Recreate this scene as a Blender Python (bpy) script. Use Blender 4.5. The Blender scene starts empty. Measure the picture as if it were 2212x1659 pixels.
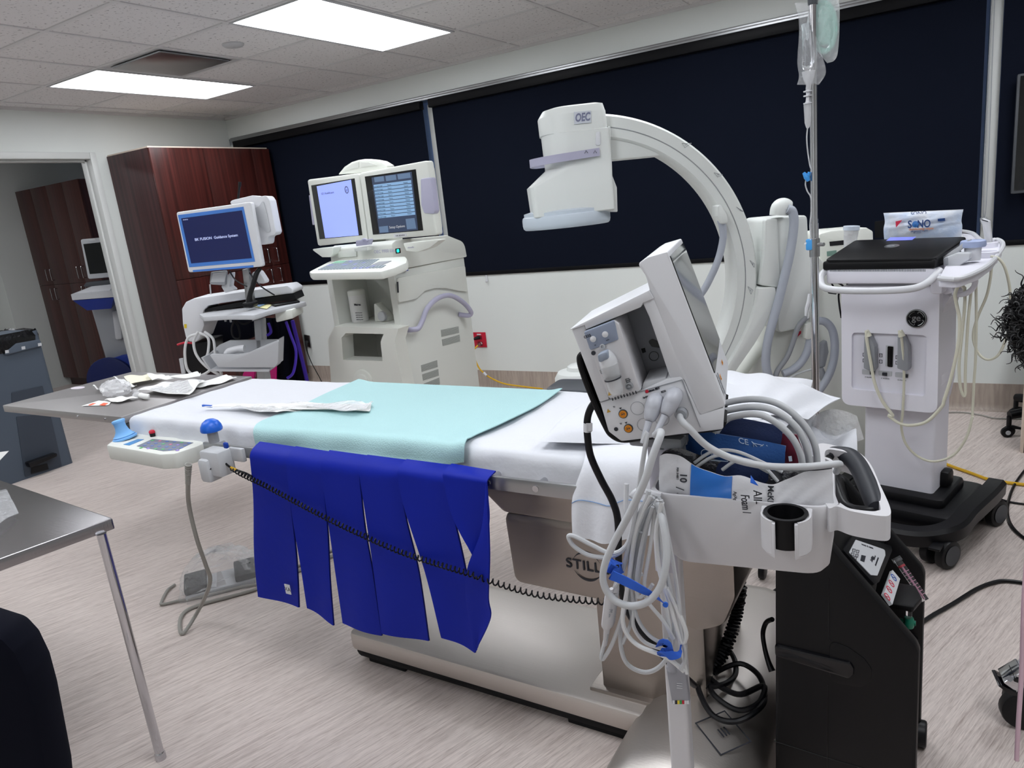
import bpy, bmesh, math, random
from mathutils import Matrix, Vector
V = Vector
PI = math.pi
S = bpy.context.scene
COL = S.collection
rnd = random.Random(11)

# ------------------------------------------------------------------ camera
FOC, PITCH, ROLL, YAW = 1551.5, 0.240044, -0.110607, -0.561234
EYE = V((0, 0, 1.45))
_F = V((math.sin(YAW) * math.cos(PITCH), math.cos(YAW) * math.cos(PITCH), -math.sin(PITCH)))
_R0 = V((math.cos(YAW), -math.sin(YAW), 0))
_U0 = _R0.cross(_F)
_R = _R0 * math.cos(ROLL) + _U0 * math.sin(ROLL)
_U = _U0 * math.cos(ROLL) - _R0 * math.sin(ROLL)
FH = V((_F.x, _F.y, 0)).normalized()          # horizontal viewing direction
RH = V((FH.y, -FH.x, 0))                      # horizontal right of it


def ray(px, py):
    return _F + _R * ((px - 1106) / FOC) - _U * ((py - 829.5) / FOC)


def on(px, py, p0, n):
    d = ray(px, py)
    return EYE + d * ((V(p0) - EYE).dot(n) / d.dot(n))


def onX(px, py, x): return on(px, py, (x, 0, 0), V((1, 0, 0)))
def onY(px, py, y): return on(px, py, (0, y, 0), V((0, 1, 0)))
def onZ(px, py, z): return on(px, py, (0, 0, z), V((0, 0, 1)))


class Pl:
    """a measuring plane: origin o, in-plane axes a and b, normal a x b"""
    def __init__(s, o, a, b):
        s.o, s.a, s.b = V(o), V(a).normalized(), V(b).normalized()
        s.n = s.a.cross(s.b).normalized()
        s.M = Matrix(((s.a.x, s.b.x, s.n.x, s.o.x), (s.a.y, s.b.y, s.n.y, s.o.y), (s.a.z, s.b.z, s.n.z, s.o.z), (0, 0, 0, 1)))

    def uv(s, px, py, h=0):
        q = on(px, py, s.o + s.n * h, s.n) - s.o
        return (q.dot(s.a), q.dot(s.b))

    def w(s, u, v, h=0): return s.o + s.a * u + s.b * v + s.n * h
    def pw(s, px, py, h=0): return on(px, py, s.o + s.n * h, s.n)
    def poly(s, pts, h=0): return [s.uv(*p, h) for p in pts]


def facing(d, base=(0, 0, 0)):
    """upright plane parallel to the picture at horizontal distance d; normal towards the viewer"""
    return Pl(FH * d, RH, (0, 0, 1))


def planeY(y): return Pl((0, y, 0), (1, 0, 0), (0, 0, 1))       # normal -Y
def planeX(x): return Pl((x, 0, 0), (0, 1, 0), (0, 0, 1))       # normal +X
def planeZ(z): return Pl((0, 0, z), (1, 0, 0), (0, 1, 0))       # normal +Z


# ------------------------------------------------------------------ shapes
def rounded(poly, r, n=5):
    """round the corners of a 2D polygon; r number or list"""
    out = []
    L = len(poly)
    for i in range(L):
        p0, p1, p2 = V(poly[i - 1]).to_2d(), V(poly[i]).to_2d(), V(poly[(i + 1) % L]).to_2d()
        rr = r[i] if isinstance(r, (list, tuple)) else r
        d1, d2 = (p0 - p1), (p2 - p1)
        if rr <= 0 or d1.length < 1e-6 or d2.length < 1e-6:
            out.append(tuple(p1)); continue
        ang = d1.angle(d2)
        if ang > PI - .05:
            out.append(tuple(p1)); continue
        t = min(rr / math.tan(ang / 2), d1.length * .48, d2.length * .48)
        a, b = p1 + d1.normalized() * t, p1 + d2.normalized() * t
        for k in range(n + 1):
            s = k / n
            out.append(tuple(a * (1 - s) ** 2 + p1 * 2 * s * (1 - s) + b * s * s))
    return out


def rect(x0, x1, y0, y1): return [(x0, y0), (x1, y0), (x1, y1), (x0, y1)]


def spline(pts, sub=6, closed=False):
    P = [V(p) for p in pts]
    if sub <= 1 or len(P) < 3:
        return P
    out, n = [], len(P)
    for i in range(n if closed else n - 1):
        if closed:
            a, b, c, d = P[i - 1], P[i], P[(i + 1) % n], P[(i + 2) % n]
        else:
            a, b, c, d = P[max(i - 1, 0)], P[i], P[i + 1], P[min(i + 2, n - 1)]
        for k in range(sub):
            t = k / sub
            out.append(.5 * ((2 * b) + (c - a) * t + (2 * a - 5 * b + 4 * c - d) * t * t + (3 * b - a - 3 * c + d) * t ** 3))
    if not closed:
        out.append(P[-1])
    return out


def T(x=0, y=0, z=0): return Matrix.Translation((x, y, z))
def RX(a): return Matrix.Rotation(a, 4, 'X')
def RY(a): return Matrix.Rotation(a, 4, 'Y')
def RZ(a): return Matrix.Rotation(a, 4, 'Z')


def axes(o, a, b):
    return Pl(o, a, b).M


def look(o, z):
    """matrix at o whose local z points along z"""
    z = V(z).normalized()
    M = z.to_track_quat('Z', 'Y').to_matrix().to_4x4()
    M.translation = V(o)
    return M


class MB:
    def __init__(s, M=None):
        s.v, s.f, s.mi, s.M = [], [], [], M

    def add(s, vs, fs, mi=0, M=None):
        o = len(s.v)
        if M is None:
            M = s.M
        for v in vs:
            v = V(v)
            s.v.append(M @ v if M is not None else v)
        for f in fs:
            s.f.append([i + o for i in f]); s.mi.append(mi)
        return s

    def bm(s, b, mi=0, M=None):
        b.verts.index_update()
        s.add([v.co.copy() for v in b.verts], [[v.index for v in f.verts] for f in b.faces], mi, M)
        b.free()
        return s

    def box(s, c, d, b=0, mi=0, M=None, seg=2):
        bm = bmesh.new()
        bmesh.ops.create_cube(bm, size=1)
        for v in bm.verts:
            v.co = V((v.co.x * d[0] + c[0], v.co.y * d[1] + c[1], v.co.z * d[2] + c[2]))
        if b > 0:
            bmesh.ops.bevel(bm, geom=bm.edges[:], offset=min(b, .49 * min(d)), segments=seg, profile=.5, affect='EDGES', clamp_overlap=True)
        return s.bm(bm, mi, M)

    def bx(s, x0, x1, y0, y1, z0, z1, b=0, mi=0, M=None, seg=2):
        return s.box(((x0 + x1) / 2, (y0 + y1) / 2, (z0 + z1) / 2), (abs(x1 - x0), abs(y1 - y0), abs(z1 - z0)), b, mi, M, seg)

    def prism(s, poly, h0, h1, b=0, mi=0, M=None, seg=2, top=None):
        """polygon in the local xy plane, extruded h0..h1; top = optional second outline at h1"""
        bm = bmesh.new()
        n = len(poly)
        lo = [bm.verts.new((p[0], p[1], h0)) for p in poly]
        hi = [bm.verts.new((p[0], p[1], h1)) for p in (top or poly)]
        bm.faces.new(lo[::-1]); bm.faces.new(hi)
        for i in range(n):
            bm.faces.new((lo[i], lo[(i + 1) % n], hi[(i + 1) % n], hi[i]))
        bmesh.ops.recalc_face_normals(bm, faces=bm.faces[:])
        if b > 0:
            es = [e for e in bm.edges if len(e.link_faces) == 2 and e.calc_face_angle(0) > .6]
            bmesh.ops.bevel(bm, geom=es, offset=b, segments=seg, profile=.5, affect='EDGES', clamp_overlap=True)
        return s.bm(bm, mi, M)

    def ring(s, outer, inner, h0, h1, mi=0, M=None):
        """frame between two outlines with the same number of points"""
        n = len(outer)
        vs = [(p[0], p[1], h) for h in (h0, h1) for L in (outer, inner) for p in L]
        fs = []
        for i in range(n):
            j = (i + 1) % n
            fs += [(i, j, n + j, n + i), (2 * n + i, 3 * n + i, 3 * n + j, 2 * n + j), (i, 2 * n + i, 2 * n + j, j), (n + i, n + j, 3 * n + j, 3 * n + i)]
        return s.add(vs, fs, mi, M)

    def tube(s, pts, r, mi=0, seg=8, sub=6, closed=False, M=None, flat=1.0):
        P = spline(pts, sub, closed)
        n = len(P)
        rs = []
        for i in range(n):
            if isinstance(r, (list, tuple)):
                x = i / (n - 1) * (len(r) - 1); k = min(int(x), len(r) - 2)
                rs.append(r[k] + (r[k + 1] - r[k]) * (x - k))
            else:
                rs.append(r)
        tan = [((P[(i + 1) % n] - P[i - 1]) if closed else (P[min(i + 1, n - 1)] - P[max(i - 1, 0)])) for i in range(n)]
        tan = [t.normalized() if t.length > 1e-9 else V((0, 0, 1)) for t in tan]
        u = tan[0].orthogonal().normalized()
        vs, fs = [], []
        for i in range(n):
            u = (u - tan[i] * u.dot(tan[i]))
            u = u.normalized() if u.length > 1e-6 else tan[i].orthogonal().normalized()
            w = tan[i].cross(u)
            for k in range(seg):
                a = 2 * PI * k / seg
                vs.append(P[i] + u * (math.cos(a) * rs[i]) + w * (math.sin(a) * rs[i] * flat))
        for i in range(n if closed else n - 1):
            j = (i + 1) % n
            for k in range(seg):
                l = (k + 1) % seg
                fs.append((i * seg + k, i * seg + l, j * seg + l, j * seg + k))
        if not closed:
            fs.append(tuple(range(seg))[::-1]); fs.append(tuple((n - 1) * seg + k for k in range(seg)))
        return s.add(vs, fs, mi, M)

    def lathe(s, prof, seg=24, mi=0, M=None, sx=1, sy=1, caps=True):
        vs, fs, n = [], [], len(prof)
        for r, z in prof:
            for k in range(seg):
                a = 2 * PI * k / seg
                vs.append((r * math.cos(a) * sx, r * math.sin(a) * sy, z))
        for i in range(n - 1):
            for k in range(seg):
                l = (k + 1) % seg
                fs.append((i * seg + k, i * seg + l, (i + 1) * seg + l, (i + 1) * seg + k))
        if caps and prof[0][0] > 1e-6: fs.append(tuple(range(seg))[::-1])
        if caps and prof[-1][0] > 1e-6: fs.append(tuple((n - 1) * seg + k for k in range(seg)))
        return s.add(vs, fs, mi, M)

    def rod(s, a, b, r, mi=0, seg=14, M=None):
        return s.tube([a, b], r, mi, seg, 1, M=M)

    def disc(s, o, z, r, h, mi=0, seg=24, b=0, M=None):
        prof = [(0, 0), (r, 0), (r, h), (0, h)] if b <= 0 else [(0, 0), (r, 0), (r, h - b), (r - b * .3, h - b * .3), (r - b, h), (0, h)]
        return s.lathe(prof, seg, mi, (M @ look(o, z)) if M is not None else look(o, z))

    def ball(s, c, r, mi=0, M=None, nu=16, nv=10):
        r = r if isinstance(r, (tuple, list)) else (r, r, r)
        prof = [(math.sin(PI * i / nv), -math.cos(PI * i / nv)) for i in range(nv + 1)]
        A = T(*c) @ Matrix.Diagonal((r[0], r[1], r[2], 1))
        M = M if M is not None else s.M
        return s.lathe(prof, nu, mi, (M @ A) if M is not None else A)

    def surf(s, fn, nu, nv, th=0, mi=0, M=None, cu=False):
        """sheet fn(u,v)->point, u,v in 0..1, given a thickness th"""
        P = [[V(fn(i / nu, j / nv)) for j in range(nv + 1)] for i in range(nu + 1)]
        vs = [p for row in P for p in row]
        w = nv + 1
        fs = [(i * w + j, (i + 1) * w + j, (i + 1) * w + j + 1, i * w + j + 1) for i in range(nu) for j in range(nv)]
        if th:
            N = []
            for i in range(nu + 1):
                for j in range(nv + 1):
                    a = P[min(i + 1, nu)][j] - P[max(i - 1, 0)][j]
                    b = P[i][min(j + 1, nv)] - P[i][max(j - 1, 0)]
                    c = a.cross(b)
                    N.append(c.normalized() if c.length > 1e-12 else V((0, 0, 1)))
            o = len(vs)
            vs = vs + [v - n * th for v, n in zip(vs, N)]
            fs += [tuple(i + o for i in f)[::-1] for f in fs]
            rim = [i * w for i in range(nu + 1)] + [nu * w + j for j in range(1, nv + 1)] + [i * w + nv for i in range(nu - 1, -1, -1)] + [j for j in range(nv - 1, 0, -1)]
            for k in range(len(rim)):
                a, b = rim[k], rim[(k + 1) % len(rim)]
                fs.append((b, a, a + o, b + o))
        return s.add(vs, fs, mi, M)

    def loft(s, rings, mi=0, M=None, caps=True):
        n = len(rings[0])
        vs = [p for r in rings for p in r]
        fs = []
        for i in range(len(rings) - 1):
            for k in range(n):
                l = (k + 1) % n
                fs.append((i * n + k, i * n + l, (i + 1) * n + l, (i + 1) * n + k))
        if caps:
            fs.append(tuple(range(n))[::-1]); fs.append(tuple((len(rings) - 1) * n + k for k in range(n)))
        return s.add(vs, fs, mi, M)

    def text(s, body, size, M, mi=0, depth=.0006, align='CENTER', shear=0, bold=0, sx=1.0, spacing=1.0):
        cu = bpy.data.curves.new('lettering', 'FONT')
        cu.body, cu.size, cu.extrude, cu.shear, cu.offset = body, size, depth, shear, bold
        cu.align_x, cu.align_y, cu.resolution_u, cu.space_character = align, 'CENTER', 3, spacing
        ob = bpy.data.objects.new('lettering', cu)
        me = bpy.data.meshes.new_from_object(ob)
        A = M @ Matrix.Diagonal((sx, 1, 1, 1))
        s.add([v.co.copy() for v in me.vertices], [list(p.vertices) for p in me.polygons], mi, A)
        bpy.data.meshes.remove(me); bpy.data.objects.remove(ob); bpy.data.curves.remove(cu)
        return s

    def go(s, name, mats, parent=None, ang=38, label=None, recalc=True):
        me = bpy.data.meshes.new(name)
        base = V(parent['_b']) if parent is not None else V((0, 0, 0))
        me.from_pydata([v - base for v in s.v], [], s.f)
        for m in (mats if isinstance(mats, (list, tuple)) else [mats]):
            me.materials.append(m)
        me.polygons.foreach_set('material_index', s.mi)
        if recalc:
            b = bmesh.new(); b.from_mesh(me)
            bmesh.ops.recalc_face_normals(b, faces=b.faces[:])
            b.to_mesh(me); b.free()
        me.polygons.foreach_set('use_smooth', [True] * len(me.polygons))
        me.set_sharp_from_angle(angle=math.radians(ang))
        me.update()
        o = bpy.data.objects.new(name, me)
        COL.objects.link(o)
        if parent is not None:
            o.parent = parent
            o['_b'] = tuple(base)
        else:
            o['_b'] = (0.0, 0.0, 0.0)
        if label: o['label'] = label
        return o


def tag(o, label, cat, group=None, kind=None):
    o['label'] = label; o['category'] = cat
    if group: o['group'] = group
    if kind: o['kind'] = kind
    return o


def thing(name, label, cat, base=(0, 0, 0), group=None):
    """Empty at the thing's base; parts are built in room coordinates and hung on it"""
    o = bpy.data.objects.new(name, None)
    o.empty_display_size = .05
    COL.objects.link(o)
    o.location = V(base)
    o['_b'] = tuple(V(base))
    return tag(o, label, cat, group)


def solo(mb, name, mats, label, cat, group=None, ang=38, kind=None):
    """a thing that is one mesh; its origin is moved to its own middle"""
    c = sum(mb.v, V((0, 0, 0))) / len(mb.v)
    c.z = min(v.z for v in mb.v)
    mb.v = [v - c for v in mb.v]
    o = mb.go(name, mats, None, ang)
    o.location = c
    o['_b'] = tuple(c)
    return tag(o, label, cat, group, kind)


def struct(o):
    o['kind'] = 'structure'
    return o


# ------------------------------------------------------------------ materials
def lin(c):
    c = c / 255
    return c / 12.92 if c <= .04045 else ((c + .055) / 1.055) ** 2.4


def rgb(c): return (lin(c[0]), lin(c[1]), lin(c[2]), 1)


def mat(name, c, rough=.5, metal=0, spec=.5, coat=0, bump=None, vary=None, trans=0, ior=1.45, emit=None, alpha=1, sheen=0, aniso=0):
    """bump = (scale xyz or number, strength); vary = (scale, second colour)"""
    m = bpy.data.materials.new(name)
    m.use_nodes = True
    nt = m.node_tree
    p = nt.nodes['Principled BSDF']
    I = p.inputs
    I['Base Color'].default_value = rgb(c)
    I['Roughness'].default_value = rough
    I['Metallic'].default_value = metal
    I['Specular IOR Level'].default_value = spec
    I['Coat Weight'].default_value = coat
    I['Transmission Weight'].default_value = trans
    I['IOR'].default_value = ior
    I['Alpha'].default_value = alpha
    I['Sheen Weight'].default_value = sheen
    I['Anisotropic'].default_value = aniso
    if emit:
        I['Emission Color'].default_value = rgb(emit[0]); I['Emission Strength'].default_value = emit[1]

    def noise(scale, detail=4):
        tc = nt.nodes.new('ShaderNodeTexCoord')
        mp = nt.nodes.new('ShaderNodeMapping')
        mp.inputs['Scale'].default_value = scale if isinstance(scale, (tuple, list)) else (scale,) * 3
        nz = nt.nodes.new('ShaderNodeTexNoise')
        nz.inputs['Scale'].default_value = 1; nz.inputs['Detail'].default_value = detail
        nt.links.new(tc.outputs['Object'], mp.inputs['Vector'])
        nt.links.new(mp.outputs['Vector'], nz.inputs['Vector'])
        return nz
    if vary:
        nz = noise(vary[0])
        mx = nt.nodes.new('ShaderNodeMix'); mx.data_type = 'RGBA'
        mx.inputs['A'].default_value = rgb(c); mx.inputs['B'].default_value = rgb(vary[1])
        cr = nt.nodes.new('ShaderNodeMapRange')
        cr.inputs['From Min'].default_value = .35; cr.inputs['From Max'].default_value = .65
        nt.links.new(nz.outputs['Fac'], cr.inputs['Value'])
        nt.links.new(cr.outputs['Result'], mx.inputs['Factor'])
        nt.links.new(mx.outputs['Result'], I['Base Color'])
    if bump:
        nz = noise(bump[0])
        bp = nt.nodes.new('ShaderNodeBump')
        bp.inputs['Strength'].default_value = bump[1]; bp.inputs['Distance'].default_value = .01
        nt.links.new(nz.outputs['Fac'], bp.inputs['Height'])
        nt.links.new(bp.outputs['Normal'], I['Normal'])
    return m


M_white = mat('white_plastic', (214, 215, 219), .42)
M_cool = mat('cool_white_plastic', (230, 229, 238), .4)
M_warm = mat('cream_white_plastic', (222, 224, 217), .45)
M_warm2 = mat('cream_panel_plastic', (216, 218, 212), .5)
M_lilac = mat('lilac_grey_plastic', (176, 174, 196), .4)
M_grey = mat('grey_plastic', (150, 153, 158), .45)
M_pale = mat('pale_grey_plastic', (190, 192, 196), .42)
M_dgrey = mat('dark_grey_plastic', (70, 73, 78), .5)
M_slate = mat('slate_grey_plastic', (72, 82, 95), .55, bump=(400, .05))
M_black = mat('black_plastic', (12, 12, 16), .42, spec=.35)
M_blackg = mat('gloss_black_plastic', (10, 10, 14), .18)
M_satin = mat('satin_black_plastic', (7, 7, 10), .45, spec=.3, bump=(900, .03))
M_rubber = mat('black_rubber', (16, 16, 19), .65, spec=.3)
M_ink = mat('dark_ink', (40, 42, 50), .6)
M_chrome = mat('polished_steel', (200, 200, 204), .1, 1)
M_alu = mat('satin_aluminium', (165, 166, 168), .32, 1)
M_cable = mat('grey_cable', (190, 192, 195), .45)
M_cablew = mat('white_cable', (214, 215, 216), .42)
M_cablec = mat('cream_cable', (214, 212, 194), .45)
M_hose = mat('blue_grey_hose', (172, 177, 188), .45)
M_taupe = mat('taupe_grey_cable', (150, 148, 142), .5)
M_sheet = mat('white_sheet', (212, 214, 220), .9, bump=(60, .12), sheen=.2)
M_paper = mat('white_paper', (226, 226, 224), .8)
M_aqua = mat('aqua_pad', (172, 208, 210), .9, spec=.2, bump=(260, .25))
M_royal = mat('royal_blue_vinyl', (5, 30, 152), .55, spec=.25, bump=(35, .08))
M_navy = mat('navy_fabric', (8, 10, 22), .9, spec=.15)
M_blue = mat('mid_blue_plastic', (24, 96, 205), .35)
M_sky = mat('pale_blue_rubber', (120, 178, 235), .5)
M_red = mat('red_plastic', (190, 20, 50), .4)
M_yellow = mat('yellow_cord', (214, 168, 30), .45)
M_orange = mat('orange_brass', (220, 140, 30), .35)
M_clear = mat('clear_plastic', (250, 252, 255), .06, trans=.96, ior=1.3)
M_film = mat('clear_film', (250, 252, 255), .08, alpha=.2, spec=.9, bump=(45, .9))
M_filmh = mat('cloudy_film', (245, 246, 248), .12, alpha=.4, bump=(40, .9))
M_green = mat('green_plastic', (20, 120, 95), .4)
M_steel = mat('brushed_steel', (204, 198, 193), .5, 1, bump=((4, 260, 260), .05))
M_steel2 = mat('brushed_steel_housing', (160, 152, 146), .38, 1, bump=((4, 260, 260), .05))
M_steeld = mat('brushed_steel_table', (150, 148, 150), .26, 1, bump=((3, 300, 3), .04))
M_screen = mat('dark_glass', (6, 7, 10), .04, coat=.5)
# ------------------------------------------------------------------ the room
CE, XW, YW = 2.545, -5.89, 4.84          # ceiling height, end wall, window wall
XR, YB = 3.2, -2.6                        # walls outside the picture


def wall_mat():
    return mat('painted_wall', (221, 225, 222), .6, bump=(140, .06))


M_wall = wall_mat()
M_trimp = mat('painted_trim', (212, 214, 212), .4)


def floor_mat():
    m = mat('vinyl_floor', (186, 176, 168), .36, spec=.4)
    nt = m.node_tree; p = nt.nodes['Principled BSDF']
    tc = nt.nodes.new('ShaderNodeTexCoord')
    r = nt.nodes.new('ShaderNodeMapping'); r.inputs['Rotation'].default_value = (0, 0, math.radians(-70))
    nt.links.new(tc.outputs['Object'], r.inputs['Vector'])
    outs = []
    for sc, det in (((9, 230, 1), 5), ((4, 90, 1), 3), ((30, 520, 1), 2)):
        mp = nt.nodes.new('ShaderNodeMapping'); mp.inputs['Scale'].default_value = sc
        nz = nt.nodes.new('ShaderNodeTexNoise'); nz.inputs['Scale'].default_value = 1; nz.inputs['Detail'].default_value = det
        nt.links.new(r.outputs['Vector'], mp.inputs['Vector']); nt.links.new(mp.outputs['Vector'], nz.inputs['Vector'])
        outs.append(nz.outputs['Fac'])
    a = nt.nodes.new('ShaderNodeMath'); a.operation = 'ADD'
    b = nt.nodes.new('ShaderNodeMath'); b.operation = 'ADD'
    nt.links.new(outs[0], a.inputs[0]); nt.links.new(outs[1], a.inputs[1])
    nt.links.new(a.outputs[0], b.inputs[0]); nt.links.new(outs[2], b.inputs[1])
    cr = nt.nodes.new('ShaderNodeValToRGB')
    e = cr.color_ramp.elements
    e[0].position, e[0].color = .36, rgb((170, 155, 148))
    e[1].position, e[1].color = .62, rgb((226, 214, 207))
    k = cr.color_ramp.elements.new(.5); k.color = rgb((208, 196, 190))
    d = nt.nodes.new('ShaderNodeMath'); d.operation = 'DIVIDE'; d.inputs[1].default_value = 3
    nt.links.new(b.outputs[0], d.inputs[0]); nt.links.new(d.outputs[0], cr.inputs['Fac'])
    nt.links.new(cr.outputs['Color'], p.inputs['Base Color'])
    return m


M_floor = floor_mat()
M_cove = mat('vinyl_cove', (178, 165, 154), .45, vary=((60, 60, 6), (158, 145, 136)))


def tile_mat():
    m = mat('ceiling_tile', (178, 176, 176), .9)
    nt = m.node_tree; p = nt.nodes['Principled BSDF']
    tc = nt.nodes.new('ShaderNodeTexCoord')
    nz = nt.nodes.new('ShaderNodeTexNoise'); nz.inputs['Scale'].default_value = 55; nz.inputs['Detail'].default_value = 3
    cr = nt.nodes.new('ShaderNodeValToRGB')
    e = cr.color_ramp.elements
    e[0].position, e[0].color = .30, rgb((150, 147, 148))
    e[1].position, e[1].color = .40, rgb((222, 219, 219))
    nt.links.new(tc.outputs['Object'], nz.inputs['Vector']); nt.links.new(nz.outputs['Fac'], cr.inputs['Fac'])
    nt.links.new(cr.outputs['Color'], p.inputs['Base Color'])
    return m


M_tile = tile_mat()
M_tbar = mat('ceiling_grid', (212, 210, 210), .5)

XO, YO = -9.6, 5.6                       # the room behind the door
m = MB(); m.bx(XO - .2, XR, YB, YO, -.08, 0)
struct(m.go('floor', M_floor))

# ceiling with its grid of 2 ft tiles (grid lines placed on the two lights)
m = MB()
m.bx(XW - .12, XR, YB, YW + .1, CE, CE + .08)
gx = [-4.80 + .305 + .61 * k for k in range(-2, 14)]
gy = [3.43 + .61 * k for k in range(-9, 3)]
for x in gx:
    if XW < x < XR: m.bx(x - .012, x + .012, YB, YW, CE - .006, CE + .01, mi=1)
for y in gy:
    if YB < y < YW: m.bx(XW, XR, y - .012, y + .012, CE - .0055, CE + .01, mi=1)
m.bx(XW, XW + .022, YB, YW, CE - .02, CE, mi=1)
m.bx(XW, XR, YW - .022, YW, CE - .02, CE, mi=1)
struct(m.go('ceiling', [M_tile, M_tbar]))

# end wall with the door opening
D0, D1, DH = 2.2, 3.463, 2.18
m = MB()
m.bx(XW - .12, XW, D1 + .05, YW, 0, CE)
m.bx(XW - .12, XW, D0 - .05, D1 + .05, DH + .05, CE)
m.bx(XW - .12, XW, YB, D0 - .05, 0, CE)
struct(m.go('wall_left', M_wall))
m = MB()
for y in (D0 - .025, D1 + .025):
    m.bx(XW - .135, XW + .014, y - .025, y + .025, 0, DH + .05, .004)
    s = 1 if y < 3 else -1
    m.bx(XW - .10, XW - .05, y + s * .025, y + s * .042, 0, DH, .003)
m.bx(XW - .135, XW + .014, D0, D1, DH, DH + .05, .004)
m.bx(XW - .10, XW - .05, D0, D1, DH - .017, DH, .003)
struct(m.go('door_1', M_trimp))

# window wall: low wall, head, piers; glass behind the blinds
SILL, HEAD = .962, 2.30
m = MB()
m.bx(XW - .12, XR, YW, YW + .16, 0, SILL)
m.bx(XW - .12, XR, YW, YW + .16, 2.356, CE)
m.bx(XW - .12, -5.80, YW, YW + .16, SILL, HEAD)
struct(m.go('wall_window', M_wall))
m = MB()
m.bx(-3.575, -3.478, YW + .05, YW + .16, SILL, HEAD, .003)
m.bx(.136, .195, YW + .03, YW + .16, SILL, HEAD, .003)
m.bx(XR - .1, XR, YW + .03, YW + .16, SILL, HEAD)
struct(m.go('trim_1', M_trimp))
m = MB()
m.bx(-5.86, XR, YW - .012, YW + .1, 2.345, 2.363, .002)
m.bx(-5.86, XR, YW - .02, YW + .1, 2.325, 2.347, .002)
struct(m.go('trim_2', M_alu))
M_day = mat('daylit_sky_glass', (150, 180, 235), .2, emit=((110, 130, 165), .08))
m = MB(); m.bx(XW, XR, YW + .17, YW + .18, SILL - .05, HEAD + .05)
struct(m.go('window_1', M_day))
m = MB()
m.bx(XW - .12, XR, YB - .1, YB, 0, CE)
struct(m.go('wall_back', M_wall))
m = MB()
m.bx(XR, XR + .1, YB, YW + .1, 0, CE)
struct(m.go('wall_right', M_wall))

# cove base
m = MB()
prof = [(0, 0), (-.028, 0), (-.016, .006), (-.006, .02), (-.003, .04), (-.003, .163), (0, .163)]
A = axes((XW, YW, 0), (0, 1, 0), (0, 0, 1))
m.prism(prof, 0, XR - XW, M=A)
struct(m.go('baseboard_window', M_cove))
m = MB()
A = axes((XW, 0, 0), (-1, 0, 0), (0, 0, 1))
m.prism(prof, -YW, -D1 - .05, M=A); m.prism(prof, -D0 + .05, -YB, M=A)
struct(m.go('baseboard_left', M_cove))

# the room behind the door
m = MB()
m.bx(XO - .12, XO, YB, YO, 0, CE)
struct(m.go('wall_hall', M_wall))
m = MB(); m.bx(XO, XW - .12, YO, YO + .1, 0, CE)
struct(m.go('wall_hall_far', M_wall))
m = MB(); m.bx(XO, XW - .12, .2, .3, 0, CE)
struct(m.go('wall_hall_near', M_wall))
m = MB(); m.bx(XO, XW - .12, YB, YO, CE, CE + .06)
struct(m.go('ceiling_hall', M_tile))
m = MB(); m.bx(-8.2, -7.0, 5.2, YO, 2.33, CE)
struct(m.go('trim_3', M_trimp))

# ------------------------------------------------------------------ lights
M_lamp = mat('lit_diffuser', (255, 255, 255), .5, emit=((246, 250, 255), 11))
M_lframe = mat('light_frame_paint', (190, 190, 192), .4)
LAMPS = [(-4.80, 3.43, 'flat white ceiling light panel above the end wall door'),
         (-2.97, 3.43, 'flat white ceiling light panel beside the round detector'),
         (-1.14, 3.43, ''), (.69, 3.43, ''), (-4.80, .99, ''), (-2.97, .99, ''), (-1.14, .99, ''), (.69, .99, ''), (-1.14, -1.45, '')]  # panels with no text are unseen; the last is added to brighten near things
for i, (x, y, lb) in enumerate(LAMPS):
    t = thing('ceiling_light', lb or 'flat white ceiling light panel out of the picture', 'ceiling light', (x, y, CE), 'recessed ceiling light panels')
    f = MB()
    f.ring(rect(x - .30, x + .30, y - .605, y + .605), rect(x - .277, x + .277, y - .597, y + .597), CE - .012, CE + .004)
    f.go('frame', M_lframe, t)
    f = MB(); f.bx(x - .279, x + .279, y - .599, y + .599, CE - .008, CE - .003)
    f.go('diffuser', M_lamp, t)
t = thing('ceiling_light', 'ceiling light in the room behind the door', 'ceiling light', (-7.3, 2.4, CE))
f = MB(); f.bx(-7.6, -7.0, 1.8, 3.0, CE - .02, CE - .001)
f.go('diffuser', mat('hall_diffuser', (255, 255, 255), .5, emit=((246, 250, 255), 8)), t)

# plaque air diffuser and round detector
x0, y0 = -4.495, 2.82
t = thing('ceiling_vent', 'square metal air diffuser with dark gap beside the light panel', 'ceiling vent', (x0 + .305, y0 + .305, CE))
f = MB(); f.ring(rect(x0 + .012, x0 + .598, y0 + .012, y0 + .598), rect(x0 + .05, x0 + .56, y0 + .05, y0 + .56), CE - .004, CE)
f.go('frame', M_lframe, t)
f = MB(); f.bx(x0 + .05, x0 + .56, y0 + .05, y0 + .56, CE - .0025, CE - .0005)
f.go('dark_throat', M_black, t)
f = MB()
f.prism(rounded(rect(x0 + .09, x0 + .575, y0 + .035, y0 + .52), .01), CE - .02, CE - .010, .004)
f.go('plaque', M_alu, t)
q = onZ(503, 95, CE)
f = MB(); f.lathe([(.062, 0), (.062, -.006), (.052, -.014), (0, -.016)], 28, M=T(q.x, q.y, CE))
solo(f, 'smoke_detector', M_lframe, 'round flat detector cover on the ceiling tile', 'detector')

# ------------------------------------------------------------------ blinds
M_blind = mat('navy_blackout_fabric', (13, 18, 31), .9, spec=.12, bump=(500, .1))
M_blindb = mat('black_blind_metal', (6, 6, 10), .5, spec=.2)


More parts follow.
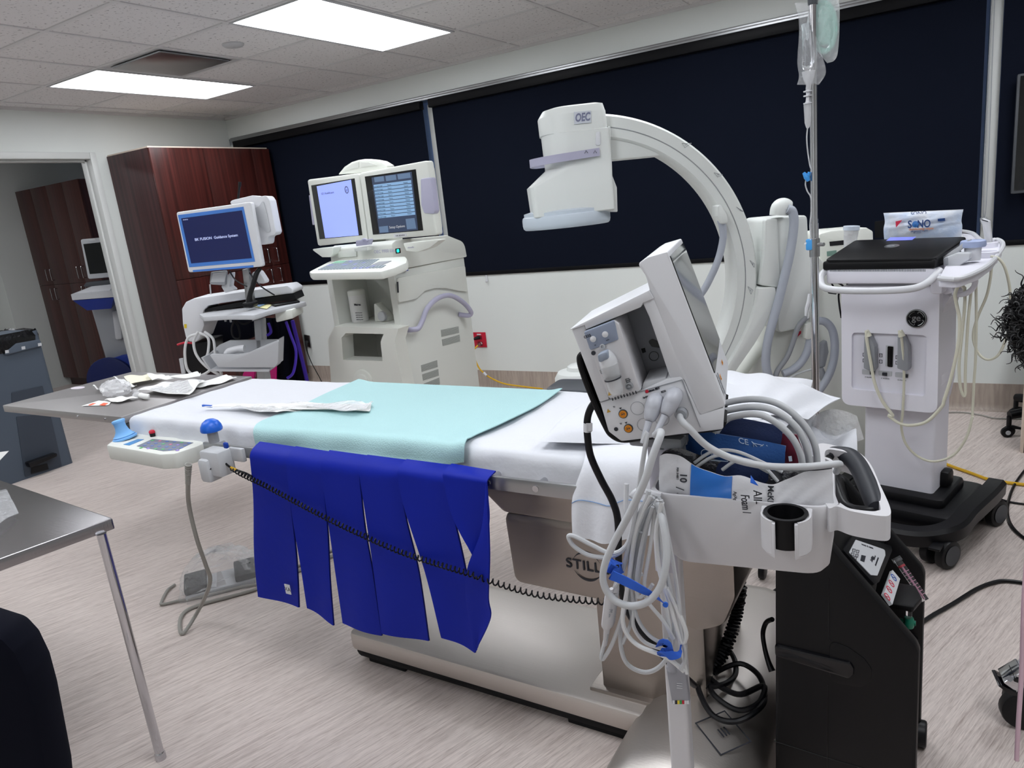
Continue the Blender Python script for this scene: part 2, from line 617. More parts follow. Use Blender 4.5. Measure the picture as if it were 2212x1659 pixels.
def blind(x0, x1, z0, label, yoff=0):
    t = thing('roller_blind', label, 'blind', ((x0 + x1) / 2, YW, z0), 'black roller blinds on the window wall')
    f = MB(); f.bx(x0, x1, YW - .006 + yoff, YW - .003 + yoff, z0, 2.32)
    f.go('fabric', M_blind, t)
    f = MB(); f.bx(x0 - .005, x1 + .005, YW - .05 + yoff, YW + .01, 2.262, 2.325, .006)
    f.go('cassette', M_blindb, t)
    f = MB(); f.bx(x0, x1, YW - .012 + yoff, YW + yoff, z0 - .012, z0 + .018, .004)
    f.go('hem_bar', M_blindb, t)


blind(-5.79, -3.583, .962, 'black roller blind behind the twin screen workstation')
blind(-3.49, .117, .962, 'widest black roller blind, behind the white C-shaped imaging arm')
blind(.195, 2.6, .965, 'black roller blind behind the dark framed wall display')
t = thing('blind_chain', 'looped bead chain hanging on the pale window post', 'chain', (.15, YW, 1.1))
f = MB()
f.tube([(.137, YW - .004, 2.3), (.139, YW - .006, 1.9), (.142, YW - .006, 1.3), (.15, YW - .008, 1.115), (.158, YW - .006, 1.3), (.15, YW - .004, 2.3)], .0022, 0, 6, 8)
f.go('bead_chain', M_grey, t)
f = MB(); f.disc((.15, YW + .02, 1.10), (0, -1, 0), .02, .035, 0, 18, .003)
f.go('tension_clip', M_clear, t)
# wall display at the edge of the picture
t = thing('wall_display', 'dark wall display with thin grey frame on the black blind', 'screen', (.6, YW, 1.25))
f = MB(); f.bx(.262, 1.35, YW - .09, YW - .05, 1.232, 1.83, .006); f.go('frame', M_dgrey, t)
f = MB(); f.bx(.275, 1.337, YW - .094, YW - .088, 1.25, 1.818); f.go('screen', M_screen, t)
f = MB(); f.bx(.7, .95, YW - .052, YW - .008, 1.4, 1.65); f.go('bracket', M_black, t)

# small fittings on the low wall
f = MB(); q = onY(1050, 592, YW)
f.tube([(q.x, YW - .002, q.z), (q.x + .006, YW - .006, q.z - .03), (q.x + .01, YW - .012, q.z - .055), (q.x + .012, YW - .025, q.z - .06), (q.x + .012, YW - .03, q.z - .05)], .007, 0, 8)
solo(f, 'wall_hook', M_white, 'small white hook on the low wall under the blind', 'hook')
t = thing('power_outlet', 'red power outlet plate on the low wall', 'power outlet', (-3.30, YW, .42))
f = MB(); f.bx(-3.362, -3.242, YW - .007, YW, .358, .484, .003); f.go('plate', M_red, t)
f = MB(); f.bx(-3.325, -3.285, YW - .0085, YW - .006, .462, .472); f.go('label', M_white, t)
f = MB()
for z in (.39, .44): f.bx(-3.325, -3.279, YW - .0085, YW - .006, z - .016, z + .016, .002)
f.go('receptacle', mat('dark_red_plastic', (120, 10, 30), .5), t)
c = onX(1008, 737, -2.9)
t = thing('wall_cable', 'black plug and cord in the top of the red outlet', 'cord', (-3.3, YW, .42))
f = MB(); f.tube([(-3.305, YW - .008, .443), (-3.32, YW - .035, .44), (-3.33, YW - .055, .435)], [.016, .014, .007], 0, 10); f.go('plug', M_black, t)
f = MB(); f.tube([(-3.33, YW - .055, .435), (-3.40, YW - .12, .40), (-3.46, YW - .3, .2), (-3.45, YW - .35, .02)], .004, 0, 6); f.go('cord', M_black, t)
t = thing('extension_cable', 'yellow extension cord from the red outlet down to the floor', 'cord', (-3.2, YW, .0))
f = MB(); f.tube([(-3.292, YW - .008, .388), (-3.305, YW - .04, .383)], [.016, .012], 0, 10, 1); f.go('plug', M_clear, t)
pts = [(-3.305, YW - .04, .383), (-3.335, YW - .07, .34)] + [tuple(onY(x, y, YW - .06)) for x, y in ((1026, 775), (1035, 795), (1048, 808), (1063, 818), (1090, 829), (1130, 835))]
pts += [tuple(onZ(x, y, .012)) for x, y in ((1190, 842), (1260, 850), (1420, 874))]
f = MB(); f.tube(pts, .0065, 0, 8); f.go('cord', M_yellow, t)
f = MB(); q = onY(1048, 808, YW - .08); f.rod(q - V((.012, 0, -.012)), q + V((.012, 0, -.012)), .01); f.go('tag', M_white, t)
# ------------------------------------------------------------------ operating table
t = thing('operating_table', 'long operating table on a low brushed steel base', 'operating table', (-1.2, 1.75, 0))
f = MB(); f.bx(-1.71, -.62, 1.52, 1.93, .012, .055, .02); f.bx(-1.66, -1.5, 1.53, 1.92, 0, .02, .004); f.bx(-.9, -.7, 1.53, 1.92, 0, .02, .004)
f.go('base_skirt', M_rubber, t)
f = MB(); f.prism(rounded(rect(-1.715, -.6, 1.505, 1.945), .03), .05, .115, .012)
f.go('base_plate', M_steel, t)
# rounded cross foot at the head end
prof = [(-.715, .0), (-.706, .05), (-.675, .105), (-.62, .148), (-.55, .17), (-.48, .172), (-.42, .155), (-.375, .115), (-.348, .06), (-.340, 0)]
rings = []
for yy, k, zz in ((1.262, .80, .35), (1.268, .88, .55), (1.285, .95, .8), (1.315, .99, .95), (1.36, 1, 1), (1.8, 1, 1), (2.14, 1, 1), (2.175, .98, .95), (2.2, .9, .7), (2.205, .8, .4)):
    rings.append([(-.525 + (x + .525) * k, yy, z * zz) for x, z in prof])
f = MB(); f.loft(rings); f.go('cross_foot', M_steel, t, ang=50)
q = onZ(1630, 1590, .15)
f = MB(); A = axes((-.435, 1.47, .168), (.8, -.6, -.2), (.6, .8, 0))
f.ring([(-.05, -.045), (.05, -.045), (.05, .045), (-.05, .045)], [(-.047, -.042), (.047, -.042), (.047, .042), (-.047, .042)], 0, .001, M=A)
f.text('≡', .05, A, spacing=1)
f.go('warning_mark', M_ink, t)
f = MB(); f.bx(-.80, -.50, 1.57, 1.93, .1, .47, .012); f.bx(-.83, -.47, 1.55, 1.95, .11, .125, .004)
f.go('lower_column', M_steel2, t)
f = MB()
prof = rounded([(-1.018, .655), (-1.008, .443), (-.56, .437), (-.50, .405), (-.43, .44), (-.40, .52), (-.40, .655)], [.03, .03, .02, .05, .05, .05, .02])
f.prism(prof, -2.0, -1.5, .012, M=Matrix(((1, 0, 0, 0), (0, 0, -1, 0), (0, 1, 0, 0), (0, 0, 0, 1))))
f.go('drive_housing', M_steel2, t)
P = planeY(1.4985)
f = MB()
x, z = P.uv(1268, 1224)
f.text('STILLE', .039, P.M @ T(x, z, 0), bold=.0001, sx=1.12, spacing=1.02)
for s in (1, -1):
    for k in range(14):
        a0, a1 = math.radians(25 + 130 / 14 * k) * s, math.radians(25 + 130 / 14 * (k + 1)) * s
        th = lambda a: .0048 * math.sin(abs(a)) + .0014
        r0 = .036
        f.add([(x + r0 * 1.15 * math.cos(a), z + s * 0 + r * math.sin(a), h) for a, r in ((a0, r0), (a1, r0), (a1, r0 + th(a1)), (a0, r0 + th(a0))) for h in (.0002,)], [(0, 1, 2, 3)], M=P.M)
f.go('maker_mark', M_ink, t)
f = MB()
prof = rounded([(-1.07, .765), (-1.06, .72), (-1.0, .665), (-.38, .655), (-.36, .765)], .03)
f.prism(prof, -2.0, -1.475, .01, M=Matrix(((1, 0, 0, 0), (0, 0, -1, 0), (0, 1, 0, 0), (0, 0, 0, 1))))
f.go('tilt_frame', M_steel2, t)
f = MB(); f.bx(-2.58, -.34, 1.475, 2.0, .765, .79, .004); f.go('table_deck', M_black, t)
f = MB(); f.bx(-2.59, -.33, 1.47, 2.005, .79, .842, .02); f.go('mattress', M_dgrey, t)
for y, s in ((1.405, 1), (2.06, -1)):
    r = MB(); r.bx(-2.12, -.36, y - .006, y + .006, .765, .802, .0025)
    o = r.go('side_rail', M_alu, t)
    for xx in (-2.08, -1.62, -.985, -.845, -.42):
        r = MB()
        r.rod((xx, y, .785), (xx, y + s * .08, .785), .009)
        r.disc((xx, y - s * .006, .783), (0, -s, 0), .0085, .0025, 0, 14)
        r.go('rail_bolt', M_chrome, o)
f = MB(); f.bx(-.39, -.345, 1.6, 1.9, .66, .74, .01); f.bx(-.40, -.35, 1.62, 1.70, .60, .68, .008); f.go('head_clamp', M_pale, t)

# white sheet over the mattress
def hang(d, w, r=.02, drop=.062):
    """path over an edge: d from -w (flat) to +; returns (offset, dz)"""
    if d <= 0: return d, 0
    a = r * PI / 2
    if d < a: return r * math.sin(d / r), -r * (1 - math.cos(d / r))
    return r + .06 * (d - a), -r - (d - a)


def sheet(u, v):
    L, W = 2.27, .535
    x = -.075 + (L + .15) * u; y = -.085 + (W + .17) * v
    dx, zx = hang(-x, 1) if x < L / 2 else hang(x - L, 1)
    dy, zy = hang(-y, 1) if y < W / 2 else hang(y - W, 1)
    X = -2.595 - dx if x < L / 2 else -2.595 + L + dx
    Y = 1.472 - dy if y < W / 2 else 1.472 + W + dy
    e = 1 if y < 0 else 0
    rip = .0035 * math.sin(X * 31) * math.sin(X * 9 + 1) * (1 if (y < -.02 or y > W) else .25) + .0012 * math.sin(X * 60 + Y * 40)
    return (X, Y - (rip if y < W / 2 else -rip), .849 + min(zx, zy) + .0018 * math.sin(X * 14 + 3 * Y * 9) * math.sin(Y * 23))


f = MB(); f.surf(sheet, 190, 52, .002)
solo(f, 'bed_sheet', M_sheet, 'white fitted sheet covering the whole length of the operating table', 'sheet', ang=60)

# aqua absorbent pad
La = [onZ(775, 825, .854), onZ(712, 853, .854), onZ(650, 880, .856), onZ(575, 907, .85), onY(551, 926, 1.442), onY(556, 961, 1.437)]
Ra = [onZ(1215, 845, .854), onZ(1160, 882, .854), onZ(1085, 921, .855), onZ(1025, 946, .853), onY(1008, 962, 1.44), onY(1003, 1004, 1.434)]
Ls, Rs = spline(La, 8), spline(Ra, 8)


def padf(u, v):
    k = v * (len(Ls) - 1); i = min(int(k), len(Ls) - 2); w = k - i
    a = Ls[i].lerp(Ls[i + 1], w); b = Rs[i].lerp(Rs[i + 1], w)
    p = a.lerp(b, u)
    p.y += .05 * math.sin(PI * u) * v * (1 - v) * 2
    p.z += .003 * math.sin(u * 17 + v * 5) * math.sin(v * 8) * (1 if v < .7 else .2) + .012 * math.exp(-((u) / .05) ** 2) * max(0, .8 - v) + .008 * math.exp(-((1 - u) / .03) ** 2)
    if v > .72: p.y -= .004 * math.sin(u * 23) * (v - .72) * 4
    p.y = max(p.y, 1.425) if v < .7 else p.y - .004
    return p


f = MB(); f.surf(padf, 90, 40, .0025)
solo(f, 'absorbent_pad', M_aqua, 'pale aqua absorbent pad draped across the white sheet', 'pad', ang=60)


def sheetpoly(px, z, th=.0015, wob=.004, n=14, seed=1):
    """thin crumpled paper piece whose outline is a quad of room points"""
    a, b, c, d = px
    r = random.Random(seed); k = [r.uniform(3, 9) for _ in range(4)]
    def fn(u, v):
        p = V(a).lerp(V(b), u).lerp(V(d).lerp(V(c), u), v)
        p.z += wob * (math.sin(u * k[0] + v * k[1]) * .5 + .5 * math.sin(v * k[2] * 1.7 + u * k[3]) + 1) + th
        return p
    m = MB(); m.surf(fn, n, n, th)
    return m


t = thing('peel_pouch', 'long clear and white peel pouch lying across the aqua pad edge', 'pouch', tuple(onZ(650, 885, .856)))
sheetpoly([onZ(x, y, .858) for x, y in ((435, 884), (560, 874), (804, 878), (798, 893))], .86, .001, .006, 18, 4).go('paper', M_paper, t)
sheetpoly([onZ(x, y, .868) for x, y in ((620, 876), (765, 871), (808, 875), (770, 894))], .87, .001, .006, 14, 5).go('film', M_filmh, t)
f = MB(); f.bx(*[c for ab in zip(onZ(440, 878, .864), onZ(455, 876, .872)) for c in ab]); f.go('blue_tab', M_blue, t)
t = thing('peel_pouch', 'short white peel pouch with a curved flap beside the aqua pad', 'pouch', tuple(onZ(560, 890, .856)))
sheetpoly([onZ(x, y, .857) for x, y in ((500, 882), (590, 876), (672, 884), (600, 897))], .86, .001, .007, 14, 8).go('paper', M_paper, t)
sheetpoly([onZ(x, y, .866) for x, y in ((500, 884), (560, 878), (640, 884), (570, 892))], .86, .001, .004, 10, 9).go('film', M_filmh, t)

# dark arm board on the far side
f = MB(); pl = planeZ(.82)
f.prism(rounded([pl.uv(x, y, .02) for x, y in ((1176, 846), (1208, 823), (1420, 826), (1420, 856))], .03), 0, .03, .008, M=pl.M)
solo(f, 'arm_board', M_dgrey, 'dark grey padded arm board beyond the white sheet', 'arm board')
f = None
# pillow in a white case with loose corner
def pillow(u, v):
    a, b = 2 * u - 1, 2 * v - 1
    e = max(0, (1 - abs(a) ** 2.4)) ** .5 * max(0, (1 - abs(b) ** 2.4)) ** .5
    return a, b, e


def pil(sgn):
    def fn(u, v):
        a, b, e = pillow(u, v)
        X = -.60 + .29 * a * (1 - .05 * b * b); Y = 1.80 + .27 * b * (1 - .06 * a * a) + .06 * a
        z = .872 + (.06 if sgn > 0 else -.018) * e + .006 * math.sin(9 * a + 5 * b) * e + .012 * (a > 0) * a
        return (X, Y, z)
    return fn


t = thing('pillow', 'white cased pillow at the head of the operating table', 'pillow', (-.6, 1.8, .85))
f = MB(); f.surf(pil(1), 36, 30); f.surf(pil(-1), 36, 30); f.go('cushion', M_sheet, t, ang=70)
c0, c1, c2 = onZ(1730, 830, .90), onZ(1816, 861, .875), onZ(1745, 905, .89)
def flap(u, v):
    a = V((-.66, 2.07, .895)).lerp(V(onZ(1560, 940, .885)), v)
    b = V(c0).lerp(V(c1), min(1, v * 2)) if v < .5 else V(c1).lerp(V(c2), v * 2 - 1)
    p = a.lerp(b, u)
    p.z += .05 * math.sin(PI * min(1, u * 1.05)) * math.sin(PI * (.15 + .7 * v)) + .004 * math.sin(u * 21 + v * 8)
    return p
f = MB(); f.surf(flap, 40, 26, .002); f.go('case_flap', M_sheet, t, ang=70)
# draw sheet hanging over the near side at the head end
top = [(1290, 955), (1385, 945), (1450, 960)]
pts_t = [onZ(1268, 960, .86), onZ(1330, 950, .865), onZ(1420, 950, .87)]
pts_m = [onY(1262, 1000, 1.425), onY(1330, 1000, 1.415), onY(1420, 1000, 1.42)]
pts_k = [onY(1238, 1075, 1.40), onY(1320, 1090, 1.385), onY(1420, 1090, 1.4)]
pts_b = [onY(1238, 1156, 1.395), onY(1310, 1172, 1.38), onY(1420, 1150, 1.4)]
rows = [spline(r, 12) for r in (pts_t, pts_m, pts_k, pts_b)]
def drw(u, v):
    c = spline([r[min(int(u * 24), 24)] for r in rows], 8)
    p = V(c[min(int(v * 24), 24)])
    p.y -= .006 * math.sin(u * 16) * v
    return p
f = MB(); f.surf(drw, 24, 24, .002)
t = thing('draw_sheet', 'white sheet hanging down over the table edge beside the logo housing', 'sheet', tuple(onY(1320, 1100, 1.4)))
f.go('cloth', M_sheet, t, ang=70)
f = MB(); f.tube([drw(k / 24, .72 - .1 * k / 24) + V((0, -.004, 0)) for k in range(0, 25, 3)], .0012, 0, 5, 3); f.go('blue_thread', mat('thread', (120, 150, 190), .8), t)
# blanket end hanging beyond the head end
def bl(u, v):
    p = V(onY(1700 + 150 * u, 925 + 10 * u, 1.95)).lerp(V(onY(1740 + 110 * u, 1005 - 25 * u, 1.85)), v)
    p.y -= .05 * math.sin(PI * u) * v; p.z += .015 * math.sin(u * 7 + v * 3)
    return p
f = MB(); f.surf(bl, 20, 14, .003)
solo(f, 'folded_towel', M_sheet, 'crumpled white cloth hanging off the head end behind the grab handle', 'towel', ang=60)
# clear face shield
def shield(u, v):
    a = -1 + 2 * u
    p = V(onY(1800 + 62 * a * (1 - .25 * v), 962 - 78 * v * (1 - .35 * a * a), 1.93))
    p.y += .05 * a * a
    return p
f = MB(); f.surf(shield, 20, 12, .0012)
solo(f, 'face_shield', M_filmh, 'clear curved plastic shield between the pillow and the scanner pedestal', 'face shield', ang=60)

# ------------------------------------------------------------------ blue lead curtain on the near rail
pl = planeY(1.385)
cv = lambda x, y: (500 + x / 3.318, 920 + y / 3.318)
t = thing('lead_curtain', 'royal blue radiation shield curtain of hanging flaps on the table rail', 'shield curtain', tuple(pl.pw(800, 1000)))


def flapsheet(Lp, Rp, hl, hr, m=None, wav=.006, ph=0, over=True):
    """one hanging flap; its head is carried over the rail"""
    Lw = spline([pl.pw(*cv(*p), hl) for p in Lp], 10)
    Rw = spline([pl.pw(*cv(*p), hr) for p in Rp], 10)
    def fn(u, v):
        k = v * (len(Lw) - 1); i = min(int(k), len(Lw) - 2)
        a = Lw[i].lerp(Lw[i + 1], k - i)
        k = v * (len(Rw) - 1); i = min(int(k), len(Rw) - 2)
        b = Rw[i].lerp(Rw[i + 1], k - i)
        p = a.lerp(b, u)
        p.y -= wav * math.sin(u * PI * 1.3 + ph + v * 2) * v
        if over:
            w = max(0, 1 - v / .10)
            p.y += .042 * w ** 2.2
            p.z -= .0 * w
        return p
    m = m or MB()
    m.surf(fn, 16, 48, .004)
    return m


M_royald = mat('binding_blue', (3, 16, 92), .6, spec=.2)
FL = [([(130, 150), (165, 500), (175, 900), (205, 1215)], [(395, 190), (430, 600), (465, 950), (485, 1300)]),
      ([(388, 185), (440, 620), (500, 1000), (540, 1305)], [(640, 225), (690, 700), (715, 1100), (745, 1420)]),
      ([(632, 215), (690, 650), (750, 1100), (795, 1415)], [(912, 255), (960, 700), (1020, 1050), (1080, 1500)]),
      ([(905, 250), (980, 740), (1040, 1150), (1088, 1478)], [(1195, 290), (1250, 650), (1340, 1050), (1408, 1545)]),
      ([(1187, 285), (1240, 560), (1400, 1050), (1512, 1510)], [(1522, 330), (1600, 680), (1690, 1100), (1752, 1620)])]
for i, (a, b) in enumerate(FL):
    fo = flapsheet(a, b, .028 if i else .018, .012, ph=i * 1.7).go('flap', M_royal, t, ang=60)
    f = MB()
    for pts, h in ((a, .0285 if i else .0185), (b, .0125)):
        E_ = spline([pl.pw(*cv(*p), h) for p in pts], 10); n_e = len(E_) - 1
        E_ = [p + V((0, (.042 * max(0, 1 - k / n_e / .10) ** 2.2) - (.006 * math.sin(PI * 1.3 * (0 if pts is a else 1) + i * 1.7 + 2 * k / n_e) * k / n_e), 0)) for k, p in enumerate(E_)]
        f.tube(E_, .0021, 0, 6, 1)
    f.go('edge_binding', M_royald, fo)
    m = flapsheet([(1512, 320), (1545, 480), (1600, 660), (1735, 925)], [(1832, 375), (1840, 520), (1845, 700), (1800, 960)], .022, .006)
flapsheet([(1834, 420), (1800, 740), (1705, 1000), (1690, 1200), (1752, 1612)], [(1836, 420), (1853, 900), (1842, 1230), (1856, 1380), (1765, 1585)], .022, .034, m, over=False)
m.go('flap', M_royal, t, ang=60, label='twisted blue flap at the end of the curtain')
f = MB(); q = pl.pw(*cv(405, 1170), .026)
f.bx(q.x - .012, q.x + .012, q.y - .0015, q.y, q.z - .017, q.z + .017)
A = axes((q.x, q.y - .0018, q.z), (1, 0, 0), (0, 0, 1))
f.text('XA', .02, A, 1, .0002); f.go('sewn_label', [M_white, M_ink], t)

# black coiled cord in front of the curtain
px = [(498, 1013), (518, 1022), (536, 1031), (575, 1050), (640, 1085), (711, 1122), (780, 1155), (862, 1191), (940, 1217), (1012, 1239), (1062, 1256), (1153, 1283), (1250, 1296), (1340, 1302)]
path = spline([pl.pw(x, y, .045 if x < 1050 else .03) for x, y in px], 60)
hel, tot = [], 0
for i, p in enumerate(path[:-1]):
    d = path[i + 1] - p; tot += d.length
    w = d.normalized(); u = w.cross(V((0, 1, 0))).normalized(); n = w.cross(u)
    a = tot / (.0135 if i < 560 else .0165) * 2 * PI
    R = .0075 if i > 60 else .002 + .0055 * i / 60
    hel.append(p + u * R * math.cos(a) + n * R * .8 * math.sin(a))
f = MB(); f.tube(hel, .0022, 0, 5, 1)
solo(f, 'coiled_cord', M_black, 'black coiled cord strung across the blue curtain flaps', 'cord')

# ------------------------------------------------------------------ control panel on the foot end of the rail
cw = lambda x, y: (200 + x / 5.027, 780 + y / 5.027)
zt = .782
pz = planeZ(zt)
t = thing('table_control', 'pale grey table control box with blue joystick clamped at the foot end', 'control box', tuple(onZ(345, 965, .74)))
f = MB()
outl = [pz.uv(x, y) for x, y in ((229, 961), (252, 944), (290, 932), (330, 934), (437, 948), (442, 956), (421, 965), (378, 979), (345, 981))]
f.prism(rounded(outl, .02), -.056, 0, .008, M=pz.M); f.go('box', M_warm2, t)
f = MB(); f.prism([pz.uv(*cw(*p)) for p in ((480, 925), (650, 848), (1095, 888), (930, 965), (770, 980))], .0002, .0012, M=pz.M); f.go('keypad', mat('keypad_grey', (105, 112, 128), .4), t)
f = MB(); f.prism([pz.uv(*cw(*p)) for p in ((335, 908), (490, 850), (560, 852), (400, 918))], .0002, .0012, M=pz.M); f.go('display', mat('display_blue', (70, 130, 185), .3), t)
r = random.Random(3)
kc = [mat('key_green', (90, 190, 110), .5), mat('key_pink', (225, 120, 150), .5), mat('key_blue', (95, 120, 190), .5), mat('key_violet', (160, 130, 220), .5)]
f = MB()
for i in range(6):
    for j in range(4):
        a = onZ(*cw(650 + 420 * i / 5.3 - 150 * j / 3.6, 862 + 28 * i / 5.3 + 95 * j / 3.6), zt + .0015)
        f.box(tuple(a), (.012, .008, .001), 0, r.choice([0, 0, 1, 2, 2, 3]))
f.go('keys', kc, t)
f = MB(); q = onZ(*cw(355, 840), zt)
f.lathe([(r_ * 1.22, z_ * 1.0) for r_, z_ in ((.034, 0), (.035, .006), (.030, .009), (.031, .013), (.026, .017), (.019, .03), (.016, .045), (.016, .06), (.019, .066), (.018, .072), (0, .073))], 26, M=T(*q) @ RX(.08) @ RY(-.12)); f.go('joystick', M_sky, t)
f = MB(); q = onZ(*cw(660, 815), zt); f.lathe([(.011, 0), (.0115, .012), (.008, .013)], 16, 0, T(*q)); f.lathe([(.012, .013), (.0125, .019), (.009, .023), (0, .024)], 16, 1, T(*q)); f.go('stop_button', [M_black, M_red], t)
f = MB()
q = onY(472, 985, 1.37)
f.bx(q.x - .050, q.x + .045, 1.335, 1.395, .715, .800, .009); f.bx(q.x - .052, q.x - .002, 1.322, 1.38, .695, .775, .012); f.bx(q.x + .03, q.x + .10, 1.385, 1.40, .755, .80, .004)
f.go('clamp', M_pale, t)
f = MB(); f.tube([(q.x - .04, 1.334, .745), (q.x - .01, 1.332, .738), (q.x + .0, 1.334, .745)], .0015, 0, 6); f.go('clamp_latch', M_ink, t)
f = MB(); k = onY(463, 955, 1.362)
f.lathe([(.0165, 0), (.0165, .042)], 20, 0, T(*k)); f.go('knob_stem', M_grey, t)
f = MB(); f.lathe([(.012, .038), (.033, .039), (.0345, .044), (.032, .056), (.025, .068), (.013, .076), (0, .078)], 28, M=T(*k)); f.go('knob', M_blue, t)
f = MB(); q2 = onY(488, 962, 1.343); f.box((q2.x, 1.343, q2.z), (.017, .012, .02), .005); f.go('release_button', mat('deep_blue_plastic', (20, 60, 160), .35), t)
f = MB(); f.tube([onY(x, y, 1.36) for x, y in ((486, 1000), (497, 1009), (512, 1016), (530, 1022), (545, 1030))], .0035, 0, 6); f.go('lead_wire', M_black, t)
f = MB(); f.rod(onY(499, 1010, 1.36), onY(512, 1016, 1.36), .0042); f.go('wire_sleeve', M_yellow, t)
f = MB()
ra, rb = onY(407, 1003, 1.30), onY(406, 1043, 1.30)
for k in range(9):
    c = ra.lerp(rb, k / 8); d = (rb - ra).normalized()
    f.disc(c, d, .0115 - .0004 * k, .0035, 0, 14)
f.rod(ra, rb, .0085); f.go('strain_relief', M_taupe, t)
fl = lambda x, y: onZ(x, y, .008)
cab = [rb, onY(408, 1090, 1.345), onY(424, 1160, 1.36), onY(445, 1222, 1.39), onY(454, 1250, 1.41), onY(447, 1280, 1.43), onY(425, 1325, 1.45), fl(396, 1368), fl(388, 1352), fl(396, 1325), fl(430, 1307), fl(500, 1288), fl(560, 1270), fl(640, 1235), fl(720, 1200), fl(860, 1120)]
f = MB(); f.tube(cab, .0075, 0, 8); f.go('control_cable', M_taupe, t)

# bagged foot switch on the floor
t = thing('foot_switch', 'black twin pedal foot switch inside a clear bag on the floor', 'foot switch', tuple(fl(465, 1285)))
a, b = fl(415, 1290), fl(545, 1255)
d = (b - a); d.z = 0; d.normalize(); n = V((d.y, -d.x, 0))
A = Matrix(((d.x, -n.x, 0, a.x), (d.y, -n.y, 0, a.y), (0, 0, 1, 0), (0, 0, 0, 1)))
L = (b - a).length
f = MB(A); f.box((L / 2, .07, .012), (L + .05, .17, .022), .006); f.go('base', M_pale, t)
for k in (0.02, L - .02):
    f = MB(A)
    f.prism(rounded([(-.045, -.01), (.045, -.01), (.045, .12), (-.045, .12)], .01), 0, .03, .006, M=A @ T(k, 0, .024) @ RX(.14)); f.go('pedal', M_black, t)
f = MB(A); f.prism([(-.02, 0), (.02, 0), (.008, .06), (-.008, .06)], .0, .004, M=A @ T(L * .5, -.012, .03) @ RX(1.2)); f.go('warning_tag', M_white, t)
def bag(u, v):
    a = 2 * PI * u; r = random.Random(int(u * 40) * 7 + int(v * 9) * 131)
    k = math.sin(PI * (.5 + .5 * v)) ** .55
    z = .165 * v ** .8 if v < 1 else .165
    j = .026 * (r.random() - .5)
    ca, sa = math.cos(a), math.sin(a)
    se = lambda c: math.copysign(abs(c) ** .6, c)
    p = V((L / 2 + (L / 2 + .05) * se(ca) * k + j, .06 + .13 * se(sa) * k + j, z + j * (v > 0) + .002))
    return A @ p
f = MB(); f.surf(bag, 40, 10); f.go('clear_bag', mat('crinkled_film', (252, 253, 255), .06, alpha=.22, spec=1, bump=(60, .9)), t, ang=12)
f = MB(); f.tube([fl(378, 1263), fl(362, 1275), fl(349, 1300), fl(352, 1305), fl(385, 1298), fl(430, 1290), fl(520, 1268), fl(565, 1258), fl(650, 1220), fl(900, 1105)], .006, 0, 8); f.go('pedal_cable', M_taupe, t)

# black cords on the cross foot
zc = .19
cz = lambda x, y: onZ(x, y, zc)
t = thing('looped_cable', 'black power cord looped on the rounded steel foot', 'cord', tuple(cz(1580, 1500)))
px = [(1478, 1462), (1510, 1486), (1560, 1488), (1588, 1458), (1584, 1422), (1555, 1400), (1522, 1412), (1506, 1450), (1510, 1500), (1540, 1545), (1590, 1563), (1640, 1540), (1652, 1500), (1638, 1462), (1600, 1442), (1555, 1448), (1531, 1474), (1545, 1512), (1595, 1534), (1640, 1522), (1650, 1490), (1600, 1500), (1560, 1490), (1532, 1472)]
f = MB(); f.tube([cz(x, y) + V((0, 0, .006 * (i % 3))) for i, (x, y) in enumerate(px)], .0072, 0, 8); f.go('cord', M_black, t)
t = thing('corrugated_hose', 'black ribbed coil hose hanging from the head end to the steel foot', 'hose', tuple(onY(1540, 1440, 1.72)))
hp = spline([onY(1560, 1275, 1.86), onY(1572, 1252, 1.83), onY(1598, 1262, 1.80), onY(1594, 1310, 1.78), onY(1582, 1360, 1.74), onY(1562, 1410, 1.69), onY(1535, 1445, 1.64), onY(1510, 1472, 1.6)], 40)
hel, tot = [], 0
for i, p in enumerate(hp[:-1]):
    d = hp[i + 1] - p; tot += d.length; w = d.normalized(); u = w.cross(V((0, 1, 0))).normalized(); n = w.cross(u)
    a = tot / .0095 * 2 * PI
    hel.append(p + u * .015 * math.cos(a) + n * .015 * math.sin(a))
f = MB(); f.tube(hel, .0042, 0, 6, 1); f.go('coil', M_black, t)
f = MB(); f.tube(hp[::20], .010, 0, 8, 2); f.go('core', M_black, t)
# ------------------------------------------------------------------ cabinets
def wood(name, a, b, sc=(3, 34, .6)):
    m = mat(name, a, .32, vary=(sc, b), spec=.4)
    return m


M_wood = wood('mahogany_laminate', (78, 36, 32), (50, 23, 21))
M_wooddk = wood('mahogany_side', (74, 46, 46), (54, 34, 36), (34, 3, .6))
M_woodh = wood('mahogany_hall', (84, 50, 46), (62, 36, 34), (34, 3, .6))
M_edge = mat('pale_board', (222, 206, 192), .6)


def cab_handle(f, c, d, up=.06):
    """bar pull standing off the door along d"""
    c, d = V(c), V(d)
    a, b = c + V((0, 0, up)), c - V((0, 0, up))
    f.tube([a, a + d * .026, a + d * .032 - V((0, 0, .012)), b + d * .032 + V((0, 0, .012)), b + d * .026, b], .0048, 0, 8, 3)


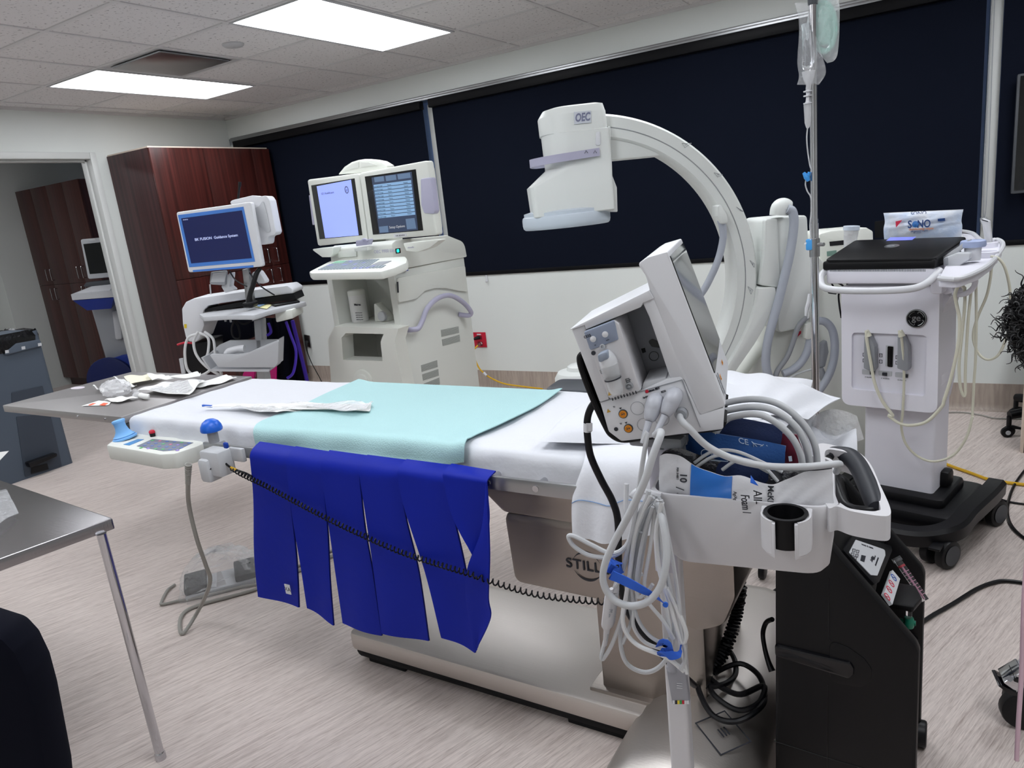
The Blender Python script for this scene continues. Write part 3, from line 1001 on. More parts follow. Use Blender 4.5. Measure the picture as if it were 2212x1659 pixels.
XF = -5.317
t = thing('tall_cabinet', 'tall dark mahogany cabinet standing between the doorway and the blinds', 'cabinet', (-5.6, 4.2, 0))
f = MB(); f.bx(XW + .004, XF - .02, 3.602, YW - .056, .09, 2.196, 0, 0); f.bx(XW + .01, XF - .05, 3.62, YW - .06, 0, .09); f.go('carcass', [M_wooddk], t)
f = MB(); f.bx(XW + .004, XF - .022, 3.61, YW - .06, 2.1961, 2.208); f.go('top_board', M_edge, t)
ys = [3.602, 4.09, 4.585, YW - .056]
for z0, z1 in ((.1, 1.167), (1.171, 2.196)):
    for i in range(3):
        f = MB(); f.bx(XF - .02, XF, ys[i] + .0015, ys[i + 1] - .0015, z0, z1, .0015)
        d = f.go('door', M_wood, t)
        hy = (ys[i + 1] - .05) if i < 2 else ys[i] + .055
        hz = 1.262 if z0 > 1 else 1.08
        f = MB(); cab_handle(f, (XF, hy, hz), (1, 0, 0)); f.go('handle', M_chrome, d)
# cabinet in the room behind the door
yc = 4.25
xa, xb = onY(32, 415, yc).x, onY(166, 383, yc).x
za = onY(32, 415, yc).z
zs = onY(90, 617, yc).z
t = thing('tall_cabinet', 'tall dark wood cabinet seen through the open doorway', 'cabinet', ((xa + xb) / 2, yc + .3, 0))
f = MB(); f.bx(xa, xb, yc + .02, yc + .62, .09, za); f.bx(xa + .02, xb - .03, yc + .06, yc + .6, 0, .09); f.go('carcass', M_wood, t)
n = 4
for z0, z1 in ((.1, zs - .002), (zs + .002, za)):
    for i in range(n):
        x0, x1 = xa + (xb - xa) * i / n, xa + (xb - xa) * (i + 1) / n
        f = MB(); f.bx(x0 + .0015, x1 - .0015, yc, yc + .02, z0, z1, .0015)
        d = f.go('door', M_woodh, t)
        f = MB(); cab_handle(f, (x1 - .045 if i % 2 == 0 else x0 + .045, yc, zs + (.11 if z0 > 1 else -.10)), (0, -1, 0)); f.go('handle', M_chrome, d)
struct_x = xa - .02
f = MB(); f.bx(XO, xa - .01, yc - .35, YO, 0, CE); struct(f.go('wall_hall_side', M_wall))

# monitor tower in the room behind the door
P = planeX(-6.75)
P = facing(6.5)
t = thing('monitor_tower', 'grey and blue monitor tower standing in the room behind the doorway', 'medical cart', (P.w(*P.uv(230, 800)).x, P.w(*P.uv(230, 800)).y, 0))
bz = lambda x, y: (x / 2.633, 200 + y / 2.633)
q = lambda pts: [P.uv(*bz(*p)) for p in pts]
f = MB(); f.prism(rounded(q([(455, 835), (640, 818), (690, 1045), (500, 1062)]), .02), -.06, 0, .01, M=P.M)
o = f.go('monitor', M_pale, t)
f = MB(); f.prism(q([(475, 862), (625, 845), (665, 1020), (512, 1032)]), 0, .004, M=P.M); f.go('screen', M_screen, o)
f = MB(); f.prism(q([(508, 832), (540, 829), (543, 840), (511, 843)]), 0, .005, M=P.M); f.go('badge', M_white, o)
f = MB(); f.prism(rounded(q([(490, 1080), (640, 1065), (640, 1100), (470, 1105)]), .01), -.14, .0, .01, M=P.M); f.go('turntable', M_dgrey, t)
f = MB()
a = [P.pw(*bz(403, 1148), .25), P.pw(*bz(520, 1102), .0), P.pw(*bz(680, 1085), .0), P.pw(*bz(640, 1130), .25)]
f.loft([[tuple(p + V((0, 0, z))) for p in a] for z in (-.05, 0)]); f.go('key_panel', M_pale, t)
f = MB(); c = sum(a, V((0, 0, 0))) / 4
f.loft([[tuple(c + (p - c) * .8 + V((0, 0, z))) for p in a] for z in (.001, .004)])
f.go('touch_panel', M_white, t)
f = MB(); a2 = [c + (p - c) * .98 for p in a]
f.loft([[tuple(p + V((0, 0, -.055))) for p in a2], [tuple(c + (p - c) * .6 + V((0, 0, -.16))) for p in a2]]); f.go('blue_tray', mat('tower_blue', (20, 50, 140), .4), t)
f = MB(); f.prism(rounded(q([(510, 1215), (700, 1190), (740, 1545), (600, 1520)]), .03), -.22, .0, .02, M=P.M); f.go('pedestal', M_grey, t); f = MB(); c = P.pw(*bz(640, 1640), -.1); f.bx(c.x - .2, c.x + .2, c.y - .2, c.y + .2, 0, .12, .02); f.go('pedestal_foot', M_grey, t)
f = MB(); f.prism(rounded(q([(648, 1240), (690, 1235), (705, 1400), (668, 1402)]), .02), 0, .04, .01, M=P.M); f.go('side_holder', M_pale, t)
f = MB()
f.prism(rounded(q([(520, 1650), (560, 1570), (610, 1520), (700, 1490), (800, 1480), (900, 1720), (520, 1720)]), .05), -.35, .05, .02, M=P.M)
f.go('wheel_guard', mat('tower_blue2', (18, 44, 128), .4), t)
f = MB(); c = P.pw(*bz(640, 1640), .055); f.disc(c, P.n, .22, .03, 0, 30, .01); f.go('wheel', mat('tower_wheel', (12, 26, 80), .5), t)

# ------------------------------------------------------------------ bin
t = thing('waste_bin', 'slate grey wheeled waste bin with a black liner by the doorway', 'bin', (-5.62, 2.3, 0))
Px = planeX(-5.40)
bq = lambda x, y: (x / 4.3667, 680 + y / 4.3667)
q = lambda pts: [Px.uv(*bq(*p)) for p in pts]
f = MB()
y0, y1 = 2.02, 2.53
rings = []
for z, k in ((0, 0), (.25, .004), (.5, .0), (.52, .012), (.93, .03), (.98, .03)):
    rings.append([(-5.86 - k * .5, y0 - k), (-5.40 + k * 0 - 0, y0 - k), (-5.40, y1 + k * 0 - .0), (-5.86 - k * .5, y1)])
zt = [0, .25, .5, .52, .93, .98]
f.loft([[(p[0], p[1], z) for p in rounded(r, .03, 4)] for r, z in zip(rings, zt)]); f.go('body', M_slate, t)
zb = onX(*bq(520, 130), -5.40).z
f = MB()
a, b = onX(*bq(110, 700), -5.4), onX(*bq(400, 665), -5.4)
f.prism(rounded([Px.uv(*bq(*p)) for p in ((106, 735), (400, 668), (425, 780), (110, 870))], .01), -.01, .004, M=Px.M)
f.prism(rounded([Px.uv(*bq(*p)) for p in ((150, 960), (470, 930), (560, 1320), (580, 1425), (235, 1530))], .01), -.01, .004, M=Px.M)
f.go('recess_panel', mat('slate_dark_plastic', (52, 60, 72), .55), t)
f = MB(); f.prism([Px.uv(*bq(*p)) for p in ((225, 1390), (500, 1295), (505, 1330), (250, 1440))], 0, .06, .01, M=Px.M); f.go('pedal', M_black, t)
f = MB(); f.prism([Px.uv(*bq(*p)) for p in ((290, 1440), (440, 1400), (455, 1455), (290, 1500))], .004, .008, M=Px.M); f.go('pedal_slot', M_black, t)
f = MB(); f.prism(rounded([Px.uv(*bq(*p)) for p in ((40, 355), (140, 270), (360, 232), (395, 290), (38, 382))], .008), 0, .02, .004, M=Px.M); f.go('lift_handle', M_slate, t)
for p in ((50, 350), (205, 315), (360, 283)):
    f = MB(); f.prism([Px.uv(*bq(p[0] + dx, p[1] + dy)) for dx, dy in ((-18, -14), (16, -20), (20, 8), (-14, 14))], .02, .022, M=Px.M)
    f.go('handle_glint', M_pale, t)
def liner(u, v):
    a = 2 * PI * u; r = random.Random(int(u * 60) * 3 + int(v * 6) * 77)
    se = lambda c: math.copysign(abs(c) ** .35, c)
    prof = [(.90, .90), (1.03, .93), (1.06, 1.0), (1.03, 1.045), (.97, 1.03), (.9, .9), (.6, .7)]
    k = v * 6; i = min(int(k), 5); w = k - i
    R = prof[i][0] * (1 - w) + prof[i + 1][0] * w; z = prof[i][1] * (1 - w) + prof[i + 1][1] * w
    return (-5.635 + .235 * se(math.cos(a)) * R + .004 * r.random(), 2.275 + .262 * se(math.sin(a)) * R + .006 * r.random(), z * .985 + .012 * (r.random() - .5) - .04)
f = MB(); f.surf(liner, 60, 12); f.go('liner', mat('black_bag_film', (14, 14, 17), .22, bump=(30, .4)), t, ang=30)

# ------------------------------------------------------------------ twin screen imaging workstation
YM, YF = 3.30, 3.20
XS = onY(852, 603, YF).x
PM, PF, PS = planeY(YM), planeY(YF), planeX(XS)
wq = lambda x, y: (640 + x / 3.2524, 320 + y / 3.2524)
m_ = lambda pts, h=0: [PM.uv(*wq(*p), h) for p in pts]
f_ = lambda pts, h=0: [PF.uv(*wq(*p), h) for p in pts]
s_ = lambda pts, h=0: [PS.uv(*wq(*p), h) for p in pts]
t = thing('imaging_workstation', 'cream wheeled workstation with two screens, keyboard and open shelf', 'workstation', (-2.97, 3.56, 0))
for nm, o4, scr in (('monitor', [(75, 222), (438, 176), (503, 650), (150, 688)], [(105, 262), (410, 212), (465, 612), (165, 640)]),
                    ('monitor', [(442, 175), (920, 86), (990, 612), (507, 650)], [(482, 200), (840, 148), (892, 578), (540, 608)])):
    f = MB(); f.prism(rounded(m_(o4), .018), -.06, 0, .008, M=PM.M); f.prism(rounded([(x * .9 + .1 * sum(p[0] for p in m_(o4)) / 4, y * .9 + .1 * sum(p[1] for p in m_(o4)) / 4) for x, y in m_(o4)], .03), -.1, -.06, .01, M=PM.M)
    mo = f.go(nm, M_warm, t)
    f = MB(); f.prism(m_(scr), -.004, .0015, M=PM.M); sc = f.go('screen', M_screen, mo)
    if scr[0][0] < 200:
        f = MB(); f.prism(m_([(145, 268), (386, 222), (440, 612), (205, 632)]), .0015, .0025, M=PM.M)
        g = f.go('image', mat('lit_screen_pale', (120, 135, 190), .3, emit=((150, 166, 248), .85)), mo)
        f = MB(); c = PM.uv(*wq(356, 293)); f.ring([(c[0] + .016 * math.cos(a * PI / 12), c[1] + .022 * math.sin(a * PI / 12)) for a in range(24)], [(c[0] + .010 * math.cos(a * PI / 12), c[1] + .015 * math.sin(a * PI / 12)) for a in range(24)], .0025, .0031, M=PM.M)
        f.text('ge', .018, PM.M @ T(c[0], c[1], .003)); c = PM.uv(*wq(222, 316)); f.text('GE Healthcare', .018, PM.M @ T(c[0], c[1], .003))
        f.go('screen_lettering', mat('screen_grey', (110, 118, 165), .5), mo)
    else:
        f = MB(); f.prism(m_([(530, 207), (812, 165), (857, 575), (585, 600)]), .0015, .0022, M=PM.M)
        f.go('image', mat('lit_screen_slate', (30, 36, 50), .3, emit=((66, 80, 108), .6)), mo)
        f = MB()
        lerp2 = lambda a, b, k: (a[0] + (b[0] - a[0]) * k, a[1] + (b[1] - a[1]) * k)
        for k in range(10):
            a0 = lerp2((545, 258), (578, 488), k / 9.6); b0 = lerp2((808, 224), (838, 462), k / 9.6)
            f.prism(m_([(a0[0], a0[1]), (b0[0], b0[1]), (b0[0] + 2, b0[1] + 20), (a0[0] + 2, a0[1] + 20)]), .0022, .0028, M=PM.M)
        f.go('list_rows', mat('lit_rows', (90, 120, 150), .3, emit=((150, 188, 226), .6)), mo)
        f = MB()
        for a in ([(548, 205), (615, 196), (620, 232), (553, 240)], [(628, 196), (700, 186), (706, 222), (634, 232)], [(712, 184), (800, 172), (806, 208), (718, 220)], [(770, 498), (832, 490), (845, 565), (780, 570)], [(583, 552), (645, 545), (650, 590), (590, 594)]):
            f.prism(m_(a), .0022, .0028, M=PM.M)
        f.go('screen_buttons', mat('lit_buttons', (60, 80, 100), .3, emit=((112, 134, 166), .6)), mo)
        f = MB()
        for k in range(10):
            for xx, wd in ((575, 'Recorded image'), (655, 'Fluoro'), (770, 'Patient')):
                p = lerp2((xx, 268 - (xx - 575) * .13), (xx + 30, 498 - (xx - 575) * .12), k / 9.6); c = PM.uv(*wq(*p)); f.text(wd, .0105, PM.M @ T(c[0], c[1], .0029))
        c = PM.uv(*wq(710, 552)); f.text('Setup Options', .02, PM.M @ T(c[0], c[1], .0029), 1)
        f.go('screen_lettering', [mat('row_ink', (60, 90, 120), .5), M_white], mo)
        f = MB(); f.prism(m_([(683, 605), (776, 600), (778, 622), (686, 628)]), 0, .0012, 0, M=PM.M); c = PM.uv(*wq(731, 614)); f.text('FOR USE WITH', .01, PM.M @ T(c[0], c[1], .0014), 1)
        f.go('label', [M_white, M_ink], mo)
        f = MB(); f.prism(rounded(m_([(880, 215), (955, 205), (983, 440), (972, 462), (905, 457), (885, 400)]), .012), -.035, .012, .006, M=PM.M); f.go('side_grip', M_lilac, mo)
f = MB(); f.prism(rounded(m_([(80, 330), (92, 335), (118, 540), (106, 540)]), .004), -.05, -.01, M=PM.M); f.go('side_grip', M_lilac, t)
f = MB()
arc_o = m_([(300, 185), (345, 130), (395, 98), (440, 84), (485, 77), (540, 82), (595, 92), (645, 122), (640, 165)], -.06)
f.prism(arc_o, -.12, -.05, .006, M=PM.M); o = f.go('rear_fairing', M_warm, t)
f = MB(); f.prism(m_([(345, 155), (400, 112), (450, 96), (450, 135)], -.06), -.06, -.046, M=PM.M); f.prism(m_([(465, 98), (520, 100), (575, 118), (465, 132)], -.06), -.06, -.046, M=PM.M); ob = f.go('fairing_rib', M_warm2, o); ob['_b'] = t['_b']
# neck and console
zc = PF.uv(*wq(560, 668))[1]
xl, xr = PF.uv(*wq(228, 735))[0], XS + .012
z1 = PF.uv(*wq(700, 860))[1]
f = MB(); f.bx(-3.1, -2.9, YM + .08, YM + .25, zc - .02, zc + .1, .02); f.go('monitor_neck', M_warm, t)
f = MB(); f.prism(rounded([(YF, z1), (YF + .01, zc - .01), (YF + .05, zc + .006), (YF + .55, zc - .01), (YF + .73, zc - .07), (YF + .74, z1 - .005)], [.01, .02, .03, .1, .08, .01]), xl, xr, .012, M=Matrix(((0, 0, 1, 0), (1, 0, 0, 0), (0, 1, 0, 0), (0, 0, 0, 1))))
f.go('console', M_warm, t)
f = MB(); f.prism(rounded(f_([(105, 710), (258, 694), (258, 745), (236, 766), (182, 766)], .05), .008), -.02, .05, .006, M=PF.M)
f.go('ledge', M_warm, t)
f = MB(); f.prism(rounded(f_([(750, 668), (1015, 640), (935, 700), (850, 730), (772, 722)], .05), .008), -.02, .05, .006, M=PF.M)
c = PF.uv(*wq(805, 697), .05); f.text('stenofix', .014, PF.M @ T(c[0], c[1], .0505), 1); f.go('ledge', [M_warm, M_lilac], t)
f = MB(); f.prism(f_([(700, 705), (732, 701), (736, 737), (704, 741)]), 0, .008, .002, M=PF.M); f.prism(rounded(f_([(707, 711), (722, 709), (724, 731), (709, 733)], .008), .005), .008, .011, 0, 1, M=PF.M)
f.go('power_button', [M_black, mat('lit_teal', (40, 230, 200), .3, emit=((30, 235, 200), 1.5))], t)
f = MB(); c = PF.uv(*wq(622, 724), .001); f.text('OEC 9900 Elite', .026, PF.M @ T(c[0], c[1], .001)); f.go('name_plate', M_lilac, t)
f = MB(); f.prism(f_([(295, 726), (420, 712), (425, 760), (300, 770)]), 0, .004, .001, M=PF.M); f.go('drive_door', M_warm2, t)
f = MB(); f.prism(rounded(f_([(445, 695), (540, 683), (540, 712), (450, 720)]), .005), 0, .05, .004, M=PF.M); f.go('latch_block', M_warm, t)
f = MB(); f.prism(rounded(f_([(418, 650), (510, 640), (500, 680), (420, 690)], .06), .006), .02, .06, .004, M=PF.M); c = PF.pw(*wq(480, 655), .075); f.tube([c + V((.02 * math.cos(a), 0, .012 * math.sin(a))) for a in (0, .8, 1.6, 2.4, 3.14)], .006, 0, 8, 3); f.go('lock', M_lilac, t)
# keyboard shelf, sloping to the front
Yk0, Yk1 = 2.94, 3.19
zk0, zk1 = onY(*wq(100, 868), Yk0).z, onY(*wq(250, 790), Yk1).z
KP = Pl((0, Yk0, zk0), (1, 0, 0), (0, Yk1 - Yk0, zk1 - zk0))
outl = [KP.uv(*wq(*p)) for p in ((88, 866), (238, 790), (768, 758), (780, 775), (776, 800), (690, 838), (590, 866), (100, 876))]
f = MB(); f.prism(rounded(outl, .02), -.045, 0, .012, M=KP.M); f.go('keyboard_shelf', M_warm, t)
f = MB()
ka, kb, kc_, kd = [V(KP.pw(*wq(*p), .001)) for p in ((150, 856), (282, 796), (690, 776), (606, 842))]
r = random.Random(5)
for i in range(20):
    for j in range(7):
        if 15 <= i and 2 <= j: continue
        u, v = (i + .5) / 20, (j + .5) / 7
        p = ka.lerp(kd, u).lerp(kb.lerp(kc_, u), v)
        f.box((0, 0, 0), (.017, .024, .006), 0, 1 if (i < 4 and j > 4) else (0 if r.random() < .93 else 2), M=T(*p) @ RX(math.atan2(zk1 - zk0, Yk1 - Yk0)))
f.go('keys', [mat('key_grey', (150, 160, 168), .5), mat('key_mint', (150, 205, 175), .5), mat('key_lilac', (150, 155, 200), .5)], t)
f = MB(); p = ka.lerp(kd, .87).lerp(kb.lerp(kc_, .87), .45); f.box((0, 0, 0), (.09, .10, .004), .001, M=T(*p) @ RX(math.atan2(zk1 - zk0, Yk1 - Yk0))); f.go('touchpad', M_grey, t)
f = MB(); f.prism([PS.uv(*wq(*p), .02) for p in ((690, 833), (785, 820), (790, 860), (694, 880))], .016, .0175, M=PS.M)
f.prism([PS.uv(*wq(*p), .02) for p in ((750, 826), (784, 821), (785, 829), (751, 834))], .0175, .0182, 0, 1, M=PS.M); f.go('sticker', [mat('sticker_blue', (25, 50, 160), .4), M_white], t)
# cabinet body with open shelf
zb0, zb1 = .07, z1 - .004
XL = PF.uv(*wq(213, 930))[0]
zs1 = PF.uv(*wq(400, 1240))[1]
f = MB()
f.bx(XL, XL + .045, YF, YF + .72, zb0, zb1, .006); f.bx(XS - .05, XS, YF, YF + .72, zb0, zb1, .006)
f.bx(XL + .04, XS - .04, YF + .30, YF + .34, zb0, zb1); f.bx(XL + .04, XS - .04, YF, YF + .32, zs1 - .03, zs1, .003)
f.bx(XL + .03, XS - .03, YF + .36, YF + .72, zb0, zb1, .004); f.bx(XL, XS, YF + .0, YF + .72, zb0, zb0 + .12, .005)
f.go('cabinet_body', M_warm2, t)
f = MB()
outer = f_([(222, 1345), (268, 1252), (718, 1268), (690, 1358), (800, 1900), (265, 1900)], .1)
inner = f_([(318, 1332), (347, 1300), (612, 1306), (592, 1362), (606, 1497), (328, 1487)], .1)
f.ring(outer, inner, 0, .1, M=PF.M); f.go('base_bezel', M_warm, t)
f = MB(); c = PF.pw(*wq(475, 1640), .1); f.disc(c, (0, -1, 0), .075, .012, 0, 32, .006); f.disc(c + V((0, -.012, 0)), (0, -1, 0), .05, .008, 0, 28, .004); f.go('wheel_cover', M_warm, t)
f = MB(); f.prism([PF.uv(*wq(*p), -.29) for p in ((292, 935), (358, 930), (362, 965), (298, 970))], -.295, -.285, 0, M=PF.M); f.go('vent_slot', M_ink, t)
f = MB(); f.prism(rounded(s_([(700, 912), (1174, 826), (1190, 1010), (1120, 1002), (1040, 985), (960, 985), (890, 1005), (835, 1058), (770, 1075), (706, 1085)]), .015), 0, .016, .005, M=PS.M)
f.prism(s_([(705, 940), (716, 938), (720, 1015), (709, 1017)], .016), .016, .0175, 0, 1, M=PS.M)
f.go('side_panel', [M_warm, M_ink], t)
f = MB()
for a in ([(1015, 1278), (1138, 1252), (1142, 1300), (1020, 1328)], [(1022, 1345), (1145, 1310), (1150, 1360), (1028, 1392)], [(875, 1526), (988, 1490), (992, 1540), (880, 1574)], [(884, 1590), (996, 1552), (1000, 1600), (890, 1636)], [(895, 1655), (1003, 1612), (1008, 1662), (900, 1700)]):
    P4 = s_(a)
    for k in range(7):
        l = lambda p, q_, w_: (p[0] + (q_[0] - p[0]) * w_, p[1] + (q_[1] - p[1]) * w_)
        f.prism([l(P4[0], P4[3], k / 7), l(P4[1], P4[2], k / 7), l(P4[1], P4[2], (k + .62) / 7), l(P4[0], P4[3], (k + .62) / 7)], .0, .003, M=PS.M)
f.go('louver', mat('louver_grey', (168, 170, 166), .5), t)
f = MB(); f.tube([PS.pw(*wq(*p), h) for p, h in (((775, 1277), 0), ((815, 1275), .04), ((858, 1265), .06), ((885, 1215), .065), ((918, 1130), .07), ((988, 1058), .07), ((1080, 1035), .07), ((1170, 1082), .07), ((1226, 1148), .07), ((1210, 1175), .05), ((1140, 1168), 0))], .0155, 0, 12); f.go('handle', M_lilac, t)
f = MB(); f.tube([V((XL - .0, YF + .4, zs1 + .1)), V((XL - .05, YF + .38, zs1 + .12)), V((XL - .05, YF + .3, zs1 + .02)), V((XL, YF + .28, zs1))], .0155, 0, 10); f.go('handle', M_lilac, t)
f = MB()
for x in (XL + .05, XS - .05):
    for y in (YF + .03, YF + .66):
        f.disc((x - .015, y, .04), (1, 0, 0), .04, .03, 0, 20, .006); f.box((x, y, .07), (.03, .05, .02), .004)
f.go('caster', M_black, t)
# things on its shelf
q = onY(*wq(455, 1235), YF + .12); zq = zs1
t = thing('wipes_canister', 'white round wipes canister on the workstation shelf', 'canister', (q.x, YF + .12, zq))
f = MB(); f.lathe([(.050, 0), (.053, .008), (.053, .165), (.050, .172)], 28, M=T(q.x, YF + .12, zq)); f.go('tub', M_paper, t)
f = MB(); f.lathe([(.054, .165), (.054, .188), (.048, .196), (.03, .198), (0, .198)], 28, M=T(q.x, YF + .12, zq)); f.go('lid', M_warm, t)
f = MB(); c = onY(*wq(430, 1100), YF + .066); A = axes((c.x, YF + .0655, c.z), (1, 0, 0), (0, 0, 1)); f.text('Metrex', .018, A, bold=.0006)
for k in range(4): f.text('disinfecting wipes', .008, A @ T(0, -.05 - .014 * k, 0))
f.go('label_lettering', M_ink, t)
q = onY(*wq(600, 1205), YF + .1)
t = thing('tape_dispenser', 'small white wedge shaped holder on the workstation shelf', 'dispenser', (q.x, YF + .1, zq))
f = MB(); f.prism(rounded([(-.05, 0), (.06, 0), (.06, .03), (.02, .07), (-.02, .11), (-.035, .11)], .008), -.03, .03, .004, M=axes((q.x, YF + .12, zq), (1, 0, 0), (0, 0, 1))); f.go('body', M_warm, t)
f = MB(); f.disc((q.x + .03, YF + .085, zq + .035), (0, -1, 0), .03, .02, 0, 20, .004); f.go('roll', M_pale, t)

# ------------------------------------------------------------------ navigation cart in front of the cabinet
D = 3.95
PB = facing(D)
bk = lambda x, y: (360 + x / 3.6853, 380 + y / 3.6853)
k_ = lambda pts, h=0: [PB.uv(*bk(*p), h) for p in pts]
pb = lambda x, y, h=0: PB.pw(*bk(x, y), h)
g = pb(740, 1640)
t = thing('navigation_cart', 'white navigation cart with a blue framed screen before the tall cabinet', 'medical cart', (g.x, g.y, 0))
quad = [(72, 290), (672, 205), (765, 722), (172, 770)]
f = MB(); f.prism(rounded(k_(quad), .014), -.055, 0, .008, M=PB.M); mo = f.go('monitor', M_white, t)
f = MB(); f.ring(k_([(90, 312), (612, 245), (704, 682), (180, 727)]), k_([(116, 338), (600, 274), (680, 655), (196, 697)]), 0, .002, M=PB.M); f.prism(k_([(208, 750), (690, 710), (692, 728), (212, 765)]), 0, .002, M=PB.M); f.go('bezel', mat('bezel_blue', (70, 125, 205), .4), mo)
f = MB(); f.prism(k_([(116, 338), (600, 274), (680, 655), (196, 697)]), 0, .0012, M=PB.M); f.go('screen', mat('lit_screen_navy', (14, 20, 56), .25, emit=((18, 26, 72), .7)), mo)
f = MB(); c = PB.uv(*bk(396, 490)); ang = .0
f.text('BK FUSION  Guidance System', .0195, PB.M @ T(c[0], c[1], .0014), sx=.95, bold=.0004); c = PB.uv(*bk(150, 347)); f.text('menu', .012, PB.M @ T(c[0], c[1], .0014)); f.go('screen_lettering', mat('screen_text', (170, 180, 215), .5, emit=((165, 175, 212), .6)), mo)
f = MB()
f.prism(rounded(k_([(475, 205), (690, 155), (740, 165), (800, 155), (825, 195), (875, 450), (860, 470), (815, 480), (810, 545), (740, 548), (640, 300)], -.09), .02), -.2, -.08, .015, M=PB.M); f.go('field_generator', M_white, t)
f = MB(); f.prism(rounded(k_([(690, 262), (740, 240), (770, 190), (800, 300), (830, 445), (800, 450), (740, 400), (715, 350)], -.08), .02), -.08, -.072, .003, M=PB.M); f.go('generator_recess', M_pale, t)
f = MB(); f.tube([pb(565, 215, -.1), pb(572, 150, -.1), pb(582, 55, -.1)], .0055, 0, 8, 2); f.rod(pb(581, 85, -.1), pb(583, 48, -.1), .008); f.go('antenna', M_black, t)
f = MB(); f.prism(rounded(k_([(355, 765), (480, 752), (470, 870), (345, 862)], -.08), .01), -.1, -.07, .005, M=PB.M); o = f.go('tablet', M_grey, t)
f = MB(); f.prism(k_([(370, 775), (478, 762), (462, 845), (352, 845)], -.07), -.07, -.068, M=PB.M); f.go('tablet_screen', M_pale, o)
f = MB(); f.prism(rounded(k_([(475, 800), (520, 760), (505, 880), (545, 910), (470, 930), (440, 880)], -.1), .01), -.16, -.09, .006, M=PB.M); f.tube([pb(345, 865, -.08), pb(352, 940, -.1)], .004, 0, 6, 1); f.go('tablet_arm', M_pale, t)
f = MB(); f.prism(rounded(k_([(690, 765), (745, 750), (800, 835), (790, 855), (690, 850)], -.15), .02), -.2, -.12, .01, M=PB.M); f.go('scanner_head', M_white, t)
f = MB(); f.prism(rounded(k_([(605, 745), (650, 735), (700, 1020), (640, 1045)], -.07), .005), -.1, -.06, .004, M=PB.M); f.go('mast', M_alu, t)
f = MB(); f.tube([pb(745, 735, -.05), pb(715, 780, -.04), pb(685, 880, -.03), pb(662, 950, -.03), pb(655, 1045, -.03)], [.011, .013, .013, .013, .022], 0, 10); f.prism(rounded(k_([(600, 1010), (690, 995), (700, 1050), (610, 1050)], -.02), .02), -.1, -.01, .01, M=PB.M); f.go('stand_neck', M_black, t)
f = MB(); f.tube([pb(500, 755, -.06), pb(550, 830, -.05), pb(640, 880, -.03)], .004, 0, 6); f.tube([pb(660, 770, -.06), pb(740, 870, -.04), pb(860, 950, -.06)], .004, 0, 6); f.go('screen_cable', M_black, t)
# arched white arm
f = MB()
arch = [(150, 1290), (125, 1180), (118, 1060), (150, 1005), (215, 975), (430, 945), (700, 905), (960, 872), (1010, 905), (1010, 935), (700, 975), (430, 1015), (330, 1035), (295, 1070), (285, 1120), (300, 1190), (260, 1300), (230, 1325), (175, 1320)]
f.prism(rounded(k_(arch, -.2), .02), -.42, -.2, .02, M=PB.M); f.go('arm_shell', M_white, t)
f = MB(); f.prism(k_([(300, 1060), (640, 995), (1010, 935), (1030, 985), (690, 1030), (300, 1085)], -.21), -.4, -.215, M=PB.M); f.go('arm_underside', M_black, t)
f = MB(); f.prism(k_([(140, 1180), (160, 1180), (160, 1212), (142, 1212)], -.2), -.2, -.198, M=PB.M); f.go('warning_label', mat('label_yellow', (220, 190, 40), .5), t)
# table top
zt = pb(600, 1100).z
tp = [onZ(*bk(*p), zt + .012) for p in ((258, 1098), (560, 1040), (1000, 995), (1112, 1000), (1030, 1020), (800, 1075), (700, 1108), (480, 1108), (290, 1122))]
f = MB(); f.prism(rounded([(p.x, p.y) for p in tp], .015), zt - .014, zt + .012, .005); f.go('table_top', M_pale, t)
kp = [onZ(*bk(*p), zt + .02) for p in ((830, 1020), (1040, 985), (1060, 998), (860, 1032))]
f = MB(); f.prism([(p.x, p.y) for p in kp], zt + .0125, zt + .022, .003); f.go('keyboard', M_black, t)
f = MB(); f.prism(k_([(860, 1090), (1000, 1062), (1008, 1135), (870, 1168)], -.02), -.25, -.02, .008, M=PB.M); f.go('power_box', M_warm, t)
f = MB(); f.prism(k_([(690, 1150), (750, 1140), (770, 1500), (835, 1900), (730, 1900), (700, 1300)], -.1), -.2, -.1, .01, M=PB.M); f.go('lift_post', M_pale, t)
g = g + RH * .12 - FH * -.12; b0 = V((g.x, g.y, 0)); f = MB()
for k in range(5):
    a = k * 2 * PI / 5 + .3; e = b0 + V((.22 * math.cos(a), .22 * math.sin(a), .08)); f.tube([b0 + V((0, 0, .12)), e], .02, 0, 8, 1)
f.go('foot_star', M_dgrey, t)
for k in range(5):
    a = k * 2 * PI / 5 + .3; e = b0 + V((.22 * math.cos(a), .22 * math.sin(a), .04)); f = MB(); f.disc(e - V((.015, 0, 0)), (1, 0, 0), .04, .03, 0, 18, .005); f.go('caster', M_black, t)
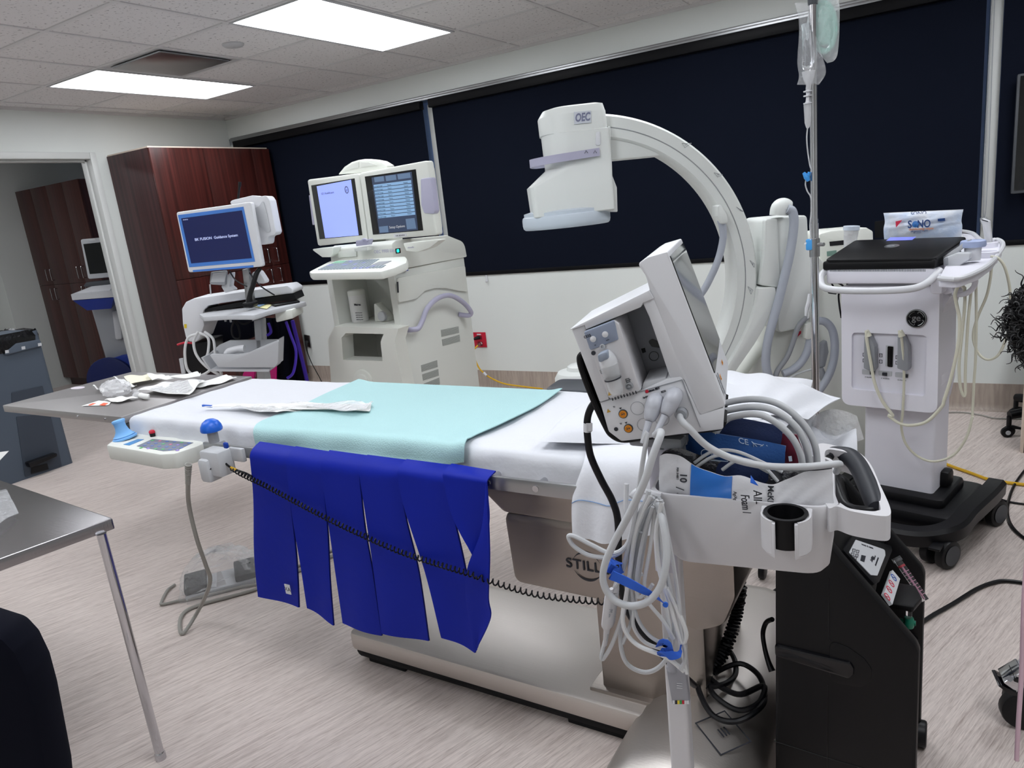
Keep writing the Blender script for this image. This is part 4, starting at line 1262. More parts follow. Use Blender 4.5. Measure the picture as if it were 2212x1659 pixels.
# hanging cables under the table
f = MB()
for a in ([(460, 1110), (470, 1160)], [(500, 1108), (512, 1165)], [(680, 1108), (690, 1155)]): f.tube([pb(*a[0], -.03), pb(*a[1], -.03)], .006, 0, 8, 1)
f.go('hook', M_pale, t)
f = MB(); f.tube([pb(*p, -.1) for p in ((560, 1120), (520, 1200), (530, 1280), (580, 1290), (570, 1200), (540, 1150), (620, 1180), (720, 1130), (850, 1100))], .005, 0, 6); f.go('loose_cable', M_black, t)
f = MB(); f.prism(rounded(k_([(130, 1335), (330, 1320), (330, 1640), (120, 1640)], -.25), .01), -.5, -.25, .006, M=PB.M); f.prism(k_([(100, 1455), (130, 1450), (150, 1570), (120, 1575)], -.24), -.25, -.236, 0, 1, M=PB.M); f.go('computer_case', [M_black, M_pale], t)
f = MB(); f.tube([pb(85, 1345, -.22), pb(140, 1328, -.22), pb(215, 1332, -.22)], .006, 0, 8, 2); f.go('red_lever', M_red, t)
# basket with probes
z0 = pb(600, 1320, 0)
f = MB()
ob = k_([(335, 1415), (420, 1345), (500, 1310), (890, 1300), (885, 1490), (860, 1525), (410, 1522)], .12)
f.prism(rounded(k_([(335, 1418), (470, 1420), (560, 1425), (650, 1408), (745, 1365), (890, 1305), (884, 1490), (858, 1525), (410, 1522)], .12), .01), .10, .12, .004, M=PB.M)
f.prism(rounded(k_([(335, 1415), (420, 1345), (500, 1310), (890, 1302), (860, 1500), (410, 1500)], -.1), .01), -.12, -.10, .004, M=PB.M)
f.prism(k_([(410, 1505), (870, 1505), (860, 1525), (410, 1522)], .0), -.11, .11, M=PB.M)
f.prism(k_([(335, 1415), (350, 1415), (420, 1520), (405, 1520)], .0), -.11, .11, M=PB.M); f.prism(k_([(880, 1305), (890, 1302), (884, 1500), (872, 1500)], 0), -.11, .11, M=PB.M)
f.go('basket', M_pale, t, ang=30)
tb = t
tt = thing('ultrasound_probe', 'white handheld probe with blue tip lying in the cart basket', 'probe', tuple(pb(540, 1400, .0)))
f = MB(); f.tube([pb(470, 1430, .02), pb(500, 1400, .02), pb(560, 1380, .02), pb(620, 1378, .02)], [.016, .022, .02, .024], 0, 12); f.go('grip', M_white, tt)
f = MB(); f.ball(pb(462, 1437, .02), .012); f.go('tip', M_blue, tt)
f = MB()
for P_ in ([(240, 1260), (170, 1290), (145, 1400), (165, 1540), (240, 1590), (330, 1560), (440, 1450)], [(250, 1240), (215, 1320), (240, 1430), (330, 1530), (460, 1600), (560, 1620)], [(300, 1240), (370, 1300), (385, 1420), (390, 1480), (440, 1580)], [(260, 1250), (330, 1290), (330, 1400), (305, 1460)]):
    f.tube([pb(*p, .0) for p in P_], .0075, 0, 8)
f.go('probe_cable', M_cablew, tb)
f = MB(); f.tube([pb(950, 1160, -.1), pb(985, 1260, -.12), pb(1030, 1400, -.1), pb(1010, 1560, -.08), pb(960, 1610, -.08)], .008, 0, 8); f.tube([pb(810, 1170, -.1), pb(830, 1240, -.1), pb(800, 1270, -.1)], .008, 0, 8); f.go('violet_cable', mat('violet_cable', (70, 40, 180), .45), tb)
# papers on the table top
tt = thing('note_paper', 'small yellow and blue paper slips on the cart table top', 'paper', tuple(onZ(*bk(760, 1035), zt + .014)))
sheetpoly([onZ(*bk(*p), zt + .014) for p in ((700, 1045), (770, 1020), (838, 1028), (800, 1062))], 0, .001, .001, 6).go('yellow_slip', mat('paper_yellow', (235, 230, 175), .8), tt)
sheetpoly([onZ(*bk(*p), zt + .018) for p in ((690, 1030), (740, 1012), (800, 1018), (740, 1045))], 0, .001, .001, 6).go('blue_slip', mat('paper_blue', (150, 185, 225), .8), tt)
# bags and apron behind the cart
PG = facing(4.5)
gg = lambda pts: [PG.uv(*bk(*p)) for p in pts]
f = MB()
f.prism(rounded(gg([(330, 1140), (690, 1130), (690, 1290), (600, 1320), (420, 1340), (350, 1330)]), .03), -.1, 0, .02, M=PG.M)
solo(f, 'storage_bag', M_navy, 'dark cloth bag hanging under the navigation cart table', 'bag')
tt = thing('garment_rack', 'dark navy garment with violet and pink trim beside the mahogany cabinet', 'garment', tuple(PG.pw(*bk(900, 1640))))
def gar(u, v):
    x0, x1 = 760 + 60 * v - 110 * v * v, 1000 + 150 * v
    x = x0 + (x1 - x0) * u; y = 1130 + 640 * v
    return PG.pw(*bk(x, y), .03 * math.sin(u * 14) * (.4 + v) - .05)
f = MB(); f.surf(gar, 50, 20, .01); f.go('cloth', M_navy, tt, ang=60)
f = MB(); f.tube([PG.pw(*bk(*p), .02) for p in ((1000, 1150), (1050, 1350), (1110, 1600), (1140, 1760))], .012, 0, 6); f.go('violet_edging', mat('violet_trim', (60, 30, 160), .6), tt)
f = MB()
f.prism(gg([(615, 1570), (640, 1530), (712, 1518), (705, 1600), (660, 1660), (600, 1660)]), -.02, .02, .004, M=PG.M)
M_mag = mat('magenta_panel', (215, 25, 130), .5); f.go('pink_panel', M_mag, tt)
f = MB(); f.prism(gg([(835, 1490), (892, 1470), (890, 1640), (850, 1640)]), .03, .05, .004, M=PG.M); f.go('pink_panel', M_mag, tt)
q = onX(*bk(1118, 1290), XF)
tt = thing('cabinet_outlet', 'small steel outlet with a black plug on the low end of the mahogany cabinet', 'power outlet', tuple(onY(*bk(1120, 1300), YW - .05)))
PW = planeY(YW - .01)
f = MB(); f.prism(rounded([PW.uv(*bk(*p)) for p in ((1095, 1262), (1140, 1270), (1152, 1370), (1108, 1350))], .006), 0, .006, .002, M=PW.M); f.go('plate', M_alu, tt)
f = MB(); f.tube([PW.pw(*bk(*p), h) for p, h in (((1120, 1320), .006), ((1112, 1330), .05), ((1120, 1400), .06), ((1160, 1500), .06), ((1220, 1610), .06), ((1260, 1700), .06))], [.014, .014, .005, .004, .004, .004], 0, 8); f.go('plug_cord', M_black, tt)
# ------------------------------------------------------------------ C-shaped imaging arm
PC = facing(3.0)
CU, CZ, RO, RI = .374, 1.079, .697, .603
c1 = lambda x, y: (1120 + x / 3.8138, 200 + y / 3.8138)
c4 = lambda x, y: (1500 + x / 3.6056, 400 + y / 3.6056)
k1 = lambda pts, h=0: [PC.uv(*c1(*p), h) for p in pts]
k4 = lambda pts, h=0: [PC.uv(*c4(*p), h) for p in pts]
g = PC.w(.62, 0)
t = thing('c_arm', 'white C-shaped fluoroscopy arm with rounded detector head behind the operating table', 'imaging machine', (g.x, g.y, 0))
M_carm = mat('c_arm_white', (222, 225, 222), .42)
f = MB()
sec = [(RO, -.008), (RO, -.132), (RO - .008, -.14), (RI + .008, -.14), (RI, -.132), (RI, -.01), (RI + .01, 0), (RO - .052, 0), (RO - .050, -.003), (RO - .047, 0), (RO - .008, 0)]
rings = []
for k in range(81):
    a = math.radians(97 - (97 + 104) * k / 80)
    rings.append([PC.w(CU + r * math.cos(a), CZ + r * math.sin(a), h) for r, h in sec])
f.loft(rings); f.go('arc', M_carm, t, ang=45)
f = MB(); f.tube([PC.w(CU + (RO - .0495) * math.cos(math.radians(95 - 195 * k / 60)), CZ + (RO - .0495) * math.sin(math.radians(95 - 195 * k / 60)), .0) for k in range(61)], .0012, 0, 5, 1); f.go('arc_seam', M_grey, t)
f = MB(); f.prism(rounded(k1([(735, 285), (860, 300), (1010, 338), (1230, 440), (1300, 480), (1290, 560), (1215, 512), (760, 556)]), .012), -.125, -.012, .008, M=PC.M); f.go('web', M_carm, t)
f = MB()
for x, y, an in ((1483, 313, -35), (1552, 378, -48), (1600, 454, -65), (1627, 571, -85), (1622, 628, -92)):
    u, v = PC.uv(x, y); a = math.radians(an)
    tri = [(.024, 0), (-.014, .012), (-.014, -.008), (.024, 0)]
    L_ = [PC.w(u + p[0] * math.sin(a + 1.6) - p[1] * math.cos(a + 1.6), v - p[0] * math.cos(a + 2.4) * .9 + p[1] * .9, .001) for p in tri]
    f.tube(L_, .0011, 0, 4, 1); f.tube([L_[1].lerp(L_[2], .5).lerp(L_[0], .2 + .15 * k) for k in range(3)], .0016, 0, 4, 1)
f.go('angle_mark', M_grey, t)
# detector head
hc = -.07
f = MB()
def plan(u0, u1, d, r0, r1):
    return rounded([(u0, hc - d), (u1, hc - d), (u1, hc + d), (u0, hc + d)], [r0, r1, r1, r0], 8)
U = [PC.uv(*c1(*p), .06) for p in ((170, 140), (735, 285), (720, 95), (180, 350), (190, 640), (755, 640), (88, 735), (712, 660), (105, 1040), (720, 972), (45, 1085), (795, 1020), (540, 82))]
ul, ur = U[0][0], U[1][0]
ztop, zs_, zch, zlo, zbt = U[12][1], U[3][1], U[4][1], U[6][1], U[8][1]
zlo = U[7][1] - .025
R_ = []
for z, a, b, d, r0, r1 in ((ztop - .0, ul + .05, ur - .03, .10, .09, .02), (ztop - .006, ul + .02, ur - .008, .118, .11, .025), (ztop - .03, ul + .002, ur - .002, .126, .118, .028), (ztop - .035, ul, ur, .127, .118, .028), (zs_ + .002, ul + .002, ur, .128, .118, .02), (zs_, ul + .008, ur + .004, .131, .118, .015), (zch + .01, ul + .012, ur + .008, .131, .118, .015), (zch, ul + .012, ur + .008, .131, .11, .012), (zlo, U[6][0], ur + .004, .142, .025, .012), (zbt + .004, U[6][0] + .006, ur + .004, .142, .025, .012), (zbt, U[6][0] + .01, ur, .138, .025, .012)):
    R_.append([PC.w(p[0], z, p[1]) for p in plan(a, b, d, r0, r1)])
f.loft(R_); f.go('detector_head', M_carm, t, ang=30)
f = MB(); uc, rd = (U[10][0] + U[11][0]) / 2, (U[11][0] - U[10][0]) / 2
zd = U[8][1] - .005
f.lathe([(rd * .80, .028), (rd * .95, .022), (rd * .95, .010), (rd * .985, .006), (rd, -.004), (rd, -.026), (rd * .985, -.038), (rd * .95, -.044), (0, -.044)], 48, M=T(*PC.w(uc, zd, hc))); f.go('detector_rim', mat('pale_blue_bumper', (196, 206, 216), .4), t)
f = MB(); ph = .131 + hc
f.prism(rounded(k1([(640, 325), (672, 320), (678, 435), (632, 440)], ph), .015), ph, ph + .006, .003, M=PC.M); f.go('button_pad', M_white, t)
f = MB(); f.prism(k1([(456, 160), (598, 148), (600, 246), (460, 262)], ph), ph - .001, ph + .0012, 0, M=PC.M)
u, v = PC.uv(*c1(526, 206), ph); f.text('OEC', .041, PC.M @ T(u, v, ph + .0012), 1, shear=.2, bold=.0016, sx=.70); f.go('maker_plate', [mat('plate_silver', (202, 206, 214), .4), mat('plate_ink', (120, 124, 150), .5)], t)
f = MB()
zh = PC.uv(*c1(560, 510), ph)[1]; ua, ub = PC.uv(*c1(112, 560), ph)[0], PC.uv(*c1(663, 490), ph)[0]
bar = [(ub, ph + .006), (ub - .05, ph + .012), (ua + .10, ph + .016), (ua + .03, ph - .015), (ua, ph - .08), (ua + .03, -.14 - ph * .6), (ua + .10, -.215), (ub - .04, -.212)]
P_ = spline([(x, h, 0) for x, h in bar], 8)
rr = []
for k, p in enumerate(P_):
    a = P_[min(k + 1, len(P_) - 1)] - P_[max(k - 1, 0)]; n = V((-a.y, a.x, 0)).normalized()
    rr.append([PC.w(p.x + n.x * s * .006, zh + dz + .012 * (p.x - ua) / (ub - ua) - .008, p.y + n.y * s * .006) for s, dz in ((1, -.015), (1, .015), (-1, .015), (-1, -.015))])
f.loft(rr); f.go('head_handle', M_lilac, t)
f = MB()
for x in (555, 628):
    u, v = PC.uv(*c1(x, 492), ph + .012); f.tube([PC.w(u - .006, v - .004, ph + .022), PC.w(u, v + .006, ph + .023), PC.w(u + .006, v - .004, ph + .022)], .0012, 0, 4, 1)
f.go('handle_mark', M_ink, t)
f = MB(); f.prism(rounded(k1([(735, 280), (752, 280), (764, 655), (735, 665)], .03), .004), -.19, .045, .004, M=PC.M); f.go('head_mount', M_carm, t)
f = MB(); f.prism(k1([(716, 668), (765, 660), (812, 782), (818, 985), (718, 974)], .04), -.15, .04, .005, M=PC.M); f.go('collimator_cover', M_carm, t)
# tube housing at the lower end
f = MB(); u0, zt0 = PC.uv(1247, 800); f.lathe([(.10, .38), (.115, .42), (.115, zt0 - .045), (.10, zt0 - .02), (.06, zt0 - .012), (.055, zt0 + .004), (.045, zt0 + .01), (0, zt0 + .012)], 30, M=T(*PC.w(u0 + .02, 0, hc))); f.box((0, 0, .36), (.26, .2, .12), .03, M=T(*PC.w(u0 + .03, 0, hc)) @ RZ(.56)); f.go('tube_housing', M_carm, t)
# cable on the inner side
f = MB(); f.prism(rounded(k4([(152, 160), (180, 150), (228, 235), (232, 300), (180, 300), (152, 240)]), .012), -.03, .05, .01, M=PC.M); f.go('cable_fitting', M_carm, t)
f = MB(); f.tube([PC.pw(*c4(*p), .02) for p in ((205, 270), (220, 330), (224, 400), (212, 480), (185, 580), (140, 690), (60, 835), (-60, 960), (-200, 1040))], [.016, .0145, .0145, .0145, .0145], 0, 12); f.go('arm_cable', M_hose, t)
# support carriage and body
f = MB(); f.prism(rounded(k4([(500, 800), (632, 795), (640, 850), (610, 960), (540, 1120), (470, 1240), (330, 1440), (200, 1600), (140, 1600), (265, 1400), (370, 1220), (440, 1070), (480, 940)], .03), .008), -.15, .03, .012, M=PC.M); f.go('carriage', M_carm, t)
f = MB(); f.prism(rounded(k4([(542, 262), (640, 252), (870, 232), (882, 470), (925, 520), (930, 900), (870, 1100), (640, 1150), (628, 800), (497, 778), (532, 520)], -.02), .02), -.26, .0, .02, M=PC.M); f.go('upright', M_carm, t)
f = MB(); f.prism(rounded(k4([(540, 265), (638, 255), (645, 500), (660, 800), (500, 776), (532, 520)], .0), .012), -.02, .018, .012, M=PC.M); f.go('upright_face', M_carm, t)
f = MB(); f.prism(rounded(k4([(640, 545), (715, 530), (880, 480), (1000, 600), (1150, 640), (1400, 1000), (1400, 2300), (300, 2300), (380, 1480), (560, 1250), (700, 900)], -.08), .03), -.40, -.06, .03, M=PC.M); f.go('chassis_cover', M_warm, t)
f = MB(); f.tube([PC.pw(*c4(*p), -.055) for p in ((720, 870), (770, 890), (830, 880), (860, 820), (890, 790))], .008, 0, 6); f.tube([PC.pw(*c4(*p), -.055) for p in ((680, 1020), (760, 970), (850, 920))], .006, 0, 6); f.go('cover_rib', M_warm, t)
f = MB(); f.tube([PC.pw(*c4(*p), .01) for p in ((655, 235), (665, 180), (700, 165), (740, 175))], [.036, .036, .034, .026], 0, 16); f.go('hose_elbow', M_carm, t)
hose = lambda pts, h, r, nm, m: (lambda ff: ff.go(nm, m, t))(MB().tube([PC.pw(*c4(*p), h) for p in pts], r, 0, 14))
hose([(722, 185), (762, 205), (775, 280), (765, 400), (738, 560), (700, 720), (655, 900), (610, 1060), (570, 1220), (556, 1370), (575, 1480), (640, 1600)], .04, .0185, 'main_hose', M_hose)
hose([(960, 1055), (1020, 1065), (1070, 1120), (1092, 1220), (1088, 1340), (1055, 1460), (1000, 1560), (930, 1650)], .06, .0165, 'loop_hose', M_hose)
hose([(905, 1180), (880, 1290), (830, 1380), (760, 1440), (690, 1470)], .03, .017, 'lower_hose', M_hose)
hose([(880, 1025), (810, 1100), (765, 1230), (720, 1340), (650, 1440), (630, 1500)], .03, .011, 'dark_hose', M_grey)
hose([(735, 1510), (800, 1470), (900, 1438), (960, 1430)], .05, .0045, 'thin_cable', M_cable)
f = MB(); f.prism(rounded(k4([(865, 1080), (910, 1060), (905, 1200), (855, 1200)], .04), .01), .0, .05, .006, M=PC.M); f.go('hose_clamp', M_warm, t)
f = MB(); f.prism(k4([(790, 1145), (852, 1135), (800, 1185), (778, 1190)], -.05), -.06, -.05, M=PC.M); f.go('red_label', M_red, t)
f = MB()
for k in range(9): f.disc(PC.pw(*c4(975 + k * 4, 1430 + k * 9), .03), (PC.a * .4 - PC.b), .016, .006, 0, 12)
f.prism(rounded(k4([(985, 1240), (1035, 1200), (1050, 1300), (1020, 1420), (975, 1420)], .03), .01), .0, .03, .006, M=PC.M); f.go('cable_plug', M_grey, t)
f = MB(); f.tube([PC.pw(*c4(*p), -.05) for p in ((868, 600), (875, 560), (880, 610), (870, 585), (890, 580))], .0022, 0, 5, 1); f.go('cover_mark', M_ink, t)
# control panel and base
PD = facing(3.25)
s3 = lambda x, y: (1740 + x / 3.606, 440 + y / 3.606)
f = MB(); f.prism(rounded([PD.uv(*s3(*p)) for p in ((108, 235), (200, 210), (480, 186), (530, 215), (536, 420), (110, 470))], .012), -.2, 0, .01, M=PD.M); f.go('control_panel', M_warm, t)
f = MB(); f.prism([PD.uv(*s3(*p)) for p in ((186, 296), (298, 284), (300, 320), (190, 330))], 0, .002, M=PD.M); f.prism([PD.uv(*s3(*p)) for p in ((165, 372), (240, 362), (240, 400), (168, 410))], 0, .002, 0, 1, M=PD.M); f.go('panel_display', [M_blackg, mat('panel_green', (120, 150, 140), .4)], t)
f = MB(); f.prism(PC and [(.48, .06), (1.0, .06), (1.0, .36), (.48, .36)], -.45, -.05, .03, M=PC.M); f.box((0, 0, 0), (1.0, .1, .07), .02, M=T(*PC.w(.45, .09, -.26)) @ RZ(.561)); f.go('chassis', M_warm, t)
for u, h in ((.1, -.1), (.1, -.4), (.95, -.05), (.95, -.45)):
    f = MB(); c = PC.w(u, .055, h); f.disc(c - PC.n * .02, PC.n, .055, .04, 0, 20, .008); f.box(tuple(c + V((0, 0, .045))), (.05, .05, .04), .01); f.go('caster', M_black, t)
# ------------------------------------------------------------------ drip stand
YI = 2.45
PI_ = planeY(YI)
xp = (PI_.uv(1761, 10)[0] + PI_.uv(1757, 840)[0]) / 2
i5 = lambda x, y: (1690 + x / 3.606, y / 3.606)
t = thing('drip_stand', 'tall polished steel drip stand behind the pillow', 'drip stand', (xp, YI, 0))
f = MB(); f.lathe([(.0125, .15), (.0125, 1.30)], 18, M=T(xp, YI, 0)); f.go('lower_pole', M_chrome, t)
f = MB(); f.lathe([(.0108, 1.28), (.0108, 1.93)], 18, M=T(xp, YI, 0)); f.go('upper_pole', M_chrome, t)
zc = PI_.uv(1758, 535)[1]
f = MB(); f.lathe([(.0155, zc - .028), (.0158, zc + .028), (.0125, zc + .029)], 20, M=T(xp, YI, 0)); f.tube([(xp + .012, YI - .008, zc + .01), (xp + .03, YI - .02, zc + .01)], .006, 0, 8, 1); f.go('height_clamp', M_alu, t)
f = MB(); f.lathe([(.0135, 1.925), (.0145, 1.935), (.0145, 2.0), (.006, 2.005)], 18, M=T(xp, YI, 0)); f.go('top_collar', M_dgrey, t)
f = MB()
for s in (1, -1): f.tube([(xp, YI, 2.0), (xp + s * .05, YI - .01, 2.03), (xp + s * .08, YI - .02, 2.02), (xp + s * .08, YI - .02, 2.05)], .004, 0, 8)
f.go('hook', M_chrome, t)
f = MB(); b0 = V((xp, YI, .13)); f.lathe([(.03, .09), (.03, .17), (.015, .18)], 18, M=T(xp, YI, 0))
for k in range(5):
    a = k * 2 * PI / 5 + 4.71 - .628; e = V((xp + .21 * math.cos(a), YI + .21 * math.sin(a), .07)); f.tube([b0, e], .011, 0, 8, 1)
f.go('foot_star', M_black, t)
for k in range(5):
    a = k * 2 * PI / 5 + 4.71 - .628; e = V((xp + .21 * math.cos(a), YI + .21 * math.sin(a), .033)); f = MB(); f.disc(e - V((.01, 0, 0)), (1, 0, 0), .033, .022, 0, 16, .004); f.go('caster', M_black, t)


def pouchbag(f, pts_l, pts_r, h, dep, nu=12, nv=24, cr=.006, seed=1, mp=i5, P=PI_):
    r = random.Random(seed)
    ll, rl = spline([P.pw(*mp(*p), h) for p in pts_l], 6), spline([P.pw(*mp(*p), h) for p in pts_r], 6)
    K = [r.uniform(5, 14) for _ in range(4)]
    for sgn in (1, -1):
        def fn(u, v):
            k = v * (len(ll) - 1); i = min(int(k), len(ll) - 2); a = ll[i].lerp(ll[i + 1], k - i)
            k = v * (len(rl) - 1); i = min(int(k), len(rl) - 2); b = rl[i].lerp(rl[i + 1], k - i)
            p = a.lerp(b, u); e = (math.sin(PI * u) ** .6) * (math.sin(PI * min(1, .04 + v * .92)) ** .5)
            return p + P.n * sgn * (dep * e + cr * e * math.sin(u * K[0] + v * K[1]) * math.sin(v * K[2] * 1.5 + u * K[3]))
        f.surf(fn, nu, nv)
    return f


t = thing('drip_bag', 'clear saline bag in its overwrap hanging from the drip stand', 'drip bag', tuple(PI_.pw(*i5(190, 500))))
pouchbag(MB(), [(95, 25), (122, 120), (130, 250), (116, 480), (130, 590), (114, 660)], [(215, 20), (250, 100), (262, 250), (300, 400), (340, 560), (285, 660)], .0, .03, seed=3).go('overwrap', M_film, t)
pouchbag(MB(), [(146, 190), (150, 300), (155, 420), (150, 520), (185, 570)], [(255, 170), (262, 300), (262, 420), (258, 520), (232, 575)], .0, .022, cr=.002, seed=5).go('fluid_bag', M_clear, t)
f = MB(); f.tube([PI_.pw(*i5(*p), .006) for p in ((205, 555), (206, 610), (208, 660), (200, 700))], [.02, .016, .009, .007], 0, 12, 4); f.go('bag_port', M_filmh, t)
f = MB(); f.tube([PI_.pw(*i5(*p), .006) for p in ((200, 700), (200, 745), (198, 790), (198, 812))], [.007, .005, .006, .012], 0, 12, 3)
for y in (715, 750, 808): f.disc(PI_.pw(*i5(199, y), .006), (0, 0, 1), .013, .003, 0, 14)
f.go('spike', M_white, t)
f = MB(); f.tube([PI_.pw(*i5(*p), .006) for p in ((196, 815), (198, 880), (199, 955), (197, 1000))], [.0115, .0105, .0095, .003], 0, 14, 4); f.go('drip_chamber', M_filmh, t)
f = MB(); f.tube([PI_.pw(*i5(*p), .008) for p in ((196, 995), (190, 1080), (198, 1180), (215, 1290), (230, 1330), (205, 1370), (185, 1400), (180, 1440), (195, 1490), (222, 1540), (225, 1650), (215, 1760), (225, 1890), (205, 1920), (222, 1990), (228, 2300), (212, 2400), (200, 2480)) if p[1] < 2500], .0022, 0, 6); f.go('drip_tube', M_filmh, t)
f = MB(); f.tube([PI_.pw(*i5(*p), .010) for p in ((165, 1345), (190, 1380), (205, 1410))], [.004, .009, .005], 0, 8, 3); f.tube([PI_.pw(*i5(*p), .010) for p in ((195, 1395), (212, 1340))], .005, 0, 8, 1); f.go('roller_clamp', mat('clamp_blue', (60, 150, 225), .4), t)
f = MB(); q = PI_.pw(*i5(210, 1905), .01); f.box(tuple(q), (.02, .012, .035), .004); f.go('tube_clip', mat('clamp_blue2', (70, 160, 230), .4), t)
f = MB(); f.tube([PI_.pw(*i5(*p), .012) for p in ((175, 1905), (205, 1880), (225, 1865))], .004, 0, 6, 2); f.go('connector', M_white, t); f = MB(); f.tube([PI_.pw(*i5(*p), .012) for p in ((210, 2290), (205, 2350), (190, 2400), (182, 2460))], [.004, .006, .006, .003], 0, 8, 3); f.go('connector', M_white, t)
t = thing('mask_pack', 'sealed clear pack with a pale green mask hanging on the drip stand', 'pack', tuple(PI_.pw(*i5(340, 300))))
pouchbag(MB(), [(218, 0), (200, 120), (185, 280), (290, 420)], [(430, -20), (447, 90), (428, 430), (350, 492)], -.03, .03, seed=9).go('clear_pack', mat('pack_film', (250, 252, 255), .1, alpha=.3, spec=.8, bump=(45, .9)), t)
M_mint = mat('mint_film', (170, 225, 212), .25, alpha=.65)
f = MB()
for k, (d, rx, ry) in enumerate(((.0, 1, 1), (.008, .95, .97), (-.008, .97, .94))):
    f.tube([PI_.pw(*i5(325 + 92 * rx * math.cos(a * PI / 8), 210 + 195 * ry * math.sin(a * PI / 8)), -.03 + d) for a in range(16)], .0055, 0, 8, 4, True)
f.go('mask_rim', M_mint, t)
pouchbag(MB(), [(250, 40), (225, 200), (265, 350)], [(395, 40), (415, 200), (375, 350)], -.03, .02, seed=12).go('mask_shell', M_mint, t)
# ------------------------------------------------------------------ ultrasound cart
XH, YH = V((.966, -.256, 0)).normalized(), V((.256, .966, 0)).normalized()
OU = V((-.05, 3.0, 0))
PU = Pl(OU, XH, (0, 0, 1))
LU = Matrix(((XH.x, YH.x, 0, OU.x), (XH.y, YH.y, 0, OU.y), (0, 0, 1, 0), (0, 0, 0, 1)))
u3 = lambda x, y: (1740 + x / 3.606, 440 + y / 3.606)
u4 = lambda x, y: (1740 + x / 2.0763, 860 + y / 2.0763)
k3 = lambda pts, h=0: [PU.uv(*u3(*p), h) for p in pts]
g = LU @ V((-.125, .1, 0))
t = thing('ultrasound_cart', 'white ultrasound cart on black wheels carrying a closed laptop', 'ultrasound cart', tuple(g))
f = MB(); px = [PU.uv(*u4(*p)) for p in ((264, 30), (583, 60), (579, 360), (268, 325))]
f.prism(rounded(rect(px[0][0], px[1][0], -.18, 0), .015), .20, px[0][1] + .2, .0, M=LU @ Matrix(((1, 0, 0, 0), (0, -1, 0, 0), (0, 0, 1, 0), (0, 0, 0, 1)))); f.go('pedestal', M_cool, t)
x0, x1 = px[0][0], px[1][0]
f = MB(); f.prism(rounded(rect(x0 - .10, x1 + .12, -.12, .30), .06), .10, .17, .02, M=LU); f.prism(rounded(rect(x0 - .05, x1 + .05, -.05, .24), .03), .16, .205, .012, M=LU); f.go('base', M_black, t)
f = MB(); xr_, xl_ = .135, x0 - .10
bump = [(xl_, .30, .14), (xl_ - .01, .05, .14), (xl_ + .0, -.12, .13), (xl_ + .10, -.185, .105), (x0 + .14, -.20, .10), (xr_ - .10, -.19, .105), (xr_ - .01, -.13, .13), (xr_ + .01, .0, .15), (xr_ + .03, .18, .16), (xr_ + .03, .31, .155)]
P_ = spline(bump, 8); rr = []
for k, p in enumerate(P_):
    a = P_[min(k + 1, len(P_) - 1)] - P_[max(k - 1, 0)]; n = V((a.y, -a.x, 0)).normalized()
    rr.append([LU @ V((p.x + n.x * s, p.y + n.y * s, p.z + z)) for s, z in ((.03, -.025), (.032, .02), (.02, .034), (-.03, .034), (-.032, -.025))])
f.loft(rr); f.go('bumper', M_dgrey if False else M_black, t)
for cx, cy in ((.10, -.166), (.15, .288), (x0 - .08, -.166), (x0 - .1, .288)):
    f = MB(LU); cc = V((cx, cy, .055))
    f.disc((cx + .012, cy, .055), (.94, -.34, 0), .055, .028, 0, 26, .009, M=LU); f.disc((cx - .045, cy + .018, .055), (.94, -.34, 0), .055, .028, 0, 26, .009, M=LU)
    f.box((cx - .005, cy + .01, .085), (.05, .075, .06), .02); f.prism([(cx - .02, cy - .09), (cx + .02, cy - .09), (cx + .015, cy), (cx - .015, cy)], .098, .108, .003)
    o = f.go('caster', M_black, t)
    f = MB(); f.disc((cx + .0405, cy - .01, .055), (.94, -.34, 0), .038, .001, 0, 26, 0, M=LU); ob = f.go('hub', M_dgrey, o)
f = MB(LU); f.box((x1 + .012, .12, .235), (.04, .07, .07), .015); f.go('cord_clip', M_black, t)
# front body
h0 = .065
body = k3([(285, 690), (1048, 640), (1052, 1000), (1030, 1625), (330, 1585), (285, 1500)], h0)
body = k3([(283, 640), (1050, 640), (1030, 1632), (288, 1560)], h0)
inn = k3([(365, 1000), (950, 1022), (938, 1500), (362, 1440)], h0)
ro, ri = rounded(body, [.01, .01, .035, .035], 8), rounded(inn, .018, 8)
f = MB(); f.prism(ro, -.06, h0 - .008, .0, M=PU.M); f.ring(ro, ri, h0 - .009, h0 + .006, M=PU.M); f.go('front_body', M_cool, t)
f = MB(); f.prism(rounded(k3([(1048, 650), (1150, 715), (1105, 780), (1085, 860), (1078, 1400), (1030, 1625)], -.0), .01), -.14, .03, .02, M=PU.M); f.go('side_cover', M_cool, t)
f = MB()
c = PU.uv(*u3(870, 892), h0); A = PU.M @ T(c[0], c[1], h0 + .006)
f.lathe([(.0, .0), (.034, 0), (.034, .004), (.031, .005), (.030, .0035), (0, .0035)], 32, 0, A)
f.lathe([(.031, .004), (.0335, .0062), (.0305, .0064), (.0295, .0036)], 32, 1, A, caps=False)
f.text('ge', .033, A @ T(0, .002, .0036), 1, .0006, bold=.0004)
for k in range(4):
    a = k * PI / 2 + PI / 4
    f.tube([A @ V((.0255 * math.cos(a + d), .0255 * math.sin(a + d), .004)) for d in (-.55, -.2, .2, .5)] + [A @ V((.019 * math.cos(a + .55), .019 * math.sin(a + .55), .004))], .0012, 1, 5, 3)
f.go('emblem', [M_blackg, M_alu], t)
f = MB()
f.prism(rounded(k3([(622, 1105), (682, 1110), (676, 1278), (618, 1270)], h0), .004), h0 - .009, h0 - .006, M=PU.M); f.go('socket', M_pale, t)
